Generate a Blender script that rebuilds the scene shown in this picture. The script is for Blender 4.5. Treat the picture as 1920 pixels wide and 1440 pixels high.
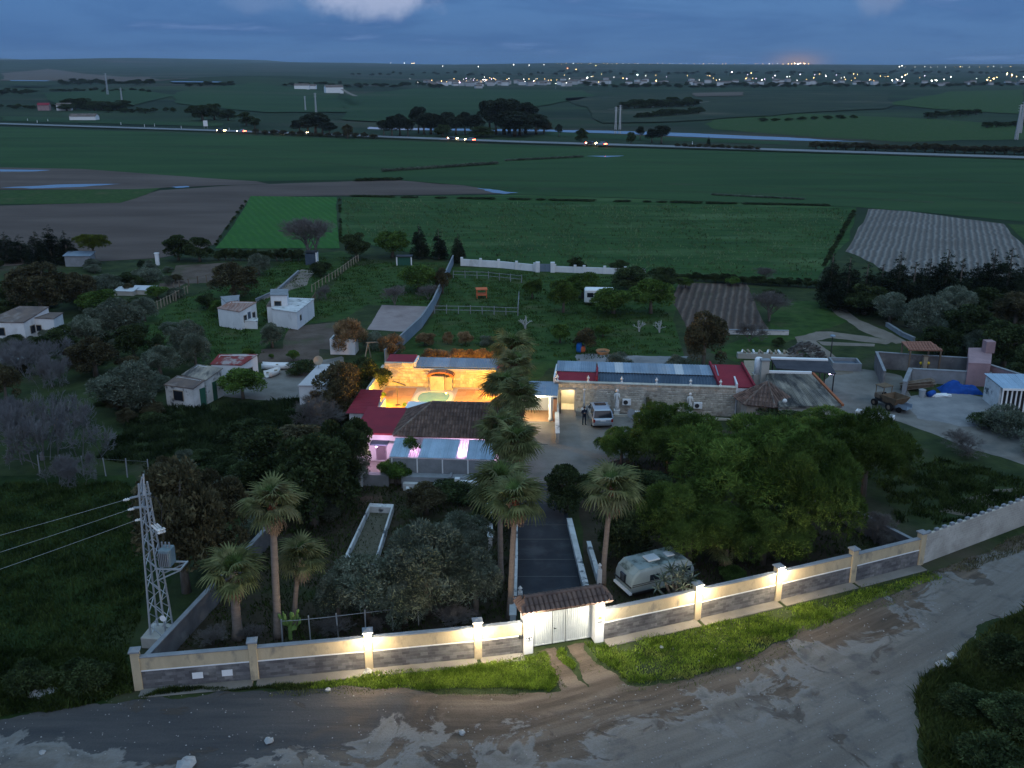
import bpy, bmesh, math, random
import numpy as np
from mathutils import Vector, Matrix
random.seed(7); np.random.seed(7)
R = math.radians
scene = bpy.context.scene
for o in list(bpy.data.objects): bpy.data.objects.remove(o)

# ------------------------------------------------------------------ camera
F_PX, HORIZON, CAM_H = 1830.0, 120.0, 33.0            # in pixels of the 1920 x 1440 photograph; metres
PITCH = math.atan((720 - HORIZON) / F_PX)
CP, SP = math.cos(PITCH), math.sin(PITCH)
cam_data = bpy.data.cameras.new('drone_camera')
cam_data.sensor_fit = 'HORIZONTAL'; cam_data.sensor_width = 36.0
cam_data.lens = 36.0 * F_PX / 1920.0
cam_data.clip_start = 0.5; cam_data.clip_end = 60000.0
cam = bpy.data.objects.new('drone_camera', cam_data)
scene.collection.objects.link(cam)
cam.location = (0, 0, CAM_H); cam.rotation_euler = (R(90) - PITCH, 0, 0)
scene.camera = cam

# ------------------------------------------------------------------ dusk sky
SUN_EL, SUN_AZ = R(18), R(200)                         # after-glow behind and to the right of the camera
world = bpy.data.worlds.new('World'); scene.world = world; world.use_nodes = True
nt = world.node_tree; N = nt.nodes; L = nt.links; N.clear()
def wn(t, **k):
    n = N.new(t)
    for a, b in k.items(): setattr(n, a, b)
    return n
w_out = wn('ShaderNodeOutputWorld'); w_bg = wn('ShaderNodeBackground')
sky = wn('ShaderNodeTexSky', sky_type='NISHITA', sun_disc=False)
sky.sun_elevation = SUN_EL; sky.sun_rotation = SUN_AZ; sky.air_density = 1.2; sky.dust_density = 0.6; sky.ozone_density = 3.0
tc = wn('ShaderNodeTexCoord'); sep = wn('ShaderNodeSeparateXYZ'); L.new(tc.outputs['Generated'], sep.inputs[0])
def wmath(op, a, b=None, clamp=False):
    n = wn('ShaderNodeMath', operation=op); n.use_clamp = clamp
    for i, s in enumerate((a, b)):
        if s is None: continue
        if isinstance(s, (int, float)): n.inputs[i].default_value = s
        else: L.new(s, n.inputs[i])
    return n.outputs[0]
def wmix(fac, a, b, mode='MIX'):
    n = wn('ShaderNodeMix', data_type='RGBA', blend_type=mode)
    for i, s in ((0, fac), (6, a), (7, b)):
        if isinstance(s, (int, float)): n.inputs[i].default_value = s
        elif isinstance(s, tuple): n.inputs[i].default_value = (*s, 1)
        else: L.new(s, n.inputs[i])
    return n.outputs[2]
zc = wmath('MAXIMUM', sep.outputs[2], 0.0)
# clouds: noise on a dome flattened towards the horizon
zz = wmath('ADD', zc, 0.10)
cu = wn('ShaderNodeCombineXYZ')
L.new(wmath('DIVIDE', sep.outputs[0], zz), cu.inputs[0]); L.new(wmath('DIVIDE', sep.outputs[1], zz), cu.inputs[1])
cu.inputs[2].default_value = 3.7
n1 = wn('ShaderNodeTexNoise'); n1.inputs['Scale'].default_value = 0.75; n1.inputs['Detail'].default_value = 9; n1.inputs['Roughness'].default_value = 0.6; n1.inputs['Distortion'].default_value = 0.4
L.new(cu.outputs[0], n1.inputs['Vector'])
n2 = wn('ShaderNodeTexNoise'); n2.inputs['Scale'].default_value = 2.1; n2.inputs['Detail'].default_value = 8; n2.inputs['Roughness'].default_value = 0.62
L.new(cu.outputs[0], n2.inputs['Vector'])
def wramp(sock, p0, p1):
    n = wn('ShaderNodeMapRange'); n.interpolation_type = 'SMOOTHSTEP'; L.new(sock, n.inputs[0])
    n.inputs[1].default_value = p0; n.inputs[2].default_value = p1
    return n.outputs[0]
cl_dark = wramp(n1.outputs[0], 0.40, 0.62)
cl_br = wmath('MULTIPLY', wramp(n1.outputs[0], 0.54, 0.70), wramp(n2.outputs[0], 0.40, 0.62))
tint = wmix(1.0, sky.outputs[0], (0.50, 0.75, 1.15), 'MULTIPLY')
base = wmix(0.88, tint, (0.30, 1.20, 3.50))            # even blue of the dusk air, Nishita underneath
col = wmix(wmath('MULTIPLY', cl_dark, 0.45), base, (0.25, 0.86, 2.55))
col = wmix(wmath('MULTIPLY', cl_br, 0.60), col, (1.5, 2.6, 5.2))
# one towering cloud that still catches light, and the glow of a lit plant on the horizon
def near(px, py, sx, sy):
    u, v = (px - 960) / F_PX, (720 - py) / F_PX
    d = Vector((u, CP + v * SP, -SP + v * CP)).normalized()
    a = wmath('DIVIDE', wmath('SUBTRACT', sep.outputs[0], d.x), sx); b = wmath('DIVIDE', wmath('SUBTRACT', sep.outputs[2], d.z), sy)
    return wmath('POWER', 2.718, wmath('MULTIPLY', wmath('ADD', wmath('MULTIPLY', a, a), wmath('MULTIPLY', b, b)), -1.0))
n3 = wn('ShaderNodeTexNoise'); n3.inputs['Scale'].default_value = 26; n3.inputs['Detail'].default_value = 7; n3.inputs['Roughness'].default_value = 0.6; L.new(tc.outputs['Generated'], n3.inputs['Vector'])
def cloud(px, py, sx, sy, s): return wmath('MULTIPLY', wramp(wmath('ADD', near(px, py, sx, sy), wmath('MULTIPLY', wmath('SUBTRACT', n3.outputs[0], 0.5), 1.1)), 0.42, 0.95), s)
col = wmix(cloud(690, -5, .075, .026, .8), col, (3.0, 4.0, 6.0))
col = wmix(cloud(1650, -5, .028, .025, .35), col, (2.2, 3.0, 4.6))
col = wmix(cloud(480, 5, .05, .015, .25), col, (1.8, 2.6, 4.4))
col = wmix(wmath('MULTIPLY', near(1497, 118, .020, .008), .8), col, (3.6, 2.4, 2.2))
# overcast skies are brighter overhead than at the horizon
grad = wmath('ADD', 1.0, wmath('MULTIPLY', wmath('POWER', zc, 1.0), 2.5))
over = wmix(wmath('MULTIPLY', zc, 1.0, True), (1, 1, 1), (5.2, 2.2, 0.98))
col = wmix(1.0, col, over, 'MULTIPLY')
vm = wn('ShaderNodeVectorMath', operation='SCALE'); L.new(col, vm.inputs[0]); L.new(grad, vm.inputs['Scale'])
L.new(vm.outputs[0], w_bg.inputs[0]); w_bg.inputs[1].default_value = 0.10
L.new(w_bg.outputs[0], w_out.inputs[0])

sun_data = bpy.data.lights.new('sun', 'SUN'); sun_data.energy = 0.6; sun_data.angle = R(60); sun_data.color = (1.0, 0.90, 0.78)
sun = bpy.data.objects.new('sun', sun_data); scene.collection.objects.link(sun)
_sd = Vector((math.sin(SUN_AZ) * -math.cos(SUN_EL), math.cos(SUN_AZ) * math.cos(SUN_EL), math.sin(SUN_EL)))
sun.rotation_euler = _sd.to_track_quat('Z', 'Y').to_euler()

vs = scene.view_settings; vs.view_transform = 'Standard'; vs.look = 'None'; vs.exposure = 0.0; vs.gamma = 1.0; vs.use_curve_mapping = False
cy = scene.cycles
cy.use_denoising = True; cy.max_bounces = 5; cy.diffuse_bounces = 2; cy.glossy_bounces = 2; cy.transmission_bounces = 4
cy.transparent_max_bounces = 8; cy.volume_bounces = 0; cy.caustics_reflective = False; cy.caustics_refractive = False
cy.sample_clamp_indirect = 4.0

# ------------------------------------------------------------------ helpers
COL = scene.collection
def G(px, py, z=0.0):
    """point of the ground (height z) that the photograph shows at pixel px, py"""
    u = (px - 960) / F_PX; v = (720 - py) / F_PX
    t = (z - CAM_H) / (-SP + v * CP)
    return Vector((u * t, (CP + v * SP) * t, z))
def GP(pts, z=0.0): return [G(a, b, z) for a, b in pts]
def height_of(px, pb, pt):
    y = G(px, pb).y; v = (720 - pt) / F_PX
    return (v * y * CP - y * SP) / (CP + v * SP) + CAM_H
def mpp(px, py): 
    p = G(px, py); return (p.y * CP + CAM_H * SP) / F_PX
def tag(o, label=None, cat=None, group=None, kind=None):
    if label: o['label'] = label
    if cat: o['category'] = cat
    if group: o['group'] = group
    if kind: o['kind'] = kind
    return o
def thing(name, label, cat, loc=(0, 0, 0), rz=0.0, group=None):
    o = bpy.data.objects.new(name, None); COL.objects.link(o)
    o.empty_display_size = 0.3
    o.location = loc; o.rotation_euler = (0, 0, rz)
    return tag(o, label, cat, group)
class MB:
    def __init__(s): s.v = []; s.f = []; s.m = []
    def add(s, vs, fs, m=0):
        b = len(s.v); s.v += [tuple(p) for p in vs]
        s.f += [tuple(b + i for i in f) for f in fs]; s.m += [m] * len(fs); return s
    def bx(s, x0, x1, y0, y1, z0, z1, m=0):
        return s.add([(x0,y0,z0),(x1,y0,z0),(x1,y1,z0),(x0,y1,z0),(x0,y0,z1),(x1,y0,z1),(x1,y1,z1),(x0,y1,z1)],
            [(0,3,2,1),(4,5,6,7),(0,1,5,4),(1,2,6,5),(2,3,7,6),(3,0,4,7)], m)
    def bar(s, a, b, w, h=None, m=0, up=(0,0,1)):
        a = Vector(a); b = Vector(b); h = h or w; d = (b - a).normalized(); u = Vector(up)
        if abs(d.dot(u)) > .97: u = Vector((1, 0, 0))
        sd = d.cross(u).normalized() * w / 2; uu = sd.cross(d).normalized() * h / 2
        q = [-sd - uu, sd - uu, sd + uu, -sd + uu]
        return s.add([a + k for k in q] + [b + k for k in q], [(0,1,2,3),(7,6,5,4),(0,4,5,1),(1,5,6,2),(2,6,7,3),(3,7,4,0)], m)
    def prism(s, poly, z0, z1, m=0):
        n = len(poly)
        vs = [(p[0], p[1], z0) for p in poly] + [(p[0], p[1], z1) for p in poly]
        return s.add(vs, [tuple(range(n))[::-1], tuple(range(n, 2 * n))] + [(i, (i + 1) % n, n + (i + 1) % n, n + i) for i in range(n)], m)
    def tube(s, pts, rad, n=8, m=0, caps=True):
        pts = [Vector(p) for p in pts]
        if not isinstance(rad, (list, tuple)): rad = [rad] * len(pts)
        vs = []; fs = []
        for i, p in enumerate(pts):
            d = (pts[min(i + 1, len(pts) - 1)] - pts[max(i - 1, 0)]).normalized()
            u = Vector((0, 0, 1)) if abs(d.z) < .9 else Vector((1, 0, 0))
            a = d.cross(u).normalized(); b = a.cross(d)
            vs += [p + (a * math.cos(k * 2 * math.pi / n) + b * math.sin(k * 2 * math.pi / n)) * rad[i] for k in range(n)]
        for i in range(len(pts) - 1):
            for k in range(n):
                k2 = (k + 1) % n; fs.append((i * n + k, (i + 1) * n + k, (i + 1) * n + k2, i * n + k2))
        if caps: fs += [tuple(range(n)), tuple(range(len(pts) * n - n, len(pts) * n))[::-1]]
        return s.add(vs, fs, m)
    def lathe(s, prof, n=12, c=(0, 0, 0), m=0):
        vs = []; fs = []
        for r, z in prof:
            vs += [(c[0] + r * math.cos(k * 2 * math.pi / n), c[1] + r * math.sin(k * 2 * math.pi / n), c[2] + z) for k in range(n)]
        for i in range(len(prof) - 1):
            for k in range(n):
                k2 = (k + 1) % n; fs.append((i * n + k, i * n + k2, (i + 1) * n + k2, (i + 1) * n + k))
        fs += [tuple(range(n))[::-1], tuple(range(len(prof) * n - n, len(prof) * n))]
        return s.add(vs, fs, m)
    def ball(s, c, r, n=8, m=0, sz=1.0):
        return s.lathe([(max(.001, r * math.sin(a)), -r * sz * math.cos(a)) for a in [math.pi * i / 6 for i in range(7)]], n, c, m)
    def mesh(s, name):
        me = bpy.data.meshes.new(name); me.from_pydata(s.v, [], s.f); me.update(); return me
    def build(s, name, mat, parent=None, smooth=False, bevel=0.0, kind=None):
        me = s.mesh(name)
        for mm in (mat if isinstance(mat, (list, tuple)) else [mat]): me.materials.append(mm)
        if any(s.m): me.polygons.foreach_set('material_index', s.m)
        if smooth: me.polygons.foreach_set('use_smooth', [True] * len(me.polygons))
        o = bpy.data.objects.new(name, me); COL.objects.link(o)
        if parent: o.parent = parent
        if bevel:
            b = o.modifiers.new('bevel', 'BEVEL'); b.width = bevel; b.segments = 1; b.limit_method = 'ANGLE'
        if kind: o['kind'] = kind
        return o
def link(name, me, parent=None, loc=(0,0,0), rot=(0,0,0), scale=(1,1,1)):
    o = bpy.data.objects.new(name, me); COL.objects.link(o); o.parent = parent
    o.location = loc; o.rotation_euler = rot; o.scale = scale; return o
def mesh_np(name, V, F, mat, smooth=False):
    """V (n,3) F (m,k) arrays"""
    me = bpy.data.meshes.new(name); k = F.shape[1]
    me.vertices.add(len(V)); me.vertices.foreach_set('co', np.ascontiguousarray(V, np.float32).ravel())
    me.loops.add(F.size); me.loops.foreach_set('vertex_index', np.ascontiguousarray(F, np.int32).ravel())
    me.polygons.add(len(F)); me.polygons.foreach_set('loop_start', np.arange(0, F.size, k, dtype=np.int32))
    try: me.polygons.foreach_set('loop_total', np.full(len(F), k, np.int32))
    except Exception: pass
    me.update(calc_edges=True); me.validate()
    for mm in (mat if isinstance(mat, (list, tuple)) else [mat]): me.materials.append(mm)
    if smooth: me.polygons.foreach_set('use_smooth', [True] * len(F))
    return me

# ------------------------------------------------------------------ materials
MATS = {}
def mat(name, c1, c2=None, scale=1.0, rough=0.85, c3=None, bump=0.0, bscale=None, stretch=(1, 1, 1), metal=0.0, spec=0.06, emit=None, es=0.0, detail=4, lo=.35, hi=.65, c3lo=.55, c3hi=.7, s3=None, rotz=0.0, island=0.0, objvar=0.0, transl=0.0, alpha=None):
    if name in MATS: return MATS[name]
    m = bpy.data.materials.new(name); m.use_nodes = True; t = m.node_tree; ns = t.nodes; lk = t.links
    b = ns['Principled BSDF']; b.inputs['Roughness'].default_value = rough; b.inputs['Metallic'].default_value = metal
    b.inputs['Specular IOR Level'].default_value = spec
    geo = ns.new('ShaderNodeNewGeometry')
    mp = ns.new('ShaderNodeMapping'); lk.new(geo.outputs['Position'], mp.inputs[0])
    mp.inputs['Rotation'].default_value = (0, 0, rotz); mp.inputs['Scale'].default_value = stretch
    def noise(sc, det=detail):
        n = ns.new('ShaderNodeTexNoise'); n.inputs['Scale'].default_value = sc; n.inputs['Detail'].default_value = det; n.inputs['Roughness'].default_value = .62
        lk.new(mp.outputs[0], n.inputs['Vector']); return n.outputs[0]
    def rng(s, a, c):
        n = ns.new('ShaderNodeMapRange'); lk.new(s, n.inputs[0]); n.inputs[1].default_value = a; n.inputs[2].default_value = c; return n.outputs[0]
    def mix(f, a, c, mode='MIX'):
        n = ns.new('ShaderNodeMix'); n.data_type = 'RGBA'; n.blend_type = mode
        for i, x in ((0, f), (6, a), (7, c)):
            if isinstance(x, (int, float)): n.inputs[i].default_value = x
            elif isinstance(x, tuple): n.inputs[i].default_value = (*x[:3], 1)
            else: lk.new(x, n.inputs[i])
        return n.outputs[2]
    col = c1
    if c2: col = mix(rng(noise(scale), lo, hi), c1, c2)
    if c3: col = mix(rng(noise(s3 or scale * .23), c3lo, c3hi), col, c3)
    if island:
        mr = ns.new('ShaderNodeMapRange'); lk.new(geo.outputs['Random Per Island'], mr.inputs[0]); mr.inputs[3].default_value = 1 - island; mr.inputs[4].default_value = 1 + island
        vmm = ns.new('ShaderNodeVectorMath'); vmm.operation = 'SCALE'
        if isinstance(col, tuple): vmm.inputs[0].default_value = col
        else: lk.new(col, vmm.inputs[0])
        lk.new(mr.outputs[0], vmm.inputs['Scale']); col = vmm.outputs[0]
    if objvar:
        oi = ns.new('ShaderNodeObjectInfo'); mr = ns.new('ShaderNodeMapRange'); lk.new(oi.outputs['Random'], mr.inputs[0]); mr.inputs[3].default_value = 1 - objvar; mr.inputs[4].default_value = 1 + objvar
        vmm = ns.new('ShaderNodeVectorMath'); vmm.operation = 'SCALE'
        if isinstance(col, tuple): vmm.inputs[0].default_value = col
        else: lk.new(col, vmm.inputs[0])
        lk.new(mr.outputs[0], vmm.inputs['Scale']); col = vmm.outputs[0]
    if isinstance(col, tuple): b.inputs['Base Color'].default_value = (*col, 1)
    else: lk.new(col, b.inputs['Base Color'])
    if bump:
        bp = ns.new('ShaderNodeBump'); bp.inputs['Strength'].default_value = 1.0; bp.inputs['Distance'].default_value = bump
        lk.new(noise(bscale or scale * 4), bp.inputs['Height']); lk.new(bp.outputs[0], b.inputs['Normal'])
    if emit:
        b.inputs['Emission Color'].default_value = (*emit, 1); b.inputs['Emission Strength'].default_value = es
    if transl:
        b.inputs['Subsurface Weight'].default_value = 0.0
        tr = ns.new('ShaderNodeBsdfTranslucent'); ms = ns.new('ShaderNodeMixShader'); ms.inputs[0].default_value = transl
        if isinstance(col, tuple): tr.inputs[0].default_value = (*col, 1)
        else: lk.new(col, tr.inputs[0])
        lk.new(b.outputs[0], ms.inputs[1]); lk.new(tr.outputs[0], ms.inputs[2]); lk.new(ms.outputs[0], ns['Material Output'].inputs[0])
    MATS[name] = m; return m
def glass(name, col, alpha=.35):
    m = mat(name, col, rough=.05, spec=.5); m.node_tree.nodes['Principled BSDF'].inputs['Transmission Weight'].default_value = 0.0
    return m
def add_wave(m, scale, dist, depth, rotz=0.0, axis='X', dark=None, wave='SIN', distort=0.0):
    """relief (and soil colour) of parallel ridges on a material"""
    t = m.node_tree; ns = t.nodes; lk = t.links; b = ns['Principled BSDF']
    geo = ns.new('ShaderNodeNewGeometry'); mp = ns.new('ShaderNodeMapping'); mp.inputs['Rotation'].default_value = (0, 0, rotz); lk.new(geo.outputs['Position'], mp.inputs[0])
    w = ns.new('ShaderNodeTexWave'); w.wave_type = 'BANDS'; w.bands_direction = axis; w.wave_profile = wave
    w.inputs['Scale'].default_value = scale; w.inputs['Distortion'].default_value = distort; w.inputs['Detail'].default_value = 2; lk.new(mp.outputs[0], w.inputs['Vector'])
    bp = ns.new('ShaderNodeBump'); bp.inputs['Distance'].default_value = dist; lk.new(w.outputs['Fac'], bp.inputs['Height'])
    if b.inputs['Normal'].is_linked: lk.new(b.inputs['Normal'].links[0].from_socket, bp.inputs['Normal'])
    lk.new(bp.outputs[0], b.inputs['Normal'])
    if dark:
        src = b.inputs['Base Color'].links[0].from_socket if b.inputs['Base Color'].is_linked else None
        mx = ns.new('ShaderNodeMix'); mx.data_type = 'RGBA'; lk.new(w.outputs['Fac'], mx.inputs[0]); mx.inputs[6].default_value = (*dark, 1)
        if src: lk.new(src, mx.inputs[7])
        else: mx.inputs[7].default_value = b.inputs['Base Color'].default_value
        lk.new(mx.outputs[2], b.inputs['Base Color'])
    return m

M = dict(
 ground=mat('ground_rough_grass', (.020,.032,.013), (.045,.060,.022), .35, c3=(.075,.062,.045), s3=.05, bump=.12, bscale=1.5),
 meadow=mat('meadow_grass', (.020,.052,.014), (.040,.086,.022), .30, c3=(.078,.125,.048), s3=.11, c3lo=.52, c3hi=.72, bump=.35, bscale=.9, stretch=(.22,1,1), rotz=R(8), detail=7),
 crop=mat('young_crop', (.022,.052,.017), (.034,.074,.023), .06, c3=(.046,.084,.028), s3=.012, bump=.10, bscale=.8, stretch=(.18,1,1), detail=7),
 bright=mat('bright_crop', (.030,.098,.020), (.046,.130,.026), .15, c3=(.035,.13,.028), s3=.04, bump=.05, bscale=2),
 lawn=mat('lawn_grass', (.022,.048,.012), (.044,.082,.020), .7, c3=(.064,.074,.030), s3=.16, bump=.06, bscale=3),
 darkgrass=mat('dark_field_grass', (.012,.024,.007), (.026,.046,.012), .3, c3=(.040,.050,.020), s3=.07, bump=.15, bscale=2),
 plough=mat('ploughed_soil', (.082,.060,.050), (.120,.090,.076), .09, c3=(.155,.125,.110), s3=.012, bump=.08, bscale=1.2, stretch=(.25,1,1)),
 plough2=mat('furrowed_soil', (.17,.15,.13), (.24,.22,.20), .12, c3=(.13,.11,.10), s3=.05, bump=.06, bscale=2),
 plot=mat('garden_soil', (.085,.062,.048), (.13,.098,.080), .4, c3=(.07,.075,.04), s3=.15, bump=.06, bscale=2),
 sand=mat('arena_sand', (.26,.20,.19), (.31,.25,.235), .5, c3=(.21,.16,.15), s3=.3, bump=.03, bscale=3),
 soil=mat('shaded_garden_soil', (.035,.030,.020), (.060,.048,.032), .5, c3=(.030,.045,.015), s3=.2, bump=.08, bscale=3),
 road=mat('dirt_road', (.135,.105,.082), (.185,.150,.122), .28, c3=(.105,.080,.062), s3=.10, bump=.05, bscale=5, stretch=(.45,1,1)),
 gravel=mat('grey_gravel', (.185,.185,.19), (.255,.25,.25), .5, c3=(.15,.145,.14), s3=.12, bump=.04, bscale=9),
 slurry=mat('pale_slurry', (.26,.265,.275), (.33,.335,.34), .6, c3=(.21,.21,.215), s3=.3, bump=.015, bscale=5, rough=.75),
 mud=mat('brown_mud', (.085,.065,.052), (.13,.10,.08), .5, c3=(.065,.05,.042), s3=.25, bump=.04, bscale=5),
 oldtar=mat('worn_tar', (.070,.070,.075), (.105,.10,.10), .35, c3=(.13,.115,.10), s3=.12, bump=.02, bscale=9, stretch=(.5,1,1)),
 drive=mat('dark_driveway', (.026,.030,.038), (.042,.047,.056), .5, c3=(.065,.068,.075), s3=.25, bump=.01, bscale=6, rough=.6),
 concrete=mat('yard_concrete', (.145,.132,.118), (.215,.20,.182), .35, c3=(.11,.11,.105), s3=.15, bump=.015, bscale=5),
 path=mat('dusty_track', (.17,.14,.115), (.22,.185,.155), .5, c3=(.12,.11,.07), s3=.2, bump=.03, bscale=4),
 tarmac=mat('highway_tarmac', (.17,.175,.185), (.21,.215,.225), .1, rough=.7),
 white=mat('whitewash', (.72,.72,.72), (.62,.62,.63), .8, c3=(.40,.39,.37), s3=.5, c3lo=.60, c3hi=.78, bump=.006, bscale=6, stretch=(1,1,.5)),
 cleanwhite=mat('white_paint', (.78,.78,.78), (.72,.72,.73), 1.5, rough=.6),
 dirtywhite=mat('stained_white', (.62,.62,.62), (.45,.45,.44), .9, c3=(.10,.11,.12), s3=1.1, c3lo=.56, c3hi=.66, bump=.01, bscale=6),
 cream=mat('cream_render', (.52,.42,.28), (.42,.345,.235), 1.1, c3=(.27,.235,.18), s3=1.5, c3lo=.54, c3hi=.70, bump=.012, bscale=9, stretch=(1,1,.5)),
 greyblock=mat('grey_block', (.105,.10,.105), (.165,.16,.16), .8, c3=(.25,.24,.23), s3=.5, c3lo=.56, c3hi=.72, island=.28, bump=.008, bscale=8),
 coping=mat('grey_coping', (.26,.27,.29), (.20,.21,.22), 1.2, bump=.006, bscale=8),
 blockwall=mat('bare_block_wall', (.33,.31,.28), (.42,.40,.36), .7, c3=(.50,.48,.44), s3=.4, bump=.01, bscale=8),
 stone=mat('rubble_stone', (.34,.31,.26), (.46,.42,.36), 1.2, c3=(.26,.22,.18), s3=.8, bump=.02, bscale=5, objvar=.25, island=.22),
 mortar=mat('pale_mortar', (.40,.37,.32), (.48,.44,.38), 1.5, bump=.02, bscale=6),
 redroof=mat('red_roof_paint', (.25,.035,.05), (.21,.03,.045), .6, c3=(.19,.035,.05), s3=.3, rough=.8, bump=.004, bscale=6),
 redrust=mat('rusty_red_roof', (.23,.04,.045), (.18,.05,.045), .6, c3=(.32,.27,.26), s3=.8, c3lo=.50, c3hi=.62),
 tile=mat('clay_tile', (.16,.105,.085), (.095,.066,.058), 1.6, c3=(.20,.13,.10), s3=.9, c3lo=.58, c3hi=.72, island=.30, bump=.01, bscale=8),
 oldtile=mat('weathered_tile', (.17,.125,.10), (.10,.085,.078), 1.2, c3=(.24,.20,.17), s3=.9, island=.25, bump=.01, bscale=8),
 fibre=mat('fibre_cement', (.30,.26,.21), (.13,.12,.11), 1.1, c3=(.065,.062,.06), s3=.8, c3lo=.5, c3hi=.62, stretch=(1,.25,1), objvar=.3, bump=.006, bscale=8),
 tin=mat('blue_grey_tin', (.25,.31,.38), (.20,.26,.33), .7, c3=(.30,.33,.37), s3=.4, metal=.25, rough=.5, objvar=.18),
 tindark=mat('dark_blue_tin', (.060,.085,.12), (.085,.115,.155), .9, metal=.25, rough=.5, objvar=.12),
 tinlight=mat('clear_roof_sheet', (.50,.52,.54), (.44,.46,.48), 1.0, rough=.45),
 porch=mat('porch_sheet', (.36,.47,.58), (.30,.40,.50), .8, rough=.5, objvar=.10),
 steel=mat('galvanised_steel', (.46,.48,.50), (.38,.40,.42), 2.0, metal=.4, rough=.45),
 darksteel=mat('dark_steel', (.05,.05,.055), rough=.5, metal=.4),
 black=mat('black_rubber', (.015,.015,.016), rough=.7),
 wood=mat('weathered_wood', (.13,.095,.07), (.19,.15,.115), 2.5, stretch=(1,1,.2), bump=.006, bscale=20),
 palewood=mat('pale_wood', (.33,.27,.20), (.26,.21,.155), 2.5, bump=.005, bscale=20),
 trunk=mat('tree_bark', (.10,.085,.07), (.16,.14,.12), 3.0, stretch=(1,1,.3), bump=.02, bscale=9),
 palmtrunk=mat('palm_trunk', (.19,.15,.125), (.25,.20,.165), 2.0, stretch=(1,1,4), c3=(.13,.10,.085), s3=1.0, bump=.02, bscale=9),
 palmred=mat('palm_boots', (.22,.075,.045), (.14,.055,.035), 6.0, bump=.04, bscale=9, island=.4),
 glassd=glass('dark_window_glass', (.015,.02,.028)),
 water=mat('flood_water', (.10,.13,.17), rough=.12, spec=.6),
 poolwater=mat('pool_water', (.10,.34,.36), (.14,.40,.41), 1.5, rough=.08, spec=.5),
 terracotta=mat('terracotta_paving', (.42,.23,.12), (.48,.28,.15), 1.4, bump=.006, bscale=10, objvar=.12),
 carpaint=mat('silver_car_paint', (.42,.46,.52), rough=.28, metal=.55, spec=.5),
 caravan=mat('caravan_panel', (.22,.265,.28), (.18,.22,.235), .9, c3=(.22,.27,.26), s3=.6, c3lo=.5, c3hi=.75, rough=.5),
 caravanroof=mat('mossy_caravan_roof', (.26,.31,.31), (.16,.20,.19), .9, c3=(.06,.075,.07), s3=.9, c3lo=.5, c3hi=.62, rough=.7),
 bluetarp=mat('blue_tarp', (.012,.060,.26), (.016,.08,.34), 2.0, rough=.45, bump=.05, bscale=2.5),
 skin=mat('skin', (.45,.28,.21), rough=.6), navy=mat('navy_cloth', (.012,.018,.035), (.02,.028,.05), 12.0, rough=.9), hair=mat('dark_hair', (.03,.022,.018), rough=.7),
 orange=mat('orange_paint', (.62,.16,.07), (.5,.13,.06), 3.0), yellow=mat('yellow_paint', (.65,.45,.05)), blueplastic=mat('blue_plastic', (.02,.13,.42), rough=.4),
 pinkwall=mat('pink_render', (.36,.24,.25), (.28,.19,.20), .8, c3=(.20,.15,.16), s3=.5, bump=.01, bscale=6),
 greenhut=mat('green_paint', (.03,.10,.07), rough=.5), statue=mat('white_statue', (.74,.73,.71), (.62,.61,.59), 4.0, bump=.01, bscale=9),
)
def lamp_mat(name, col, s): return mat(name, col, emit=col, es=s)
def leafmat(name, c1, c2, sc=.8, isl=.35, ov=.22, tr=.22, c3=None, rough=.6): return mat(name, tuple(.72 * v for v in c1), tuple(1.12 * v for v in c2), sc, rough=rough, lo=.40, hi=.60, island=isl, objvar=ov, transl=tr, c3=c3, spec=.04)
LM = dict(
 olive=leafmat('olive_leaves', (.110,.135,.092), (.175,.20,.150)),
 dark=leafmat('dark_leaves', (.032,.050,.020), (.062,.085,.034)),
 brownish=leafmat('brown_green_leaves', (.062,.058,.032), (.105,.092,.050)),
 green=leafmat('garden_leaves', (.055,.105,.024), (.100,.165,.038)),
 pine=leafmat('pine_needles', (.054,.098,.019), (.108,.162,.036), .5, ov=.38),
 conifer=leafmat('conifer_needles', (.016,.024,.016), (.030,.040,.022)),
 dry=leafmat('dry_feathery_leaves', (.24,.15,.075), (.32,.22,.12)),
 yellow=leafmat('yellow_green_needles', (.075,.095,.015), (.110,.130,.020)),
 gum=leafmat('gum_leaves', (.028,.042,.028), (.050,.064,.040)),
 bare=mat('bare_twigs', (.125,.112,.104), (.17,.155,.148), 1.0, objvar=.15), palebare=mat('pale_twigs', (.45,.43,.42), (.52,.5,.49), 1.0),
 mauve=mat('mauve_twigs', (.135,.132,.140), (.19,.186,.195), 1.0, objvar=.1),
 frond=leafmat('palm_fronds', (.095,.110,.040), (.150,.160,.068), 1.2, isl=.35, ov=.28, tr=.25, c3=(.21,.19,.10)),
 frondlight=leafmat('young_palm_fronds', (.075,.125,.035), (.11,.165,.05), 1.2, isl=.2, ov=.2),
 deadfrond=leafmat('dead_palm_fronds', (.30,.21,.14), (.24,.165,.11), 1.2, isl=.3, ov=.2),
 grass=leafmat('verge_grass', (.12,.200,.020), (.21,.29,.040), .8, isl=.45, ov=0, c3=(.24,.22,.085)),
 weed=leafmat('rank_weeds', (.026,.045,.012), (.050,.072,.020), .6, isl=.4, ov=0),
 cactus=mat('cactus_green', (.13,.22,.06), (.17,.26,.08), 4.0), aloe=leafmat('aloe_leaves', (.10,.13,.10), (.16,.19,.15), 2.0, ov=0),
)

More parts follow.
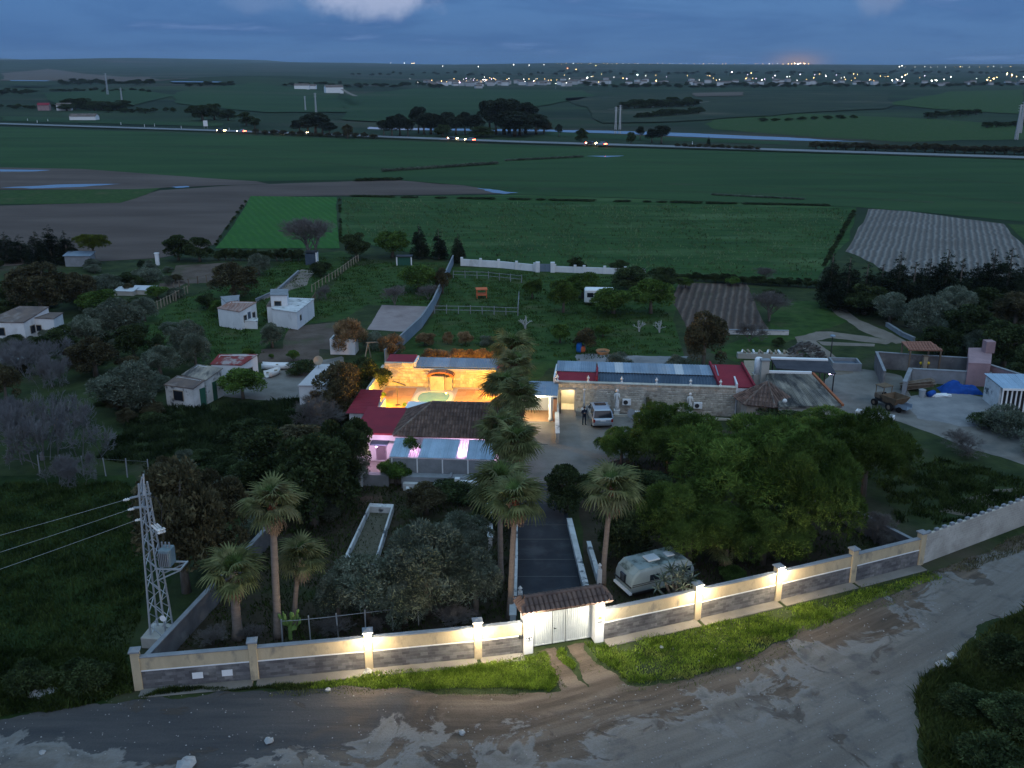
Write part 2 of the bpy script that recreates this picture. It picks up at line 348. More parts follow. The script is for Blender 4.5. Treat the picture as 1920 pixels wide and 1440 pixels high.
# ------------------------------------------------------------------ the land
def jag(pts, amp, depth=3, seed=0):
    """break a polygon's straight edges into an uneven outline"""
    rnd = random.Random(seed)
    P = [Vector((p[0], p[1])) for p in pts]
    for d in range(depth):
        Q = []
        for i, p in enumerate(P):
            q = P[(i + 1) % len(P)]; Q.append(p); e = q - p
            if e.length < amp * .8: continue
            Q.append((p + q) / 2 + Vector((-e.y, e.x)).normalized() * rnd.uniform(-1, 1) * min(amp, e.length * .12))
        P = Q; amp *= .62
    return P
def sheet(name, px, z, m, amp=0.0, seed=1, depth=3, world_pts=None):
    P = [(p.x, p.y) for p in GP(px)] if world_pts is None else world_pts
    if amp: P = [(p.x, p.y) for p in jag(P, amp, depth, seed)]
    me = bpy.data.meshes.new(name); me.from_pydata([(x, y, z) for x, y in P], [], [tuple(range(len(P)))]); me.update()
    if me.polygons[0].normal.z < 0: me.flip_normals()
    me.materials.append(m); o = bpy.data.objects.new(name, me); COL.objects.link(o); o['kind'] = 'structure'; return o
# ground: one sheet to the horizon, rising gently into far ridges
def ridge(x, d):
    """height of the far land: x across, d distance"""
    h = 0.0
    if d > 2400:
        k = min(1, (d - 2400) / 5600.); k = k * k * (3 - 2 * k)
        h += k * (30 + 7 * math.sin(x * .0011 + 1) + 4 * math.sin(x * .0031))
        left = max(0, min(1, (-x - 200) / 3000.)); left = left * left * (3 - 2 * left)
        h += k * left * (34 + 15 * math.sin(x * .0019 + .4) + 8 * math.sin(x * .0047 + 2) + 4 * math.sin(x * .011))
    if 700 < d < 2600 and x < -150:                     # low rolling hills beyond the road on the left
        k = math.sin(math.pi * (d - 700) / 1900.); left = max(0, min(1, (-x - 150) / 420.))
        h += max(0, k * left * (9 + 6 * math.sin(x * .006 + d * .002) + 3 * math.sin(x * .013 + 1)))
    return h
gx = np.concatenate([-np.geomspace(9000, 60, 70), np.linspace(-50, 50, 9), np.geomspace(60, 9000, 70)])
gy = np.concatenate([np.linspace(-60, 480, 20), np.geomspace(520, 11000, 90)])
V = np.array([(x, y, ridge(x, y)) for y in gy for x in gx]); nx = len(gx)
Fq = np.array([(j * nx + i, j * nx + i + 1, (j + 1) * nx + i + 1, (j + 1) * nx + i) for j in range(len(gy) - 1) for i in range(nx - 1)])
M['land'] = mat('far_land', (.012,.022,.011), (.034,.054,.022), .008, c3=(.070,.055,.040), s3=.003, c3lo=.55, c3hi=.63, bump=.1, bscale=.2, stretch=(.5,1,1))
land = link('ground', mesh_np('ground', V, Fq, M['land'], True)); land['kind'] = 'structure'

Z1 = .004
# near ground of the gardens and rough plots
sheet('rough_ground', [(-900,1700),(2900,1700),(2500,640),(2300,470),(1590,470),(1530,528),(870,492),(640,455),(300,484),(-500,510)], Z1, M['ground'])
# fields
sheet('crop_field', [(-900,228),(0,238),(960,272),(1920,299),(2700,325),(2700,430),(1920,416),(1600,388),(1200,372),(962,364),(870,348),(730,336),(480,341),(150,317),(-900,300)], .05, M['crop'], 1.0, 3)
sheet('ploughed_strip_field', [(-900,298),(150,317),(480,340),(505,345),(250,355),(-900,362)], .06, M['plough'], 1.0, 4)
sheet('green_strip_field', [(-900,362),(250,355),(302,353),(225,381),(-900,392)], .055, M['lawn'], 1.0, 5)
sheet('ploughed_field', [(-900,392),(0,386),(225,381),(300,357),(450,347),(730,337),(870,348),(966,363),(640,367),(468,370),(440,405),(405,458),(300,484),(-400,520),(-900,530)], .05, M['plough'], .8, 6)
sheet('bright_field', [(470,368),(632,370),(637,466),(403,466)], .06, add_wave(M['bright'], .20, .15, .3, rotz=R(-22), axis='X', dark=(.031,.098,.021), distort=2.0), .5, 7)
sheet('meadow_field', [(640,370),(962,365),(1200,373),(1605,389),(1592,452),(1532,527),(1200,512),(870,492),(640,452)], .045, M['meadow'], .7, 8)
fur = add_wave(M['plough2'], .27, .3, .3, rotz=R(23), axis='X', dark=(.12,.106,.096), distort=2.5)
sheet('furrowed_field', [(1628,392),(1700,396),(1882,420),(1990,520),(1680,520),(1585,472)], .05, fur, .8, 9)
sheet('green_corner_field', [(1888,420),(2300,445),(2300,520),(1995,520)], .045, M['lawn'], .5, 10)
# lying water
for k, pp in enumerate([[(-300,316),(96,319),(60,322),(-300,322)], [(0,352),(120,346),(228,345),(150,351),(60,354)], [(895,353),(940,358),(972,362),(945,364),(915,359)], [(320,351),(350,349),(356,351),(330,353)], [(1098,293),(1170,292),(1140,295)]]):
    sheet('flood_puddle', pp, .075, M['water'], .8, 20 + k)
sheet('river', [(690,238),(750,240),(1020,243),(1160,246),(1300,250),(1480,258),(1632,267),(1500,264),(1300,257),(1160,251),(1020,246.5),(750,244),(690,242)], .09, M['water'], 2.0, 31)
sheet('pond', [(320,166),(420,167),(410,169),(330,168.5)], 10.0, M['water'], 2.0, 32)
sheet('pond', [(20,163),(95,164),(90,166),(22,165)], 10.0, M['water'], 2.0, 33)
# far fields beyond the road
M['farcrop'] = mat('far_crop', (.020,.046,.017), (.032,.064,.023), .012, c3=(.045,.055,.028), s3=.006, stretch=(.4,1,1))
M['farsoil'] = mat('far_soil', (.10,.075,.058), (.13,.10,.08), .01, stretch=(.4,1,1))
M['scrub'] = mat('far_scrub', (.022,.034,.018), (.04,.05,.026), .02, c3=(.085,.075,.05), s3=.008, bump=.6, bscale=.15)
def far_sheet(name, px, m, amp, seed, lift=.6):
    P = jag([(p.x, p.y) for p in GP(px)], amp, 3, seed)
    # follows the land: a grid clipped to the outline
    xs = [p.x for p in P]; ys = [p.y for p in P]
    bm = bmesh.new(); bm.faces.new([bm.verts.new((p.x, p.y, 0)) for p in P])
    for ax, lo, hi, n in ((0, min(xs), max(xs), 22), (1, min(ys), max(ys), 22)):
        for i in range(1, n):
            co = [0, 0, 0]; co[ax] = lo + (hi - lo) * i / n; no = [0, 0, 0]; no[ax] = 1
            bmesh.ops.bisect_plane(bm, geom=bm.verts[:] + bm.edges[:] + bm.faces[:], plane_co=co, plane_no=no)
    for v in bm.verts: v.co.z = ridge(v.co.x, v.co.y) + lift
    bmesh.ops.recalc_face_normals(bm, faces=bm.faces)
    me = bpy.data.meshes.new(name); bm.to_mesh(me); bm.free()
    if len(me.polygons) and me.polygons[0].normal.z < 0: me.flip_normals()
    me.materials.append(m); o = link(name, me); o['kind'] = 'structure'; return o
far_sheet('far_green_field', [(640,182),(780,166),(1090,170),(1120,180),(1010,200),(900,215),(730,232),(640,225)], M['farcrop'], 6, 41)
far_sheet('far_green_field', [(330,180),(480,165),(640,176),(650,212),(500,212),(330,196)], M['farcrop'], 6, 42)
far_sheet('far_green_field', [(80,182),(240,176),(330,184),(230,205),(110,200)], M['farcrop'], 4, 43)
far_sheet('far_green_field', [(0,218),(160,222),(420,232),(400,238),(0,228)], M['farcrop'], 3, 44, .3)
far_sheet('far_green_field', [(1020,247),(1160,253),(1300,259),(1480,266),(1480,272),(1160,262),(1020,254)], M['farcrop'], 1, 45, .12)
far_sheet('far_green_field', [(1330,225),(1500,213),(1720,222),(1920,235),(1920,262),(1680,266),(1500,255),(1340,243)], M['lawn'], 5, 46, .12)
far_sheet('far_green_field', [(1660,195),(1780,172),(1920,168),(1920,215),(1750,205)], M['lawn'], 5, 47, .4)
far_sheet('far_ploughed_field', [(0,140),(90,135),(280,148),(300,158),(130,155),(0,158)], M['farsoil'], 12, 48)
far_sheet('far_ploughed_field', [(270,160),(340,152),(356,160),(300,163)], M['farsoil'], 8, 49)
far_sheet('far_scrubland', [(1060,185),(1300,172),(1660,172),(1660,205),(1480,215),(1320,226),(1130,232)], M['scrub'], 8, 50)
far_sheet('sand_cut', [(1300,176),(1390,174),(1395,181),(1305,183)], M['farsoil'], 3, 51, 1.2)

# highway: tarmac ribbon with verges and a painted edge
hp = GP([(-700,212),(0,233),(480,248.5),(960,267),(1300,277.5),(1920,297),(2700,326)])
def ribbon(name, pts, w, z, m, off=0.0, kind='structure', zs=None):
    mb = MB(); P = [Vector((p[0], p[1], 0)) for p in pts]; vs = []
    for i, p in enumerate(P):
        d = (P[min(i + 1, len(P) - 1)] - P[max(i - 1, 0)]).normalized(); s = Vector((-d.y, d.x, 0))
        vs += [p + s * (off - w / 2) + Vector((0, 0, z)), p + s * (off + w / 2) + Vector((0, 0, z))]
    mb.add(vs, [(2 * i, 2 * i + 2, 2 * i + 3, 2 * i + 1) for i in range(len(P) - 1)])
    o = mb.build(name, m)
    if o.data.polygons[0].normal.z < 0: o.data.flip_normals()
    o['kind'] = kind; return o
ribbon('highway_embankment', hp, 15, .30, M['scrub'])
ribbon('highway', hp, 9.0, .45, M['tarmac'])
for off in (-4.1, 4.1): ribbon('highway_edge_line', hp, .15, .47, M['cleanwhite'], off)
ribbon('far_track', GP([(1140,207),(1210,203),(1290,196),(1330,192)]), 3.0, .8, M['path'])
ribbon('far_track', GP([(642,182),(655,192),(668,199)]), 4.0, 8.0, M['path'])

for k, pp in enumerate(([(860,337),(1100,341),(1400,349),(1700,362),(1920,382),(2200,405)], [(900,352),(1200,357),(1500,366),(1750,380)], [(0,262),(300,282),(560,300),(720,318)], [(1150,300),(1500,322),(1920,345)], [(250,268),(560,283),(900,300)])):
    for off in (-1.1, 1.1): ribbon('tractor_track', GP(pp), .7, .062, M['ground'], off)
for k, pp in enumerate(([(655,392),(900,402),(1250,412),(1585,425)], [(650,420),(1000,440),(1300,455),(1560,470)])):
    ribbon('tractor_track', GP(pp), .6, .056, M['crop'])
# lawns, plots and tracks behind the house
sheet('paddock_lawn', [(846,500),(1010,505),(1210,515),(1275,525),(1262,600),(1290,690),(1030,690),(1000,720),(640,720),(700,640),(790,620),(822,575)], .012, M['lawn'], .25, 60)
sheet('sand_arena', [(716,572),(804,575),(778,623),(688,618)], .018, M['sand'], .15, 61)
sheet('field_lawn', [(655,500),(740,492),(842,492),(812,575),(690,572),(640,600),(545,610),(600,560)], .010, M['lawn'], .3, 62)
sheet('field_lawn', [(345,560),(470,520),(560,480),(640,470),(660,480),(560,600),(540,620),(470,680),(400,690),(240,650),(250,610)], .010, M['lawn'], .4, 63)
sheet('garden_plot', [(545,612),(640,604),(640,655),(530,655)], .014, M['plot'], .3, 64)
sheet('garden_plot', [(490,655),(600,652),(600,682),(480,680)], .016, M['plot'], .3, 65)
plotmat = add_wave(mat('raked_soil', (.12,.085,.068), (.165,.125,.10), .3, c3=(.085,.075,.05), s3=.12, bump=.04, bscale=3), .30, .3, .2, rotz=R(14), axis='X', dark=(.075,.055,.045), distort=1.5)
sheet('garden_plot', [(1272,530),(1400,532),(1412,560),(1442,618),(1290,618),(1262,570)], .016, plotmat, .3, 66)
sheet('garden_plot', [(330,498),(430,492),(400,530),(310,532)], .014, M['plot'], .3, 67)
sheet('garden_plot', [(300,531),(350,530),(330,540),(300,541)], .014, M['plot'], .2, 68)
sheet('back_lawn', [(1450,570),(1560,560),(1600,600),(1480,640),(1380,680),(1330,660),(1440,620)], .011, M['lawn'], .3, 69)
sheet('gravel_path', [(1080,665),(1130,664),(1230,668),(1290,668),(1290,684),(1180,684),(1085,682)], .020, M['gravel'], .3, 70)
sheet('dirt_track', [(1540,560),(1560,565),(1600,592),(1640,612),(1700,640),(1680,645),(1610,618),(1570,592)], .020, M['path'], .3, 71)
sheet('dirt_track', [(1490,632),(1530,622),(1560,622),(1680,640),(1660,646),(1560,634),(1530,640),(1580,680),(1600,700),(1560,705),(1520,670)], .024, M['path'], .25, 72)
sheet('dirt_track', [(1530,640),(1640,645),(1640,650),(1545,648)], .028, M['path'], .2, 73)
sheet('farm_track', [(540,525),(565,505),(590,508),(575,535),(500,560),(480,570)], .018, M['path'], .3, 74)
sheet('yard_track', [(515,695),(560,690),(600,675),(640,668),(645,690),(560,745),(510,752),(430,745),(400,738),(470,725)], .018, M['concrete'], .3, 75)
# farmyard on the right
sheet('farmyard', [(1560,700),(1600,690),(1690,705),(1720,760),(1900,760),(1920,790),(2000,850),(2000,900),(1920,872),(1800,835),(1650,780),(1560,770),(1500,800),(1480,760)], .020, M['concrete'], .3, 76)
sheet('yard_gravel', [(1690,745),(1800,735),(1900,755),(1880,790),(1800,800),(1720,785)], .026, M['gravel'], .4, 77)
sheet('sandy_bank', [(1760,960),(1850,920),(1990,905),(2100,920),(2100,985),(1850,975)], .016, mat('sandy_soil', (.15,.125,.10), (.10,.085,.065), .4, c3=(.05,.06,.03), s3=.2, bump=.05, bscale=3), .4, 78)
# court, driveway
sheet('court_paving', [(985,745),(1070,758),(1180,775),(1240,800),(1200,850),(1130,870),(1030,930),(1062,960),(975,962),(985,850),(985,800)], .012, M['concrete'], .2, 79)
sheet('driveway', [(966,905),(1040,905),(1064,960),(1100,1125),(963,1140)], .018, M['drive'])
for py in (945, 985, 1012, 1050, 1082):
    a = G(968, py); sheet('driveway_joint', None, .024, M['oldtar'], world_pts=[(.35, a.y), (4.4, a.y), (4.4, a.y + .10), (.35, a.y + .10)])
# garden soil inside the wall
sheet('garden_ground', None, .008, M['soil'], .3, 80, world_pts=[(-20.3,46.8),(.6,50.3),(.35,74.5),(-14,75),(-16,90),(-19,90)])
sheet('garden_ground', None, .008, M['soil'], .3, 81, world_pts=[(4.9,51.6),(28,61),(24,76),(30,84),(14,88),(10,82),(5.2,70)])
# field outside on the left
sheet('left_field', None, .012, M['darkgrass'], .4, 82, world_pts=[(-60,30),(-22,44.5),(-21.5,47),(-24,66),(-32,76),(-60,76)])
# foreground lane: brown dirt with an eroded pale crust, dark tar on the left, curved wheel streaks
def lane_material():
    m = bpy.data.materials.new('lane_surface'); m.use_nodes = True; t = m.node_tree; ns = t.nodes; lk = t.links; b = ns['Principled BSDF']; b.inputs['Roughness'].default_value = .9; b.inputs['Specular IOR Level'].default_value = .05
    geo = ns.new('ShaderNodeNewGeometry'); sp = ns.new('ShaderNodeSeparateXYZ'); lk.new(geo.outputs['Position'], sp.inputs[0]); X, Y = sp.outputs[0], sp.outputs[1]
    def mt(op, a, c=None, clamp=False):
        n = ns.new('ShaderNodeMath'); n.operation = op; n.use_clamp = clamp
        for i, s in enumerate((a, c)):
            if s is None: continue
            if isinstance(s, (int, float)): n.inputs[i].default_value = s
            else: lk.new(s, n.inputs[i])
        return n.outputs[0]
    def comb(x, y, z=0.0):
        n = ns.new('ShaderNodeCombineXYZ')
        for i, s in enumerate((x, y, z)):
            if isinstance(s, (int, float)): n.inputs[i].default_value = s
            else: lk.new(s, n.inputs[i])
        return n.outputs[0]
    def noise(v, sc, det=7, ro=.6, di=0.0):
        n = ns.new('ShaderNodeTexNoise'); n.inputs['Scale'].default_value = sc; n.inputs['Detail'].default_value = det; n.inputs['Roughness'].default_value = ro; n.inputs['Distortion'].default_value = di; lk.new(v, n.inputs['Vector']); return n.outputs[0]
    def rg(s, a, c):
        n = ns.new('ShaderNodeMapRange'); n.interpolation_type = 'SMOOTHSTEP'; lk.new(s, n.inputs[0]); n.inputs[1].default_value = a; n.inputs[2].default_value = c; return n.outputs[0]
    def mix(f, a, c):
        n = ns.new('ShaderNodeMix'); n.data_type = 'RGBA'
        for i, x in ((0, f), (6, a), (7, c)):
            if isinstance(x, (int, float)): n.inputs[i].default_value = x
            elif isinstance(x, tuple): n.inputs[i].default_value = (*x, 1)
            else: lk.new(x, n.inputs[i])
        return n.outputs[2]
    xp = mt('MAXIMUM', X, 0.0)
    yb = mt('ADD', mt('ADD', 41.2, mt('MULTIPLY', xp, .36)), mt('MULTIPLY', mt('MULTIPLY', xp, X), .0065))
    cr = mt('SUBTRACT', yb, Y)                                      # distance into the crust, across the lane
    P = geo.outputs['Position']
    big = noise(P, .22, 9, .62, .8); mid = noise(P, .6, 7, .6, .4); fine = noise(P, 7.0, 4, .7); grain = noise(P, 28.0, 2, .7)
    streak = noise(comb(mt('MULTIPLY', X, .10), mt('MULTIPLY', cr, .9)), 1.0, 6, .6)
    brown = mix(rg(streak, .35, .65), (.085, .066, .052), (.165, .130, .102)); brown = mix(rg(big, .52, .66), brown, (.065, .052, .044)); brown = mix(mt('MULTIPLY', rg(mid, .55, .75), .5), brown, (.20, .165, .135))
    tar = mix(rg(streak, .3, .7), (.060, .060, .064), (.095, .090, .088)); tm = rg(mt('ADD', mt('MULTIPLY', mt('SUBTRACT', -6.5, X), .16), mt('MULTIPLY', mt('SUBTRACT', big, .5), 3.0)), -.2, .6); brown = mix(tm, brown, tar)
    f = mt('ADD', mt('MULTIPLY', cr, .30), mt('MULTIPLY', mt('SUBTRACT', big, .5), 5.5)); f = mt('ADD', f, mt('MULTIPLY', mt('SUBTRACT', mid, .5), 1.3))
    crust = mix(rg(streak, .3, .7), (.150, .132, .116), (.212, .192, .172)); crust = mix(rg(mid, .5, .7), crust, (.115, .108, .102)); crust = mix(mt('MULTIPLY', rg(f, .6, .05), .5), crust, (.245, .24, .235))
    edge = rg(f, -.12, .10); col = mix(edge, brown, crust)
    hole = rg(mt('ADD', noise(P, .33, 8, .6, 1.0), mt('MULTIPLY', mt('SUBTRACT', fine, .5), .05)), .60, .65); col = mix(mt('MULTIPLY', hole, .7), col, (.078, .064, .054))
    g = ns.new('ShaderNodeVectorMath'); g.operation = 'SCALE'; lk.new(col, g.inputs[0]); lk.new(mt('ADD', .62, mt('ADD', mt('MULTIPLY', fine, .45), mt('MULTIPLY', grain, .32))), g.inputs['Scale'])
    lk.new(g.outputs[0], b.inputs['Base Color'])
    hgt = mt('ADD', mt('MULTIPLY', edge, .05), mt('ADD', mt('MULTIPLY', fine, .05), mt('ADD', mt('MULTIPLY', streak, .16), mt('MULTIPLY', hole, -.05)))); hgt = mt('ADD', hgt, mt('MULTIPLY', grain, .03))
    bp = ns.new('ShaderNodeBump'); bp.inputs['Distance'].default_value = 1.0; lk.new(hgt, bp.inputs['Height']); lk.new(bp.outputs[0], b.inputs['Normal'])
    return m
M['lane'] = lane_material()
sheet('dirt_road', [(-500,1420),(0,1350),(250,1312),(420,1294),(700,1290),(1040,1298),(1100,1288),(1280,1276),(1420,1225),(1600,1135),(1760,1068),(1920,1000),(2300,890),(2400,960),(1960,1130),(1830,1175),(1745,1255),(1715,1340),(1730,1440),(1740,1700),(-600,1700)], .014, M['lane'], .5, 83, 5)
# wheel ruts to the gate
sheet('wheel_rut', [(1012,1222),(1040,1214),(1075,1262),(1120,1320),(1060,1322),(1045,1280)], .026, M['lane'], .25, 110, 5)
sheet('wheel_rut', [(1062,1212),(1094,1206),(1112,1240),(1180,1290),(1230,1310),(1130,1318),(1090,1265)], .030, M['lane'], .25, 111, 5)

# haze: one box of faint air
hz = MB(); hz.bx(-9500, 9500, -70, 11200, -1.2, 150)
hm = bpy.data.materials.new('haze_air'); hm.use_nodes = True; hn = hm.node_tree.nodes; hn.remove(hn['Principled BSDF'])
pv = hn.new('ShaderNodeVolumePrincipled'); pv.inputs['Color'].default_value = (.80, .90, 1.0, 1); pv.inputs['Density'].default_value = 4.8e-5; pv.inputs['Anisotropy'].default_value = 0.2
hm.node_tree.links.new(pv.outputs[0], hn['Material Output'].inputs['Volume'])
haze = hz.build('haze', hm); haze['kind'] = 'stuff'; tag(haze, 'thin blue dusk haze over the far fields', 'haze')

# ------------------------------------------------------------------ building kit
def ribbed(mb, A, B, C, D, n, amp, m=0, flat=.5):
    """sheet A-B (lower edge) D-C (upper edge) with n ribs running from lower to upper edge"""
    A, B, C, D = map(Vector, (A, B, C, D)); nrm = (B - A).cross(D - A).normalized()
    pr = []
    for i in range(n):
        for t, h in ((0, 0), (flat, 0), (flat + (1 - flat) * .3, 1), (flat + (1 - flat) * .7, 1)): pr.append(((i + t) / n, h))
    pr.append((1, 0)); vs = []
    for t, h in pr: vs += [A.lerp(B, t) + nrm * amp * h, D.lerp(C, t) + nrm * amp * h]
    mb.add(vs, [(2 * i, 2 * i + 2, 2 * i + 3, 2 * i + 1) for i in range(len(pr) - 1)], m)
def sheet_part(parent, name, A, B, C, D, n, amp, m, thick=.02):
    mb = MB(); ribbed(mb, A, B, C, D, n, amp)
    o = mb.build(name, m, parent); 
    if thick: s = o.modifiers.new('solid', 'SOLIDIFY'); s.thickness = thick; s.offset = -1
    return o
def barrel_tiles(mb, EL, ER, RR, RL, w=.23, row=.42, r=.085, m=0):
    """rows of half-round tiles on the slope eave EL-ER to ridge RL-RR (RL may meet RR)"""
    EL, ER, RR, RL = map(Vector, (EL, ER, RR, RL)); ex = (ER - EL); W = ex.length; ex.normalize()
    nrm = ex.cross(((RL + RR) / 2 - EL)).normalized(); up = nrm.cross(ex).normalized()
    if nrm.z < 0: nrm = -nrm
    if up.z < 0: up = -up
    l0 = (RL - EL).dot(ex); l1 = (RR - EL).dot(ex); H = (RL - EL).dot(up)
    n = int(W / w)
    for i in range(n):
        x = (i + .5) * W / n
        if x < l0: top = H * x / max(l0, 1e-3)
        elif x > l1: top = H * (W - x) / max(W - l1, 1e-3)
        else: top = H
        k = 0
        while k * row < top - .05:
            a, b = k * row - (.06 if k else .1), min((k + 1) * row, top)
            lift = random.uniform(-.006, .008)
            vs = []
            for y, rr, dz in ((a, r * 1.08, .03), (b, r * .95, 0.0)):
                for ang in (0, 50, 90, 130, 180):
                    vs.append(EL + ex * (x + rr * math.cos(R(ang)) + random.uniform(-.004, .004)) + up * y + nrm * (rr * math.sin(R(ang)) * .9 + dz + lift))
            mb.add(vs, [(j, j + 1, j + 6, j + 5) for j in range(4)] + [(0, 4, 3, 2, 1)], m); k += 1
def under(mb, pts, t=.06, m=0):
    """slab under a roof plane"""
    pts = [Vector(p) for p in pts]; n = len(pts)
    mb.add(pts + [p - Vector((0, 0, t)) for p in pts], [tuple(range(n)), tuple(range(2 * n - 1, n - 1, -1))] + [(i, (i + 1) % n, n + (i + 1) % n, n + i) for i in range(n)], m)
def stones(mb, x0, x1, y, z0, z1, sw=.34, sh=.24, d=.05, m=0, skip=None):
    """uneven rubble stones proud of a wall that faces -y"""
    z = z0
    while z < z1 - .08:
        h = min(sh * random.uniform(.7, 1.25), z1 - z); x = x0 + random.uniform(-.1, 0)
        while x < x1:
            w = sw * random.uniform(.55, 1.5); a, b = max(x, x0) + .012, min(x + w, x1) - .012
            if b - a > .06 and not (skip and skip(a, b, z, z + h)):
                dd = d * random.uniform(.3, 1.2); j = lambda: random.uniform(-.03, .03)
                zb, zt = z + .012, z + h - .012
                vs = [(a, y, zb), (b, y, zb), (b, y, zt), (a, y, zt)]
                i = .04
                fr = [(a + i + j(), y - dd, zb + i + j() * .6), (b - i + j(), y - dd * random.uniform(.6, 1.1), zb + i + j() * .6), (b - i + j(), y - dd, zt - i + j() * .6), (a + i + j(), y - dd * random.uniform(.6, 1.1), zt - i + j() * .6)]
                mb.add(vs + fr, [(4, 5, 6, 7), (0, 1, 5, 4), (1, 2, 6, 5), (2, 3, 7, 6), (3, 0, 4, 7)], m)
            x += w
        z += h
def poly_block(parent, top, wm, rm, over=.12, thick=.10, z0=0.0, roof_name='roof', roof_lift=.0):
    """walls below an outline of roof corners (world or local vectors) and a slab roof on them"""
    top = [Vector(p) for p in top]; n = len(top)
    if sum((top[i].x * top[(i+1)%n].y - top[(i+1)%n].x * top[i].y) for i in range(n)) < 0: top = top[::-1]
    c = sum(top, Vector()) / n
    for i in range(n):
        a, b = top[i].copy(), top[(i + 1) % n].copy(); d = (b - a); d.z = 0; d.normalize(); nn = Vector((d.y, -d.x, 0))
        t = .22; a2, b2 = a - nn * t, b - nn * t
        ins = Vector((0, 0, thick * .6)); w = MB()
        f = lambda p: Vector((p.x, p.y, z0))
        a0, b0 = a + d * .004, b - d * .004; a2 = a2 + d * (t + .004); b2 = b2 - d * (t + .004)
        w.add([f(a0), f(b0), f(b2), f(a2), a0 - ins, b0 - ins, b2 - ins, a2 - ins], [(0,3,2,1),(4,5,6,7),(0,1,5,4),(1,2,6,5),(2,3,7,6),(3,0,4,7)])
        w.build('wall', wm, parent)
    r = MB(); pts = [p + ((p - c) * (over / max((p - c).length, .1))) for p in top]
    for p, q in zip(pts, top): p.z = q.z + roof_lift
    under(r, pts, thick); return r.build(roof_name, rm, parent)
def wall_rect(parent, name, a, b, u0, u1, z0, z1, m, proud=.03, thick=.06):
    """flat piece (window, door, sign) on the wall whose foot runs from a to b, outside on the right-hand side"""
    a, b = Vector((a[0], a[1], 0)), Vector((b[0], b[1], 0)); d = (b - a).normalized(); nn = Vector((d.y, -d.x, 0))
    mb = MB(); q = [a + d * u0, a + d * u1]
    vs = [q[0] - nn * (thick - proud), q[1] - nn * (thick - proud), q[1] + nn * proud, q[0] + nn * proud]
    mb.prism([(p.x, p.y) for p in vs], z0, z1); return mb.build(name, m, parent)
def lampshine(parent, loc, power, col, radius=.08):
    d = bpy.data.lights.new('lamp_light', 'POINT'); d.energy = power * 1.3; d.color = col; d.shadow_soft_size = radius
    o = bpy.data.objects.new('lamp_light', d); COL.objects.link(o); o.parent = parent; o.location = loc; return o

# ------------------------------------------------------------------ front boundary wall
PL = [Vector(p) for p in [(-20.7,46.3,0),(-14.5,47.25,0),(-8.2,48.25,0),(-2.0,49.3,0)]]
GL, GR = Vector((.9,49.9,0)), Vector((5.15,51.1,0))
PR = [Vector(p) for p in [(11.5,53.5,0),(17.1,55.75,0),(22.7,58.1,0),(28.2,60.5,0)]]
WARM = (1.0, .80, .50)
def wall_run(t, pts, pillars, lampy=()):
    for i in range(len(pts) - 1):
        a, b = pts[i], pts[i + 1]; d = (b - a); Ln = d.length; d.normalize(); n = Vector((d.y, -d.x, 0))
        def seg(name, o0, o1, z0, z1, m, cut=.0, bevel=0.0, kind=None):
            mb = MB(); q = [a + d * cut + n * o0, b - d * cut + n * o0, b - d * cut + n * o1, a + d * cut + n * o1]
            mb.prism([(p.x, p.y) for p in q], z0, z1); return mb.build(name, m, t, bevel=bevel, kind=kind)
        seg('wall_panel', -.12, .12, 0, 1.16, M['mortar'] if False else M['greyblock'], .1)
        mb = MB(); nb = int((Ln - .4) / .42)
        for r in range(6):
            for k in range(nb + 1):
                u0 = .22 + (k - (.5 if r % 2 else 0)) * .42; u1 = min(u0 + .41, Ln - .22); u0 = max(u0, .22)
                if u1 - u0 < .06: continue
                o = .118 + random.uniform(.008, .016); q = [a + d * u0 + n * .11, a + d * u1 + n * .11, a + d * u1 + n * o, a + d * u0 + n * o]
                mb.prism([(p.x, p.y) for p in q], .01 + r * .19, .19 + r * .19 - .008)
        bl = mb.build('blocks', M['greyblock'], t, kind='stuff')
        seg('white_band', -.02, .15, 1.162, 1.225, M['cleanwhite'], .1)
        seg('render_band', -.12, .125, 1.227, 2.0, M['cream'], .1)
        seg('coping', -.17, .17, 2.002, 2.075, M['coping'], .1, .02)
        f = seg('footing', .13, .95, 0, .07, M['concrete'], .1, .03)
    for p, d in pillars:
        n = Vector((d.y, -d.x, 0)); mb = MB(); w = .23
        q = [p + d * sx * w + n * sy * w for sx, sy in ((-1,-1),(1,-1),(1,1),(-1,1))]
        mb.prism([(k.x, k.y) for k in q], 0, 2.42); po = mb.build('pillar', M['cream'], t, bevel=.02)
        mb = MB(); w = .30; q = [p + d * sx * w + n * sy * w for sx, sy in ((-1,-1),(1,-1),(1,1),(-1,1))]
        mb.prism([(k.x, k.y) for k in q], 2.421, 2.50)
        mb.add([(k.x, k.y, 2.501) for k in q] + [(p.x, p.y, 2.66)], [(0,1,4),(1,2,4),(2,3,4),(3,0,4)])
        mb.build('cap', M['coping'], po)
dl = (PL[3] - PL[0]).normalized(); dr = (PR[3] - PR[0]).normalized()
t = thing('boundary_wall', 'cream and grey block wall with pillars left of the gate', 'wall')
wall_run(t, PL + [GL - dl * .2], [(p, dl) for p in PL])
for u in (2.9, 4.5):                                       # two pale meter covers on the first bay
    wall_rect(t, 'meter_cover', PL[0], PL[1], u, u + .58, .42, .80, M['cleanwhite'], .16, .10)
t = thing('boundary_wall', 'cream and grey block wall with pillars right of the gate', 'wall')
wall_run(t, [GR + dr * .2] + PR, [(p, dr) for p in PR])
